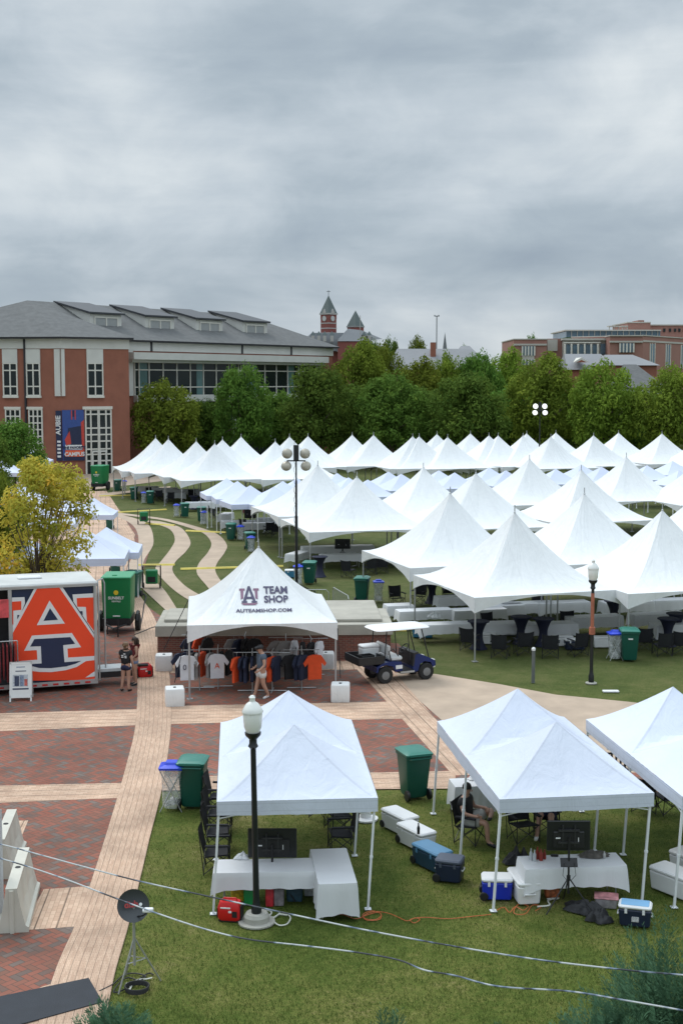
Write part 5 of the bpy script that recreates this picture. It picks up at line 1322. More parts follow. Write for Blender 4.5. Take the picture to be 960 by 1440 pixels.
# local frame: x to the right end (0), y backwards
ux, uy = math.cos(an), math.sin(an)
fT = Fac((B_[0] - ux * 10, B_[1] - uy * 10), B_)
def TX(px): return fT.t(px) - 10.0
def TZ(px, py): return fT.z(px, py)
Zb, Zt = .33, TZ(125, 823); W_ = 2.5
xl = TX(11.5)
# body: closed box with an open hatch left of x = xl
MB().box((xl - .12) / 2, .02 + .05, Zb, -(xl) - .12, .06, Zt - Zb).build('side_wall', NAVY, tr)
m = MB().box(-4, W_, Zb, 8, .08, Zt - Zb).box(-.03, W_ / 2, Zb, .06, W_, Zt - Zb).box(-4, W_ / 2, Zb - .1, 8, W_, .1)
m.build('shell', M('trailer_shell', (.05, .05, .055), .5, .1), tr)
MB().rbox(-4, W_ / 2, Zt, 8.1, W_ + .12, .14, .05).build('roof', RUF, tr, smooth=35)
MB().rbox(-2.1, W_ / 2 + .1, Zt + .14, .8, .45, .08, .03).build('roof_vent', WPL, tr)
MB().box(-4, -.02, Zt - .02, 8.05, .05, .1).box(-4.0, -.02, Zb - .12, 8.0, .05, .16).build('trim_rail', ALU, tr)
MB().tube([(-.05, -.02, Zb), (-.05, -.02, Zt)], .06, 8).tube([(-.05, W_, Zb), (-.05, W_, Zt)], .06, 8).box(xl - .06, -.0, Zb, .12, .08, Zt - Zb).build('corner_post', ALU, tr)
m = MB()
for i in range(14): m.box(-.35 - .36 * i, -.055, Zb - .08, .18, .01, .06)
m.build('reflector_tape', M('red_reflector', (.5, .02, .02), .4), tr)
for i in (0, 1):
    wh = MB().lathe([(.2, -.1), (.36, -.09), (.38, 0), (.36, .09), (.2, .1)], (-6.2 - i * .95, .1, .38), 18, Matrix.Rotation(PI / 2, 3, 'X')).build('wheel', TYRE, tr)
MB().tube([(-.1, .5, .36), (1.55, 1.25, .34)], .05, 6).tube([(-.1, 2.0, .36), (1.55, 1.25, .34)], .05, 6).tube([(1.5, 1.25, .48), (1.95, 1.25, .46)], .06, 6).tube([(1.5, 1.25, .9), (1.5, 1.25, .05)], .04, 6).box(1.5, 1.25, 0, .2, .2, .03).build('tow_bar', BLK, tr)
MB().box(.55, .75, .50, 1.5, .75, .1).build('tongue_deck', M('aluminium_deck', (.52, .54, .54), .4, .1), tr); MB().box(.55, .36, .30, 1.5, .05, .2).build('deck_skirt', BLK, tr)
MB().tube([(.08, .1, .3), (.08, .1, Zt - .3), (.08, .25, Zt + .12), (.3, .6, Zt + .12), (.36, .6, Zt - .05), (.36, .6, .35)], .028, 6).build('access_rail', ALU, tr)
# emblem: layered vinyl cut-outs, pixel outlines mapped onto the side wall
def q2(x, y): return (x / 6.857, 830 + y / 6.857)
def q1(x, y): return (x / 3.692, 780 + y / 3.692)
lay = {0: [], 1: [], 2: []}
XL, XR = 11.8, 128.4
def tri_cut(pts): return [(min(max(x, XL), XR), y) for x, y in pts]
def vin(pts, lvl, mi, mb):
    pts = tri_cut(pts); P = [(TX(x), -.014 - .004 * lvl, TZ(x, y)) for x, y in pts]
    from mathutils.geometry import tessellate_polygon
    for t in tessellate_polygon([[Vector((p[0], p[2], 0)) for p in P]]):
        tri = [P[i] for i in t]
        cr = (tri[1][0] - tri[0][0]) * (tri[2][2] - tri[0][2]) - (tri[2][0] - tri[0][0]) * (tri[1][2] - tri[0][2])
        if cr < 0: tri = tri[::-1]
        mb.mi = mi; mb.add(tri, [(0, 1, 2)])
mb = MB()
bt = lambda x: 957.3 - (x - 12) * .012   # lower edge
W1, O1, N1 = 0, 1, 2
# white big A outline + serifs, then orange, then navy
vin([q1(165, 170), q1(308, 164), q1(474, 415), q1(474, 555), q1(474, 640), (11.8, bt(12)), (11.8, 928), (11.8, 884)][0:1] + [q1(308, 164), (128.4, 893), (128.4, 955.5), (11.8, 957), (11.8, 884)], 0, W1, mb)
vin([q2(-10, 70), q2(205, 65), q2(208, 125), q2(80, 420), q2(60, 420), q2(-10, 300)], 1, W1, mb)
vin([q2(672, 40), q2(880, 28), q2(880, 420), q2(680, 110)], 1, W1, mb)
vin([q1(180, 170), q1(290, 165), (128.4, 898.5), (128.4, bt(128)), (12, bt(12)), (12, 890)], 2, O1, mb)
vin([q2(78, 110), q2(172, 104), q2(170, 188), q2(92, 196), q2(90, 330), q2(78, 330)], 2, O1, mb)
vin([q2(712, 75), q2(880, 68), q2(880, 400), q2(808, 300), q2(800, 160), q2(716, 158)], 2, O1, mb)
vin([q2(130, 238), q2(152, 238), q2(130, 280)], 3, N1, mb); vin([q2(738, 202), q2(766, 200), q2(768, 242)], 3, N1, mb)
vin([q2(447, 98), q2(592, 320), q2(318, 336)], 3, W1, mb); vin([q2(450, 172), q2(526, 284), q2(384, 294)], 4, N1, mb)
vin([q2(188, 583), q2(268, 436), q2(658, 411), q2(746, 548), q2(612, 562), q2(616, 648), q2(885, 632), q2(885, 672), q2(790, 682), q2(700, 738), q2(590, 770), q2(450, 788), q2(330, 786), q2(200, 770), q2(90, 720), q2(90, 686), q2(316, 668), q2(312, 576)], 3, W1, mb)
vin([q2(248, 542), q2(290, 470), q2(642, 450), q2(688, 515), q2(570, 528), q2(580, 692), q2(745, 680), q2(690, 706), q2(600, 732), q2(450, 750), q2(330, 748), q2(200, 714), q2(356, 704), q2(352, 538)], 4, N1, mb)
vin([q2(780, 842), q2(885, 775), q2(885, 828)], 3, W1, mb)
mb.build('emblem', [WV, ORG, NAVY], tr)
# things in the open hatch at the left edge
hx, hy = TX(2), .4
def TW(x, y): q = yrot((x, y), an); return (B_[0] + q[0], B_[1] + q[1])
o = MB().rbox(-.25, 0, 0, .75, .06, .62, .01).build('hanging_sign', M('red_white_sign', (.62, .08, .09), .5, .5, 2.5)); o.location = (*TW(TX(1.5) + .0, -.08), TZ(3, 868)); o.rotation_euler.z = an; tag(o, 'red and white sign board hanging in the trailer hatch at the left edge', 'sign')
rk = thing('merchandise_rack', 'rack of dark red garments in the trailer hatch at the left edge', 'clothes rack', (*TW(TX(2), -.25), 0), an)
MB().tube([(-.6, 0, 1.9), (.35, 0, 1.9)], .02, 6).tube([(.35, 0, 0), (.35, 0, 1.9)], .02, 6).tube([(-.6, 0, 0), (-.6, 0, 1.9)], .02, 6).build('rail', STEEL, rk)
m = MB()
for i in range(7): m.loft([(.55 + .1 * (i % 2), .05, .42, .02), (1.2, .07, .5, .02), (1.75, .05, .42, .02), (1.85, .03, .1, .01)], -.5 + i * .125, 0)
m.build('garments', M('dark_red_cloth', (.14, .012, .014), .8, .5, 6, .5, 20), rk)
# A-frame sign
x, y = G(24, 986); s_ = thing('folding_sign', 'white A-frame sandwich board in front of the trailer', 'sign', (x + .1, y + .25, 0), rad(8))
SGW = M('white_sign_plastic', (.66, .66, .64), .5, .03)
def leaf(sg, name):
    th = rad(13) * sg; m = MB()
    def pt(x, d, z): return (x, sg * (-.30) * (1 - z / 1.25) * 1.0 + d, z)
    for (a, b, z0, z1) in ((-.36, -.31, 0, 1.25), (.31, .36, 0, 1.25), (-.36, .36, 1.2, 1.27), (-.36, .36, .12, .2), (-.31, .31, .2, 1.2)):
        t_ = .015 if a == -.31 and b == .31 else .025
        vs = [pt(a, -t_, z0), pt(b, -t_, z0), pt(b, -t_, z1), pt(a, -t_, z1), pt(a, t_, z0), pt(b, t_, z0), pt(b, t_, z1), pt(a, t_, z1)]
        m.add(vs, [(0, 1, 2, 3), (7, 6, 5, 4), (0, 4, 5, 1), (1, 5, 6, 2), (2, 6, 7, 3), (3, 7, 4, 0)])
    return m.build(name, SGW, s_)
leaf(1, 'front_board'); leaf(-1, 'rear_board')
m = MB()
def sp_(x0, x1, z0, z1, mi, off=.018):
    m.mi = mi; f = lambda x, z: (x, -.30 * (1 - z / 1.25) - off, z); m.add([f(x0, z0), f(x1, z0), f(x1, z1), f(x0, z1)], [(0, 1, 2, 3)])
sp_(-.26, .24, .48, .86, 0); sp_(-.2, -.05, .5, .82, 1, .021); sp_(-.02, .1, .49, .84, 2, .021); sp_(.12, .22, .5, .72, 3, .021); sp_(-.26, .26, .38, .43, 1); sp_(-.17, .18, .96, .99, 1); sp_(-.14, .14, 1.09, 1.12, 2)
m.build('printed_picture', [M('poster_pale', (.40, .42, .45), .5, .3, 14), M('poster_navy', (.03, .04, .08), .5, .3, 14), M('poster_grey', (.16, .20, .28), .5, .4, 18), M('poster_red', (.42, .09, .07), .5, .3, 14)], s_)
# ---------------------------------------------------------------- green machines
GM = M('machine_green', (.004, .175, .055), .35, .06, 1); GMT = M('machine_green_top', (.04, .30, .14), .35, .06, 1); YLW = M('yellow_print', (.75, .55, .03), .5)
def generator(px, py, lb, s=1.0, rz=0.0, logo=True):
    x, y = G(px, py); t = thing('towable_generator', lb, 'generator', (x, y + .9, 0), rz, 'green towable generators')
    MB().loft([(.68, 1.1, 1.5, .06), (1.1, 1.15, 1.6, .06), (2.35, 1.22, 1.7, .06)]).build('housing', GM, t, smooth=30)
    MB().rbox(0, 0, 2.35, 1.26, 1.76, .09, .03).box(-.1, -.4, 2.44, .2, .08, .03).build('top_cover', GMT, t)
    MB().box(0, 0, .38, 1.15, 1.7, .3).tube([(-.45, -.8, .45), (0, -1.75, .42)], .04, 6).tube([(.45, -.8, .45), (0, -1.75, .42)], .04, 6).tube([(.15, -1.5, .75), (.15, -1.5, .03)], .035, 6).tube([(-.35, -1.0, .6), (-.35, -1.0, .05)], .03, 6).build('chassis', BLK, t)
    for sx in (-1, 1):
        MB().lathe([(.16, -.11), (.33, -.1), (.35, 0), (.33, .1), (.16, .11)], (sx * .78, .1, .35), 18, Matrix.Rotation(PI / 2, 3, 'Y')).build('wheel', TYRE, t, smooth=40)
        MB().tube([(sx * .78, -.32, .5), (sx * .78, -.25, .74), (sx * .78, .1, .82), (sx * .78, .45, .74), (sx * .78, .52, .5)], .07, 5).build('mudguard', BLK, t)
    if logo:
        MB().lathe([(.10, 0), (.10, .01)], (0, -.835, 1.78), 14, Matrix.Rotation(PI / 2, 3, 'X')).build('round_badge', YLW, t)
        vs, fs = text_mesh('SUNBELT', .16, bold=.006); MB().add([(v[0], -.835, 1.5 + v[1]) for v in vs], fs).build('lettering', WV, t)
        vs, fs = text_mesh('RENTALS', .09, bold=.003); MB().add([(v[0], -.830, 1.38 + v[1]) for v in vs], fs).build('lettering', WV, t)
        MB().box(0, -.80, .76, .3, .02, .05).build('plate', WV, t)
    for o in kids(t): pass
    t.scale = (s, s, s); return t
generator(163, 893, 'tall green towable generator with yellow badge, right of the trailer', 1.0, rad(2))
generator(139, 690, 'green towable generator far back by the glass entrance of the brick building', 1.0, rad(-15))
def fan_cart(px, py, lb, s=1.0):
    x, y = G(px, py); t = thing('equipment_cart', lb, 'cart', (x, y + .2, 0), R.uniform(-.2, .2), 'small green wheeled carts')
    MB().rbox(0, 0, .25, .62, .5, .7, .04).build('housing', GM, t); MB().box(0, -.26, .35, .4, .02, .28).build('grille', BLK, t)
    MB().tube([(-.45, -.3, .1), (-.45, -.3, 1.15), (.45, -.3, 1.15), (.45, -.3, .1), (.45, .3, .1), (.45, .3, 1.15), (-.45, .3, 1.15), (-.45, .3, .1)], .025, 6).tube([(-.45, -.3, 1.15), (-.45, .3, 1.15)], .025, 5).tube([(.45, -.3, 1.15), (.45, .3, 1.15)], .025, 5).build('cage', BLK, t)
    for sx in (-1, 1): MB().lathe([(.08, -.04), (.15, -.035), (.15, .035), (.08, .04)], (sx * .42, 0, .15), 12, Matrix.Rotation(PI / 2, 3, 'Y')).build('wheel', TYRE, t)
    t.scale = (s, s, s); return t
fan_cart(202, 738, 'small green cage cart on the upper curved paths'); fan_cart(213, 828, 'small green cage cart on the grass right of the tall green generator')
# ---------------------------------------------------------------- golf cart
BLUE = M('metallic_blue_paint', (.008, .024, .13), .25, .08, 2, metal=.3); SEAT = M('pale_vinyl_seat', (.55, .56, .56), .5, .04)
rw, fwp = G(542, 962), G(599.5, 956)
ga = math.atan2(fwp[1] - rw[1], fwp[0] - rw[0])
gc = thing('golf_cart', 'blue utility golf cart with white roof parked beside the brick wall', 'golf cart', (*rw, 0), ga)
gl = math.dist(rw, fwp)      # wheelbase
Wd = 1.0
for x_, y_ in ((0, 0), (gl, 0), (0, Wd), (gl, Wd)):
    w2 = MB().lathe([(.14, -.1), (.27, -.1), (.30, -.05), (.30, .05), (.27, .1), (.14, .1)], (x_, y_ + .08, .30), 20, Matrix.Rotation(PI / 2, 3, 'X')).build('tyre', TYRE, gc, smooth=35)
    MB().lathe([(.03, -.115), (.15, -.10), (.15, .10), (.03, .115)], (x_, y_ + .08, .30), 12, Matrix.Rotation(PI / 2, 3, 'X')).build('rim', M('grey_rim', (.18, .18, .18), .4), w2)
def side_extr(pts, y0, y1, name, mat, smooth=False):
    n = len(pts); vs = [(p[0], y0, p[1]) for p in pts] + [(p[0], y1, p[1]) for p in pts]
    fs = [tuple(range(n)), tuple(range(2 * n - 1, n - 1, -1))] + [(i, n + i, n + (i + 1) % n, (i + 1) % n) for i in range(n)]
    return MB().add(vs, fs).build(name, mat, gc, smooth=smooth)
b0, b1 = .0, Wd + .16
side_extr([(-.35, .42), (-.33, .62), (-.12, .74), (.30, .78), (.62, .74), (.66, .42), (.38, .40), (.30, .60), (0, .68), (-.26, .58), (-.3, .42)], b0, b1, 'rear_body', BLUE, 30)
side_extr([(.62, .30), (.62, .42), (1.12, .42), (1.18, .30)], b0 + .03, b1 - .03, 'floor_pan', BLK)
side_extr([(1.1, .30), (1.08, .66), (1.18, .98), (1.30, .98), (1.72, .80), (1.98, .66), (2.0, .50), (1.88, .44), (1.80, .62), (1.55, .68), (1.36, .58), (1.3, .36)], b0 + .03, b1 - .03, 'front_cowl', BLUE, 30)
side_extr([(1.06, .55), (1.10, 1.0), (1.28, 1.03), (1.30, .97), (1.17, .95), (1.12, .55)], b0 + .01, b1 - .01, 'dashboard', BLK)
MB().box(1.93, (b0 + b1) / 2, .42, .1, 1.05, .1).build('bumper', WPL, gc)
for y_ in (b0 + .18, b1 - .18): MB().box(1.955, y_, .60, .05, .22, .1).build('headlight', WPL, gc)
MB().box(.85, b0 + .0, .33, .55, .04, .06).build('side_step', ALU, gc)
MB().rbox(.46, (b0 + b1) / 2, .78, .5, 1.05, .14, .04).build('seat_cushion', SEAT, gc, smooth=40); MB().rbox(.18, (b0 + b1) / 2, .98, .12, 1.0, .36, .05).build('seat_back', SEAT, gc, smooth=40)
MB().tube([(.22, b0 + .02, .8), (.12, b0 + .0, 1.15), (.3, b0, 1.2), (.5, b0, .95)], .02, 6).build('arm_rail', BLK, gc)
m = MB().tube([(1.12, .36, .95), (.92, .36, 1.12)], .02, 6); m.build('steering_column', BLK, gc)
ax = Vector((-.75, 0, .66)).normalized().to_track_quat('Z', 'Y').to_matrix(); m = MB()
m.tube([tuple(ax @ Vector((.19 * math.cos(i * PI / 9), .19 * math.sin(i * PI / 9), 0)) + Vector((.90, .36, 1.14))) for i in range(19)], .018, 6, cap=False); m.tube([tuple(ax @ Vector((.19, 0, 0)) + Vector((.90, .36, 1.14))), tuple(ax @ Vector((-.19, 0, 0)) + Vector((.90, .36, 1.14)))], .014, 5); m.build('steering_wheel', BLK, gc)
for a_, b_ in (((1.72, .80), (1.42, 1.86)), ((-.02, .8), (.06, 1.86))):
    for y_ in (b0 + .05, b1 - .05): MB().tube([(a_[0], y_, a_[1]), (b_[0], y_, b_[1])], .02, 6).build('roof_post', BLK, gc)
for y_ in (b0 + .05, b1 - .05): MB().tube([(.98, y_, .75), (.88, y_, 1.86)], .016, 6).build('roof_post', BLK, gc)
MB().loft([(1.85, 2.05, 1.15, .2), (1.88, 2.15, 1.25, .25), (1.92, 2.05, 1.18, .25), (1.95, 1.5, .8, .2)], .72, (b0 + b1) / 2).build('roof', WPL, gc, smooth=50)
m = MB().box(-.55, (b0 + b1) / 2, .72, .95, 1.15, .04)
for (x_, y_, a, b) in ((-.55, b0 - .0, .95, .04), (-.55, b1 + .0, .95, .04), (-1.02, (b0 + b1) / 2, .04, 1.19), (-.08, (b0 + b1) / 2, .04, 1.19)): m.box(x_, y_, .761, a, b, .24)
m.build('cargo_bed', BLK, gc)
MB().box(.52, b0 - .012, .50, .26, .012, .13).build('number_plate', WPL, gc)
def GC(x, y): q = yrot((x, y), ga); return (rw[0] + q[0], rw[1] + q[1])
c_ = thing('cooler', 'white cooler riding in the bed of the golf cart', 'cooler', (*GC(-.28, .78), .775), ga, 'coolers'); MB().rbox(0, 0, 0, .68, .42, .42, .03, taper=.95).build('body', WPL, c_, smooth=35); MB().rbox(0, 0, .425, .70, .44, .10, .03).build('lid', WPL, c_, smooth=35)
m = MB().box(0, 0, 0, .5, .36, .02)
for a, b, c, d in ((0, -.17, .5, .02), (0, .17, .5, .02), (-.24, 0, .02, .32), (.24, 0, .02, .32)): m.box(a, b, .021, c, d, .24)
o = m.build('open_crate', BLK, None, loc=(*GC(-.62, .30), .78)); o.rotation_euler.z = ga + .1; tag(o, 'black open crate in the bed of the golf cart, before the cooler', 'crate')
# ---------------------------------------------------------------- clothing racks in the shop tent
def shirt_bm(mb, x, y, z, rz, w=.47, h=.84, th=.10):
    pts = [(-w * .5, 0), (w * .5, 0), (w * .5, h * .68), (w * .72, h * .52), (w * .86, h * .66), (w * .5, h * .96), (w * .18, h), (0, h * .95), (-w * .18, h), (-w * .5, h * .96), (-w * .86, h * .66), (-w * .72, h * .52), (-w * .5, h * .68)]
    n = len(pts); r = random.Random(int(x * 991 + y * 77)); vs = []
    for sgn in (-1, 1):
        for p in pts:
            a = yrot((p[0], sgn * th / 2 * (.6 if abs(p[0]) > w * .5 else 1) + r.uniform(-.012, .012)), rz); vs.append((x + a[0], y + a[1], z + p[1] + r.uniform(-.01, .01)))
    mb.add(vs, [(0, 1, 2, 12), (2, 3, 4, 5), (12, 2, 5, 9), (9, 5, 6, 8), (8, 6, 7), (10, 11, 12, 9)] + [(n + 12, n + 2, n + 1, n), (n + 5, n + 4, n + 3, n + 2), (n + 9, n + 5, n + 2, n + 12), (n + 8, n + 6, n + 5, n + 9), (n + 7, n + 6, n + 8), (n + 9, n + 12, n + 11, n + 10)] + [((i + 1) % n, i, n + i, n + (i + 1) % n) for i in range(n)])
CWH = M('white_jersey', (.66, .67, .70), .8, .06, 6, .4, 12); COR = M('orange_shirt', (.70, .075, .015), .8, .1, 6, .4, 12); CNV = M('navy_shirt', (.012, .018, .045), .8, .3, 6, .4, 12); CGY = M('grey_shirt', (.28, .27, .26), .8, .12, 6, .4, 12); CBK = M('black_shirt', (.012, .012, .014), .85, .3, 6)
def rack(px, py, rz, items, lb, hgt=1.25):
    x, y = G(px, py); t = thing('clothes_rack', lb, 'clothes rack', (x, y, 0), rad(rz), 'clothing racks in the shop tent')
    MB().tube([(0, 0, .03), (0, 0, hgt + .15)], .022, 6).tube([(-.5, -.0, .03), (.5, 0, .03)], .02, 5).tube([(0, -.4, .03), (0, .4, .03)], .02, 5).tube([(-.62, 0, hgt + .1), (.62, 0, hgt + .1)], .014, 5).tube([(0, -.45, hgt + .15), (0, .45, hgt + .15)], .014, 5).build('stand', STEEL, t)
    for i, (sx_, sy_, sr, mat, num) in enumerate(items):
        m = MB(); shirt_bm(m, sx_, sy_, hgt - .86, rad(sr)); sh = m.build('garment', mat, t, smooth=30)
        MB().tube([(sx_, sy_, hgt + .12), (sx_, sy_, hgt - .02)], .006, 4).build('hanger', STEEL, sh)
        if num:
            vs, fs = text_mesh(num, .27, bold=.0, space=1.15); a_ = rad(sr); o = []
            for v in vs:
                q = yrot((v[0], -.085), a_); o.append((sx_ + q[0], sy_ + q[1], hgt - .50 + v[1]))
            MB().add(o, fs).build('number', CNV if num != 'A' else COR, sh)
    return t
rack(281, 968, 6, [(-.42, -.35, 0, CWH, '01'), (-.60, .15, 20, CNV, None), (-.2, .2, 60, CBK, None), (.1, .25, 70, COR, None), (-.1, -.05, 85, CGY, None)], 'clothes rack with the white jersey numbered 01, front left of the shop tent')
rack(307, 966, 4, [(-.02, -.35, 0, CWH, 'A'), (-.28, -.1, 70, CGY, None), (.1, .1, 80, CBK, None), (.35, .2, 70, CBK, None)], 'clothes rack with a white emblem jersey, second from the left')
rack(355, 972, 3, [(-.52, -.2, 60, COR, None), (-.2, -.25, 80, CNV, None), (-.32, -.1, 70, CNV, None), (0, -.1, 85, CNV, None), (.15, .1, 80, CBK, None)], 'clothes rack of navy shirts flanked by orange, left of the man')
rack(383, 972, -4, [(.0, -.15, 60, COR, None), (.15, -.05, 70, CNV, None), (-.2, .15, 60, CNV, None), (-.35, .1, 60, CGY, None)], 'clothes rack with bright orange shirts, right of the man')
rack(424, 968, 2, [(-.35, -.25, 20, CBK, None), (-.1, -.3, 60, CNV, None), (.05, -.3, 60, CNV, None), (.45, -.3, 10, COR, None), (-.6, .1, 30, CGY, None), (.2, .2, 20, CBK, None)], 'clothes rack of navy shirts ending in one orange shirt, right side')
rack(402, 948, 2, [(-.3, -.05, 0, CGY, None), (0, -.1, 20, CGY, None), (.3, 0, 70, CWH, None)], 'clothes rack with a pale grey sweatshirt at the back')
rack(437, 950, 8, [(0, -.05, 60, CBK, None), (.3, .05, 60, CWH, None), (-.3, 0, 70, CBK, None)], 'clothes rack at the back right corner of the shop tent')
rack(345, 945, 0, [(-.4, 0, 20, CGY, None), (0, 0, 70, CBK, None), (.3, 0, 30, CBK, None), (-.2, -.1, 50, CNV, None)], 'clothes rack of dark shirts at the back centre of the shop tent')
rack(280, 944, 0, [(-.3, 0, 20, CNV, None), (0, 0, 60, COR, None), (.3, 0, 60, CBK, None)], 'clothes rack of dark shirts at the back left corner of the shop tent')
# ---------------------------------------------------------------- people
def skin(verts, edges, radii, name, mat, parent, sub=1):
    names = list(verts); me = bpy.data.meshes.new(name)
    me.from_pydata([verts[n] for n in names], [(names.index(a), names.index(b)) for a, b in edges], [])
    o = bpy.data.objects.new(name, me); COL.objects.link(o)
    md = o.modifiers.new('s', 'SKIN'); md.use_smooth_shade = True
    for i, n in enumerate(names):
        r = radii[n]; me.skin_vertices[0].data[i].radius = (r, r) if not isinstance(r, tuple) else r
        me.skin_vertices[0].data[i].use_root = (i == 0)
    s = o.modifiers.new('u', 'SUBSURF'); s.levels = sub; s.render_levels = sub
    dg = bpy.context.evaluated_depsgraph_get(); m2 = bpy.data.meshes.new_from_object(o.evaluated_get(dg))
    bpy.data.objects.remove(o)
    m2.materials.clear(); m2.materials.append(mat); m2.name = name
    for p in m2.polygons: p.use_smooth = True
    o2 = bpy.data.objects.new(name, m2); COL.objects.link(o2); o2.parent = parent; return o2
SKIN = M('skin', (.42, .24, .17), .5, .06, 6); HAIRB = M('brown_hair', (.035, .018, .010), .6, .3, 20); HAIRT = M('light_brown_hair', (.16, .095, .05), .6, .3, 20); HAIRK = M('dark_hair', (.012, .009, .008), .6, .3, 20)
ARMS = {'hang': {'eL': (-.27, .03, 1.14), 'wL': (-.28, -.06, .90), 'hL': (-.28, -.09, .81)}}
BASE = dict(pel=(0, 0, .98), wai=(0, .0, 1.12), che=(0, .01, 1.33), neb=(0, .01, 1.46), hd=(0, -.015, 1.58), hc=(0, -.01, 1.66), ht=(0, 0, 1.74),
            sL=(-.18, .01, 1.42), eL=(-.25, .03, 1.14), wL=(-.26, -.06, .90), hL=(-.26, -.09, .82), sR=(.18, .01, 1.42), eR=(.25, .03, 1.14), wR=(.26, -.06, .90), hR=(.26, -.09, .82),
            pL=(-.09, 0, .92), kL=(-.10, -.02, .50), aL=(-.10, .03, .09), tL=(-.11, -.13, .035), pR=(.09, 0, .92), kR=(.10, -.02, .50), aR=(.10, .03, .09), tR=(.11, -.13, .035))
RAD = dict(pel=(.165, .125), wai=(.15, .115), che=(.175, .125), neb=.066, hd=.072, hc=(.078, .098), ht=.055, sL=.075, eL=.050, wL=.033, hL=.038, sR=.075, eR=.050, wR=.033, hR=.038,
           pL=.112, kL=.074, aL=.047, tL=.04, pR=.112, kR=.074, aR=.047, tR=.04)
ED = [('pel', 'wai'), ('wai', 'che'), ('che', 'neb'), ('neb', 'hd'), ('hd', 'hc'), ('hc', 'ht'), ('che', 'sL'), ('sL', 'eL'), ('eL', 'wL'), ('wL', 'hL'), ('che', 'sR'), ('sR', 'eR'), ('eR', 'wR'), ('wR', 'hR'),
      ('pel', 'pL'), ('pL', 'kL'), ('kL', 'aL'), ('aL', 'tL'), ('pel', 'pR'), ('pR', 'kR'), ('kR', 'aR'), ('aR', 'tR')]
def lerp(a, b, t): return tuple(a[i] + (b[i] - a[i]) * t for i in range(3))
def person(label, loc, rz, pose, shirt, shorts, shoes, hair, hairstyle='short', scale=1.0, short_end=.72, sleeve=.55, slim=1.0, cap=None, z=0.0):
    J = dict(BASE); J.update(pose); t = thing('person', label, 'person', (loc[0], loc[1], z), rz)
    Rr = {k: (tuple(x * slim for x in v) if isinstance(v, tuple) else v * (slim if k not in ('hd', 'hc', 'ht') else 1)) for k, v in RAD.items()}
    body = skin(J, ED, Rr, 'body', SKIN, t, 1)
    # fingers, nose, ears joined to the same body mesh
    m = MB()
    for s in 'LR':
        w, h = Vector(J['w' + s]), Vector(J['h' + s]); d = (h - w).normalized(); side = d.cross(Vector((0, 1, 0)) if abs(d.y) < .8 else Vector((1, 0, 0))).normalized(); pal = d.cross(side)
        for q in range(4):
            b = h + side * (.024 - .016 * q); L = (.062, .074, .070, .055)[q]; m.tube([b - d * .02, b + d * L * .5, b + d * L + pal * .018], [.011, .009, .007], 5)
        b = w + d * .035 + side * .03; m.tube([b - side * .015, b + side * .022 + d * .02, b + side * .03 + d * .05], [.013, .011, .008], 5)
    hd = Vector(J['hd']); up = (Vector(J['ht']) - hd).normalized(); fw_ = Vector(pose.get('face', (0, -1, 0))).normalized(); sd_ = up.cross(fw_).normalized(); eye = hd + up * .055
    m.tube([eye + fw_ * .088 + up * .005, eye + fw_ * .116 - up * .03, eye + fw_ * .095 - up * .04], [.008, .014, .010], 5)
    for s in (-1, 1): m.tube([eye + sd_ * s * .078 + up * .02, eye + sd_ * s * .092, eye + sd_ * s * .078 - up * .03], [.012, .016, .010], 5)
    bm2 = m.build('tmp', SKIN)
    import bmesh
    bm = bmesh.new(); bm.from_mesh(body.data); bm.from_mesh(bm2.data); bm.to_mesh(body.data); bm.free(); bpy.data.objects.remove(bm2)
    for s in (-1, 1):
        c = eye + fw_ * .086 + sd_ * s * .032; MB().lathe([(.004, -.008), (.010, 0), (.004, .008)], tuple(c), 6).build('eye', BLK, t)
    # clothes
    g = .040
    V = {k: J[k] for k in ('che', 'wai', 'sL', 'sR')}; V['hem'] = lerp(J['pel'], J['wai'], -.25); V['col'] = lerp(J['che'], J['neb'], .75)
    V['uL'] = lerp(J['sL'], J['eL'], sleeve); V['uR'] = lerp(J['sR'], J['eR'], sleeve)
    rr_ = dict(che=(Rr['che'][0] + g, Rr['che'][1] + g), wai=(Rr['wai'][0] + g, Rr['wai'][1] + g), hem=(Rr['pel'][0] + g + .01, Rr['pel'][1] + g + .015), col=.085, sL=.105 * slim, sR=.105 * slim, uL=.095 * slim, uR=.095 * slim)
    if sleeve < .1: ee = [('che', 'wai'), ('wai', 'hem'), ('che', 'col')]; [V.pop(k) for k in ('sL', 'sR', 'uL', 'uR')]
    else: ee = [('che', 'wai'), ('wai', 'hem'), ('che', 'col'), ('che', 'sL'), ('sL', 'uL'), ('che', 'sR'), ('sR', 'uR')]
    sh = skin(V, ee, {k: rr_[k] for k in V}, 'shirt', shirt, t, 1)
    V = {'pel': J['pel'], 'pL': J['pL'], 'pR': J['pR'], 'qL': lerp(J['pL'], J['kL'], short_end), 'qR': lerp(J['pR'], J['kR'], short_end), 'top': lerp(J['pel'], J['wai'], .4)}
    skin(V, [('pel', 'top'), ('pel', 'pL'), ('pL', 'qL'), ('pel', 'pR'), ('pR', 'qR')], dict(pel=(Rr['pel'][0] + .035, Rr['pel'][1] + .035), top=(Rr['wai'][0] + .025, Rr['wai'][1] + .02), pL=Rr['pL'] + .045, pR=Rr['pR'] + .045, qL=Rr['pL'] + .032, qR=Rr['pR'] + .032), 'shorts', shorts, t, 1)
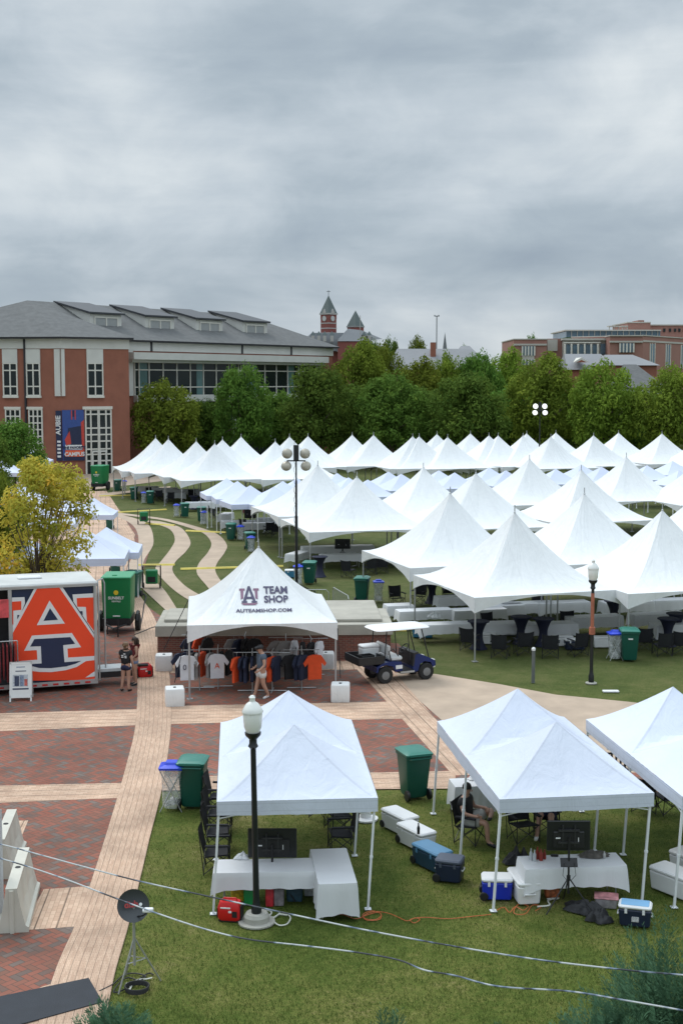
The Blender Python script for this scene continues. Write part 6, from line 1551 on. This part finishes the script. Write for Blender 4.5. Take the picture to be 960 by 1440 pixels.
    for s in 'LR':
        a, b = Vector(J['a' + s]), Vector(J['t' + s]); d = (b - a); 
        dn = Vector((d.x, d.y, 0)).normalized() if Vector((d.x, d.y, 0)).length > .02 else Vector((0, -1, 0))
        dirn = d.normalized(); skin({'a': tuple(a - dirn * .03 - Vector((0, 0, .03))), 'm': tuple(a + d * .5 - Vector((0, 0, .012))), 'b': tuple(b + dirn * .06)}, [('a', 'm'), ('m', 'b')], dict(a=.052, m=.052, b=.040), 'shoe', shoes, t, 1)
    # hair
    c = Vector(J['hc']) - fw_ * .018 + up * .012
    m = MB(); n = 10
    rot = Matrix((sd_, -fw_, up)).transposed()
    prof = []
    for i in range(8):
        a_ = i / 7 * (PI * .56); prof.append((.103 * math.sin(a_) + .001, .115 * math.cos(a_)))
    m.lathe(prof[::-1], tuple(c), 14, rot)
    if hairstyle == 'long':
        m.tube([c - fw_ * .06 + up * .04, c - fw_ * .10 - up * .06, c - fw_ * .12 - up * .20, c - fw_ * .13 - up * .36], [.07, .085, .075, .03], 8)
        for s in (-1, 1): m.tube([c + sd_ * s * .08, c + sd_ * s * .09 - up * .12, c + sd_ * s * .08 - up * .26 - fw_ * .04], [.04, .045, .02], 6)
    if hairstyle == 'bun':
        m.tube([c - fw_ * .08, c - fw_ * .15 + up * .03, c - fw_ * .17 - up * .02], [.05, .06, .03], 8); m.tube([c - fw_ * .06, c - fw_ * .075 - up * .1], [.075, .04], 8)
    if cap: 
        m.build('hair', hair, t, smooth=60); m = MB(); m.lathe([(.106, .0), (.108, .03), (.095, .075), (.06, .105), (.01, .118)], tuple(c), 14, rot)
        m.tube([c + fw_ * .07 + up * .02, c + fw_ * .19 + up * .0], [.07, .05], 8); m.build('cap', cap, t, smooth=60)
    else: m.build('hair', hair, t, smooth=60)
    t.scale = (scale,) * 3
    return t, sh
GBT = M('blue_grey_shirt', (.085, .115, .155), .8, .12, 6, .3, 20); WSH = M('white_shorts', (.60, .60, .58), .8, .06, 6, .3, 20); WSHOE = M('white_shoe', (.66, .66, .66), .5, .04); BSHIRT = M('black_tshirt', (.010, .010, .012), .8, .2, 6, .3, 20)
DEN = M('denim_shorts', (.16, .21, .33), .8, .12, 10, .3, 20); REDT = M('dark_red_top', (.16, .02, .025), .8, .15, 6); BSHOE = M('black_shoe', (.014, .014, .016), .5, .1); NSH = M('navy_shorts', (.012, .016, .05), .8, .2, 6, .3, 20)
GSH = M('light_grey_shorts', (.42, .42, .40), .8, .06, 6, .3, 20); BLS = M('blue_tshirt', (.03, .16, .34), .8, .1, 6)
walk = dict(kL=(-.10, -.10, .52), aL=(-.10, -.20, .12), tL=(-.10, -.36, .05), kR=(.10, .02, .50), aR=(.10, .20, .12), tR=(.10, .06, .04), eR=(.26, .02, 1.14), wR=(.25, -.16, .98), hR=(.24, -.24, .94), eL=(-.26, .04, 1.15), wL=(-.25, -.14, .98), hL=(-.23, -.22, .95),
            hd=(0, -.05, 1.57), hc=(0, -.055, 1.65), ht=(0, -.05, 1.73))
person('person in blue-grey t-shirt, white shorts and dark cap browsing inside the shop tent', G(368, 982), rad(-68), walk, GBT, WSH, WSHOE, HAIRK, scale=1.03, cap=BLK, slim=1.08)
fing = dict(eR=(.27, -.04, 1.18), wR=(.20, -.24, 1.10), hR=(.16, -.30, 1.12), kL=(-.08, -.03, .50), kR=(.12, .0, .50), aR=(.16, .06, .09), tR=(.20, -.10, .035))
t, sh = person('person in black t-shirt with white back print, seen from behind beside the trailer', G(178, 972), rad(163), fing, BSHIRT, NSH, BSHOE, HAIRT, 'bun', .96, .45)
m = MB()
for k, (a, b, z_) in enumerate(((-.06, .02, 1.36), (-.10, -.02, 1.28), (.02, .10, 1.30), (-.10, -.03, 1.23), (.01, .10, 1.24))): m.box((a + b) / 2, .152, z_, b - a, .006, .035)
m.build('back_print', WV, t)
chat = dict(eL=(-.24, -.04, 1.17), wL=(-.10, -.20, 1.08), hL=(-.04, -.24, 1.08), hd=(0, -.01, 1.58), eR=(.24, .0, 1.16), wR=(.16, -.16, 1.0), hR=(.12, -.22, .98))
person('person with long brown hair, dark red top and denim shorts, facing the one in black', G(190, 963), rad(-62), chat, REDT, DEN, BSHOE, HAIRB, 'long', .96, .42, .0, .92)
def seated(**k):
    s = dict(pel=(0, .05, .50), wai=(0, .10, .64), che=(0, .12, .86), neb=(0, .11, 1.0), hd=(0, .07, 1.11), hc=(0, .06, 1.19), ht=(0, .07, 1.27), sL=(-.19, .12, .94), sR=(.19, .12, .94),
             eL=(-.29, .02, .70), wL=(-.24, -.22, .66), hL=(-.22, -.30, .66), eR=(.29, .02, .70), wR=(.24, -.22, .66), hR=(.22, -.30, .66),
             pL=(-.10, .0, .50), kL=(-.13, -.44, .52), aL=(-.13, -.48, .10), tL=(-.14, -.63, .04), pR=(.10, 0, .50), kR=(.13, -.44, .52), aR=(.13, -.48, .10), tR=(.14, -.63, .04)); s.update(k); return s
cx_, cy_ = G(660, 1183)
# ankle of the right leg rests on the left knee
person('person in black t-shirt and light shorts sitting in a camp chair, ankle on knee', (cx_, cy_), rad(62), seated(kR=(.34, -.38, .66), aR=(-.06, -.50, .64), tR=(-.20, -.52, .64), wR=(.20, -.30, .74), hR=(.12, -.36, .74)), BSHIRT, GSH, BSHOE, HAIRK, scale=1.05, short_end=.75)
cx_, cy_ = G(768, 1172)
person('person in blue t-shirt and white shoes sitting behind the television, half hidden', (cx_, cy_), rad(-14), seated(aL=(-.16, -.62, .16), tL=(-.17, -.76, .12)), BLS, NSH, WSHOE, HAIRB, scale=1.03)
# ---------------------------------------------------------------- televisions on stands
SCRN = M('tv_back_shell', (.010, .011, .013), .4, .2, 5)
def zat(D, py): v = py - 720; return H - D * (F * ST + v * CT) / (F * CT - v * ST)
def tv(px, py, ytop, ybot, wpx, lb, tilt=0, dpy=1222):
    x, y = G(px, py); t = thing('television_stand', 'black tripod stand holding ' + lb, 'stand', (x, y, 0), tilt); s = 66.
    zt, zb = zat(y, ytop), zat(y, ybot); w_ = wpx * y / F
    m = MB().tube([(0, 0, .35), (0, 0, (zb + zt) / 2)], .022, 8).tube([(0, 0, .62), (0, 0, .72)], .04, 8); m.build('pole', BLK, t)
    for a in (-60, 60, 180): MB().tube([(0, 0, .68), (.55 * math.sin(rad(a)), -.55 * math.cos(rad(a)), .02)], .014, 5).build('leg', BLK, t)
    MB().box(0, .03, (zb + zt) / 2 - .15, .42, .04, .04).box(0, .03, (zb + zt) / 2 + .10, .42, .04, .04).box(-.12, .04, (zb + zt) / 2 - .2, .03, .04, .42).box(.12, .04, (zb + zt) / 2 - .2, .03, .04, .42).build('bracket', M('grey_bracket', (.025, .025, .027), .5), t)
    tvo = thing('television', lb, 'television', (x - .06 * math.sin(-tilt) * 0, y + .09, zb), tilt)
    MB().rbox(0, 0, 0, w_, .05, zt - zb, .012).build('screen_shell', SCRN, tvo); MB().rbox(0, -.035, .06, w_ * .72, .035, (zt - zb) * .55, .012).build('rear_cover', BLK, tvo)
    MB().box(-w_ * .25, -.057, (zt - zb) * .42, .09, .004, .025).box(w_ * .22, -.057, (zt - zb) * .3, .015, .004, .10).build('label_plate', WPL, tvo)
    z = zat(y - .05, dpy); o = MB().rbox(0, 0, 0, .34, .03, .18, .008).build('control_panel', BLK, t, loc=(0, -.06, z - .09)); o.rotation_euler.x = -.5
    m = MB()
    for i in (-1, 1): m.tube([(i * .1, -.06, z), (i * .13, -.08, z - .25), (i * .03, -.05, z - .38), (0, -.02, .7)], .006, 4)
    m.build('cable', BLK, t)
tv(383, 1262, 1167, 1208, 71, 'black flat television seen from behind, above the cross table', .0, 1221)
tv(798, 1280, 1156, 1198, 63, 'black flat television seen from behind, by the bottles and jacket', .0, 1213)
tv(481.5, 789, 758, 772, 22, 'small black television under the tent behind the brick wall', 0, 779)
tv(352, 742, 715, 729, 17, 'dark small television under the small blue-white canopy', 0, 735)
# ---------------------------------------------------------------- small things on the front lawn
RED = M('red_generator_plastic', (.55, .010, .012), .35, .08, 3)
def redgen(px, py, lb, rz=0, s=1.0):
    x, y = G(px, py); t = thing('portable_generator', lb, 'generator', (x, y + .15, 0), rz, 'red portable generators')
    MB().loft([(.02, .40, .26, .05), (.08, .46, .30, .06), (.28, .46, .30, .07), (.38, .40, .22, .07)]).build('housing', RED, t, smooth=40)
    MB().tube([(-.16, 0, .36), (-.12, 0, .43), (.12, 0, .43), (.16, 0, .36)], .018, 6).build('handle', RED, t)
    MB().box(.235, 0, .04, .02, .24, .28).box(-.235, 0, .06, .02, .22, .2).box(0, 0, 0, .42, .26, .03).box(.12, -.152, .1, .1, .01, .12).build('vents', BLK, t)
    MB().box(-.06, -.153, .27, .2, .01, .025).box(.03, -.153, .19, .06, .01, .04).build('label_plate', WPL, t); t.scale = (s, s, s)
redgen(323, 1297, 'red portable generator on the grass left of the big lamp post base', -.15, 1.0); redgen(203, 953, 'red portable generator at the trailer hitch behind the two people', .3, 1.15)
def cordpx(pts, r, mat, lb, z=.015, name='power_cord', cat='cord'):
    P = [(*G(*p), z) for p in pts]; out = []
    for i in range(len(P) - 1):
        p0, p1, p2, p3 = P[max(i - 1, 0)], P[i], P[i + 1], P[min(i + 2, len(P) - 1)]
        for k in range(6):
            f = k / 6; out.append(tuple(.5 * (2 * p1[q] + (p2[q] - p0[q]) * f + (2 * p0[q] - 5 * p1[q] + 4 * p2[q] - p3[q]) * f * f + (3 * p1[q] - p0[q] - 3 * p2[q] + p3[q]) * f ** 3) for q in (0, 1, 2)))
    out.append(P[-1]); return tag(MB().tube(out, r, 5).build(name, mat), lb, cat)
ORC = M('orange_cord', (.52, .12, .035), .5, .1); WHC = M('white_cord', (.62, .62, .56), .5, .05); BKC = M('black_cord', (.012, .012, .012), .6)
cordpx([(452, 1289), (480, 1287), (500, 1293), (515, 1288), (530, 1284), (536, 1288), (528, 1294), (514, 1293), (510, 1287), (522, 1282), (535, 1286), (533, 1294), (516, 1295), (511, 1289), (525, 1283), (545, 1285), (560, 1291), (572, 1296), (583, 1292), (590, 1294), (582, 1299), (577, 1294), (596, 1291), (630, 1293), (660, 1290), (690, 1287)], .008, ORC, 'orange extension cord coiled at the front right leg of the left canopy')
cordpx([(698, 1281), (708, 1277), (716, 1284), (724, 1276), (735, 1281), (742, 1275), (728, 1273), (722, 1285), (738, 1286), (748, 1274), (760, 1276), (752, 1282)], .008, ORC, 'orange extension cord tangled in front of the blue and white coolers')
cordpx([(768, 1265), (785, 1264), (770, 1267), (772, 1274), (755, 1276)], .018, WHC, 'short white cord and plug strip beside the tangled orange cord')
cordpx([(362, 1286), (374, 1281), (382, 1284), (376, 1290), (366, 1289), (385, 1291), (396, 1284), (408, 1290), (404, 1300), (392, 1302), (384, 1294), (392, 1287), (404, 1288)], .016, WHC, 'white cable looped on the grass right of the big lamp post base')
cordpx([(190, 893), (203, 888), (212, 884), (219, 882)], .03, BKC, 'thick black hose from the green generator to the brick wall')
cordpx([(193, 832), (205, 838), (203, 850), (200, 870), (196, 884)], .03, BKC, 'thick black cable beside the wheel of the tall green generator')
cordpx([(140, 1395), (158, 1386), (165, 1380), (175, 1372), (190, 1370), (205, 1374), (196, 1380), (180, 1376), (168, 1384), (160, 1396), (172, 1394), (188, 1384), (208, 1370), (216, 1372)], .014, BKC, 'black cables tangled under the satellite dish tripod')
cordpx([(178, 1384), (184, 1390), (180, 1396), (192, 1380), (206, 1378), (214, 1376)], .014, WHC, 'short white cable and plug under the satellite dish tripod')
x, y = G(193, 1393); o = MB()
for q in range(4): o.tube([(.19 * math.cos(i * PI / 12) * (1 + .03 * q), .19 * math.sin(i * PI / 12), .02 + .022 * q) for i in range(25)], .015, 5, cap=False)
tag(o.build('coiled_hose', BKC, None, loc=(x, y, 0)), 'black coiled cable lying in front of the satellite dish tripod', 'cable')
def tote(px, py, w_, h_, mat, lb, d=.2, rz=0):
    x, y = G(px, py); t = thing('tote_bag', lb, 'bag', (x, y + .1, 0), rz)
    MB().loft([(.0, w_ * .9, d, .03), (h_ * .5, w_, d * 1.05, .04), (h_, w_ * .96, d * .5, .03)]).build('bag_body', mat, t, smooth=40)
    MB().tube([(-w_ * .2, 0, h_), (-w_ * .12, 0, h_ + .12), (w_ * .12, 0, h_ + .12), (w_ * .2, 0, h_)], .01, 5).build('strap', mat, t)
tote(334, 1268, .28, .28, M('yellow_bag', (.55, .38, .02), .6, .6, 14), 'yellow patterned tote bag under the cross table'); tote(350, 1273, .22, .36, M('green_bag', (.01, .28, .07), .5, .2, 8), 'green carrier bag under the cross table')
tote(379, 1275, .17, .38, M('red_bag', (.45, .02, .03), .6, .3, 10), 'red bag behind the television tripod, left canopy'); tote(392, 1274, .22, .36, M('grey_red_bag', (.2, .18, .19), .6, .5, 8), 'grey and red bag beside the plain red one, left canopy')
tote(414, 1268, .34, .34, M('teal_bag', (.02, .06, .09), .6, .4, 12), 'dark teal tote bag with pale mark under the cross table'); tote(434, 1260, .2, .3, M('pale_bag', (.4, .42, .44), .6, .3, 12), 'pale plastic bag against the lengthwise table')
tote(776, 1262, .3, .25, M('orange_box', (.42, .12, .04), .6, .6, 14), 'orange and brown carton bag under the right front table', .25)
def heap(px, py, sx_, sy_, h_, mat, lb, name='jacket', cat='jacket', z=0, rz=0, seed=1):
    x, y = G(px, py, z)
    def fn(i, j):
        a = i * 2 * PI; r = j; n = noise.noise(Vector((math.cos(a) * 1.6, math.sin(a) * 1.6, seed * 3.1 + r)))
        rr_ = r * (1 + .45 * n); hz = h_ * max(0, 1 - r ** 2.2) * (1 + .7 * noise.noise(Vector((math.cos(a) * r * 3, math.sin(a) * r * 3, seed)))) + .01
        return (sx_ * rr_ * math.cos(a), sy_ * rr_ * math.sin(a), max(.004, hz))
    o = MB().grid(fn, 72, 30).build(name, mat, None, smooth=60, loc=(x, y, z + .002)); o.rotation_euler.z = rz; return tag(o, lb, cat)
JK = M('black_jacket_cloth', (.010, .010, .012), .6, .4, 6, .8, 14); GJ = M('grey_brown_cloth', (.10, .09, .08), .8, .4, 8, .8, 14)
heap(822, 1280, .42, .28, .16, JK, 'black jacket lying crumpled on the grass before the right canopy', seed=2, rz=-.5); heap(842, 1294, .28, .2, .2, JK, 'black bag with a white mark slumped next to the crumpled jacket', 'bag', 'bag', seed=5)
heap(834, 1204, .36, .16, .10, GJ, 'grey-brown jacket bunched on the right front table', z=.756, seed=7, rz=.1); heap(728, 1214, .3, .22, .3, JK, 'black bag on the grass behind the white end-on cooler', 'bag', 'bag', seed=9)
heap(585, 1.0, .1, .1, .1, JK, 'x') if False else None
def bottle(px, py, mat, lb, h_=.24, z=.755, r=.035):
    x, y = G(px, py, z); return tag(MB().lathe([(r * .9, 0), (r, .02), (r, h_ * .6), (r * .4, h_ * .8), (r * .4, h_)], n=10).build('bottle', mat, None, True, (x, y, z)), lb, 'bottle')
GLS = M('clear_bottle', (.45, .48, .5), .15, .1); RB = M('red_brown_bottle', (.25, .03, .02), .3, .2)
bottle(746, 1209, GLS, 'leftmost clear bottle with white cap on the right front table'); bottle(751, 1211, GLS, 'second clear bottle on the right front table'); bottle(755, 1208, RB, 'leftmost red-brown bottle on the right front table', .26); bottle(760, 1210, RB, 'red-brown bottle in the middle of the table group', .24, r=.045); bottle(765, 1208, RB, 'rightmost red-brown bottle on the right front table', .2); 
bottle(849, 1207, M('silver_can', (.5, .5, .5), .3, .1, metal=.6), 'silver can standing behind the grey-brown jacket', .15, r=.033)
x, y = G(779, 1204, .76); tag(MB().rbox(0, 0, 0, .16, .08, .04, .01).build('remote_control', BLK, None, loc=(x, y, .756)), 'small black remote on the right front table', 'remote')
x, y = G(853, 1276); t = thing('storage_box', 'clear plastic box with red and white lid on the grass', 'box', (x, y + .1, 0), -.2); MB().loft([(0, .40, .30, .04), (.18, .46, .34, .05)]).build('box_body', M('translucent_box', (.30, .28, .29), .3, .3, 10), t); MB().rbox(0, 0, .181, .48, .36, .03, .01).build('lid', M('red_white_lid', (.50, .22, .23), .4, .7, 4), t)
heap(665, 1096, .16, .12, .08, WPL, 'white crumpled plastic bag on the small table', 'plastic_bag', 'bag', z=.756, seed=3)
heap(340, 1207, .16, .1, .10, CLOTH, 'white bundle on the back edge of the cross table', 'cloth_bundle', 'cloth', z=.756, seed=4)
heap(611, 868, .3, .2, .18, BAG, 'clear plastic bag on the table end above the golf cart', 'plastic_bag', 'bag', z=.76, seed=6)
heap(347, 722, .3, .2, .55, RB, 'dark red bundle on the table under the small canopy', 'bundle', 'bundle', z=.76, seed=8)
# ---------------------------------------------------------------- satellite dish
x, y = G(190, 1392); sd = thing('satellite_dish', 'dark grey satellite dish on a steel tripod at the edge of the grass', 'dish', (x, y, 0))
zc = zat(y, 1272)
f1, f2, f3 = (G(167, 1398)[0] - x, G(167, 1398)[1] - y), (G(226, 1379)[0] - x, G(226, 1379)[1] - y), (-.25, .55)
for f_ in (f1, f2, f3): MB().tube([(0, 0, .95), (*f_, .0)], .016, 6).build('leg', STEEL, sd)
MB().tube([(0, .0, .45), (0, 0, zc - .05)], .025, 8).tube([(f1[0] * .45, f1[1] * .45, .5), (f2[0] * .45, f2[1] * .45, .5), (f3[0] * .45, f3[1] * .45, .5), (f1[0] * .45, f1[1] * .45, .5)], .010, 5).build('pole', STEEL, sd)
dirv = Vector((.30, -.86, .42)).normalized(); ax = dirv.to_track_quat('Z', 'Y').to_matrix()
DG = M('dish_grey', (.045, .05, .055), .5, .08)
MB().lathe([(.001, -.065), (.10, -.055), (.20, -.02), (.275, .03), (.28, .035), (.275, .025), (.20, -.03), (.10, -.065), (.001, -.075)][::1], (0, -.06, zc), 28, ax).build('reflector', DG, sd, smooth=50)
def ondish(a, b, c): v = ax @ Vector((a, b, c)); return (v.x, v.y - .06, v.z + zc)
# reflector-plane axes: find the on-screen up direction
upv = Vector((0, 0, 1)); e2 = (upv - dirv * upv.dot(dirv)).normalized(); e1 = e2.cross(dirv).normalized()
vs, fs = text_mesh('dish', .15, bold=.004); MB().add([tuple(e1 * v[0] + e2 * (v[1] - .02) + dirv * .012 + Vector((-.0, -.06, zc)) - e1 * .03) for v in vs], fs).build('lettering', M('dish_red', (.35, .03, .03), .5), sd)
MB().add([tuple(e1 * (.13 + .028 * math.cos(i * PI / 6)) + e2 * (.01 + .028 * math.sin(i * PI / 6)) + dirv * .016 + Vector((0, -.06, zc))) for i in range(12)], [tuple(range(12))]).build('round_mark', WPL, sd)
armend = G(219, 1262, zc + .02); ae = (armend[0] - x, -.42, zc + .06)
MB().tube([(0, -.0, zc - .22), (.18, -.2, zc - .12), ae], .014, 5).build('feed_arm', BLK, sd)
MB().rbox(ae[0] - .02, ae[1], ae[2] - .02, .16, .08, .07, .01).lathe([(.03, 0), (.035, .07)], (ae[0] - .12, ae[1], ae[2]), 8, Matrix.Rotation(PI / 2, 3, 'Y')).build('feed_horn', WPL, sd)
# ---------------------------------------------------------------- taped ropes strung across the foreground
def ropemat():
    m, nt, b = new_mat('taped_rope'); tc = N(nt, 'ShaderNodeTexCoord'); mp = N(nt, 'ShaderNodeMapping'); nt.links.new(tc.outputs['Object'], mp.inputs[0]); mp.inputs['Scale'].default_value = (1.1, .6, 2)
    f = noise_(nt, mp.outputs[0], 1.4, 3, .6, .3); nt.links.new(ramp(nt, f, [(.42, (.03, .035, .045)), (.47, (.14, .19, .27)), (.53, (.48, .50, .51))]), b.inputs['Base Color']); b.inputs['Roughness'].default_value = .5; return m
RPM = ropemat()
def rope(pts, z, lb, dz):
    P = [(*G(a, b, z), z) for a, b in pts]; out = []
    for i in range(len(P) - 1):
        p0, p1, p2, p3 = P[max(i - 1, 0)], P[i], P[i + 1], P[min(i + 2, len(P) - 1)]
        for k in range(8):
            f = k / 8; out.append(tuple(.5 * (2 * p1[q] + (p2[q] - p0[q]) * f + (2 * p0[q] - 5 * p1[q] + 4 * p2[q] - p3[q]) * f * f + (3 * p1[q] - p0[q] - 3 * p2[q] + p3[q]) * f ** 3) for q in (0, 1, 2)))
    tag(MB().tube(out, .012, 6).build('rope', RPM), lb, 'rope')
rope([(-60, 1178), (0, 1187), (60, 1203), (130, 1222), (200, 1240), (300, 1262), (420, 1288), (520, 1309), (640, 1331), (760, 1350), (880, 1364), (960, 1371), (1040, 1378)], 2.7, 'upper white-taped rope strung across the foreground past the lamp post', 0)
rope([(-60, 1196), (0, 1207), (80, 1232), (160, 1262), (220, 1284), (290, 1307), (350, 1321), (420, 1329), (500, 1339), (560, 1350), (596, 1364), (640, 1372), (700, 1387), (800, 1394), (880, 1407), (960, 1421), (1040, 1436)], 2.5, 'lower black and white rope crossing in front of the satellite dish', 0)
# ---------------------------------------------------------------- plastic road barriers, side wall, mat
PB = M('cream_barrier_plastic', (.52, .50, .43), .5, .08, 2, .1)
def jersey(p0, p1, lb):
    A, B_ = G(*p0), G(*p1); L = math.dist(A, B_); t = thing('road_barrier', lb, 'barrier', (*A, 0), math.atan2(B_[1] - A[1], B_[0] - A[0]), 'cream plastic road barriers'); t.scale = (1, 1, .86)
    pr = [(0, 0), (0, .12), (.06, .16), (.12, .45), (.20, .95), (.20, 1.02), (.42, 1.02), (.42, .95), (.50, .45), (.56, .16), (.62, .12), (.62, 0)]
    n = len(pr); ns = 9; vs = []; 
    for k in range(ns):
        xx = L * k / (ns - 1); ins = .035 if k in (2, 3, 5, 6) else 0
        for (a, b) in pr: vs.append((xx, a + (ins if a < .31 else -ins) * (1 if .2 < b < .9 else 0), b))
    fs = [(k * n + i, k * n + (i + 1) % n, (k + 1) * n + (i + 1) % n, (k + 1) * n + i) for k in range(ns - 1) for i in range(n)] + [tuple(range(n - 1, -1, -1)), tuple(range((ns - 1) * n, ns * n))]
    MB().add(vs, fs).build('barrier_body', PB, t); MB().tube([(.0, .31, 0), (.0, .31, .98)], .05, 8).build('end_post', PB, t)
    MB().lathe([(.06, 1.021), (.055, 1.03), (.05, 1.022)], (L * .5, .31, 0), 10).build('filler_hole', BLK, t)
jersey((41, 1311), (57, 1248), 'cream plastic road barrier nearest the left bottom edge'); jersey((22, 1236), (38, 1190), 'cream plastic road barrier behind the nearest one, at the left edge')
x, y = G(2, 1292); o = MB().grid(lambda i, j: (-.9 + .95 * i, .05 * math.sin(i * 14), .05 + 2.15 * j), 24, 8).grid(lambda i, j: (-.9 + .95 * (1 - i), .012 + .05 * math.sin((1 - i) * 14), .05 + 2.15 * j), 24, 8).build('side_wall', WHITE, None, True, loc=(x, y, 0)); tag(o, 'white hanging tent side wall just inside the left edge', 'side wall')
x, y = G(30, 1262); 
mt = gp([(-40, 1412), (125, 1377.5), (144.5, 1411), (-40, 1462)]); tag(MB().prism(mt, .02, .034).build('rubber_mat', M('black_rubber_mat', (.022, .026, .034), .8, .12, 3, .3, 60)), 'black rubber mat laid across the paving at the bottom left corner', 'mat')
# ---------------------------------------------------------------- bench
x, y = G(884, 1102); bn_ = thing('park_bench', 'dark slatted metal bench behind the right canopies, facing the path', 'bench', (x, y, 0), rad(8 + 180))
IR2 = M('dark_bench_metal', (.022, .014, .014), .45, .2)
m = MB()
for i in range(15): m.box(-.84 + .12 * i, .30, .50, .05, .02, .42)
m.box(0, .30, .90, 1.8, .035, .05).box(0, .30, .46, 1.8, .035, .04); m.build('backrest', IR2, bn_)
m = MB()
for i in range(15): m.box(-.84 + .12 * i, .03, .43, .05, .5, .02)
m.build('seat', IR2, bn_)
for s in (-1, 1):
    for yy in (-.2, .28): MB().box(s * .82, yy, 0, .05, .05, .43).build('leg', IR2, bn_)
    MB().box(s * .86, .03, .62, .05, .5, .03).build('armrest', IR2, bn_)
# ---------------------------------------------------------------- junipers at the bottom edge
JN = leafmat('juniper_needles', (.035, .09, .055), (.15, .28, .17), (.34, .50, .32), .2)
def juniper(x, y, lb, n, Rx, hh, seed):
    rr_ = random.Random(seed); vs = []; fs = []; tint = []; t = thing('juniper_shrub', lb, 'shrub', (x, y, 0), 0, 'blue-green junipers'); br = MB()
    for i in range(n):
        a = rr_.uniform(0, 2 * PI); el = rr_.uniform(.12, 1.35); L = rr_.uniform(.8, 1.15); d = Vector((math.cos(a) * math.cos(el) * Rx, math.sin(a) * math.cos(el) * Rx, math.sin(el) * hh)) * L
        base = Vector((0, 0, .1)); sidev = d.cross(Vector((0, 0, 1))).normalized(); tb = rr_.uniform(.2, .75)
        if i % 6 == 0: br.tube([tuple(base), tuple(base + d * .6)], [.03, .01], 4)
        for k in range(95):
            f_ = .35 + .65 * k / 95; p = base + d * f_ + Vector((0, 0, .18 * math.sin(f_ * 3)))
            for s in (-1, 1):
                w2 = (1 - (f_ - .35) / .65) * .26 + .03; q = p + sidev * s * rr_.uniform(0, w2) + d.normalized() * rr_.uniform(0, .12) + Vector((0, 0, rr_.uniform(-.07, .07)))
                dv = (d.normalized() + sidev * s * .8 + Vector((rr_.gauss(0, .18), rr_.gauss(0, .18), rr_.gauss(0, .18) + .12))).normalized(); wv = dv.orthogonal().normalized() * .0055; ln = rr_.uniform(.05, .10)
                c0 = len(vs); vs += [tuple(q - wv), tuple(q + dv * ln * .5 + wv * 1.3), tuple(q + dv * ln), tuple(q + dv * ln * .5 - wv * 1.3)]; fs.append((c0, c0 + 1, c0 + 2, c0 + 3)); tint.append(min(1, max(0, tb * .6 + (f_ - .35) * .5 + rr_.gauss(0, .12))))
    me = bpy.data.meshes.new('foliage'); me.from_pydata(vs, [], fs); at = me.attributes.new('tint', 'FLOAT', 'FACE'); at.data.foreach_set('value', tint); me.materials.append(JN)
    o = bpy.data.objects.new('foliage', me); COL.objects.link(o); o.parent = t; br.build('stem', BARK, t)
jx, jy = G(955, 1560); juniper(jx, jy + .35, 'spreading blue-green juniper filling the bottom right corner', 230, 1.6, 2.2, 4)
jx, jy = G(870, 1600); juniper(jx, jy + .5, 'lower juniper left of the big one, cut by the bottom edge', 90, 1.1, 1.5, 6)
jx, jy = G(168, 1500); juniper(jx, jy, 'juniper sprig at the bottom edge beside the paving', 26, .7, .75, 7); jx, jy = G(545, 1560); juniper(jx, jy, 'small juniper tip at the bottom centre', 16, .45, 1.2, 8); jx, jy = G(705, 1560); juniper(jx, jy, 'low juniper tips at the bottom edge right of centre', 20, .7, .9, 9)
for o_ in SC.objects:
    if not o_.parent and o_.get('label') and len(o_['label'].replace('-', ' ').split()) > 16: print('LONG', o_.name, o_['label'])
print('tris', sum(len(m_.polygons) for m_ in bpy.data.meshes))
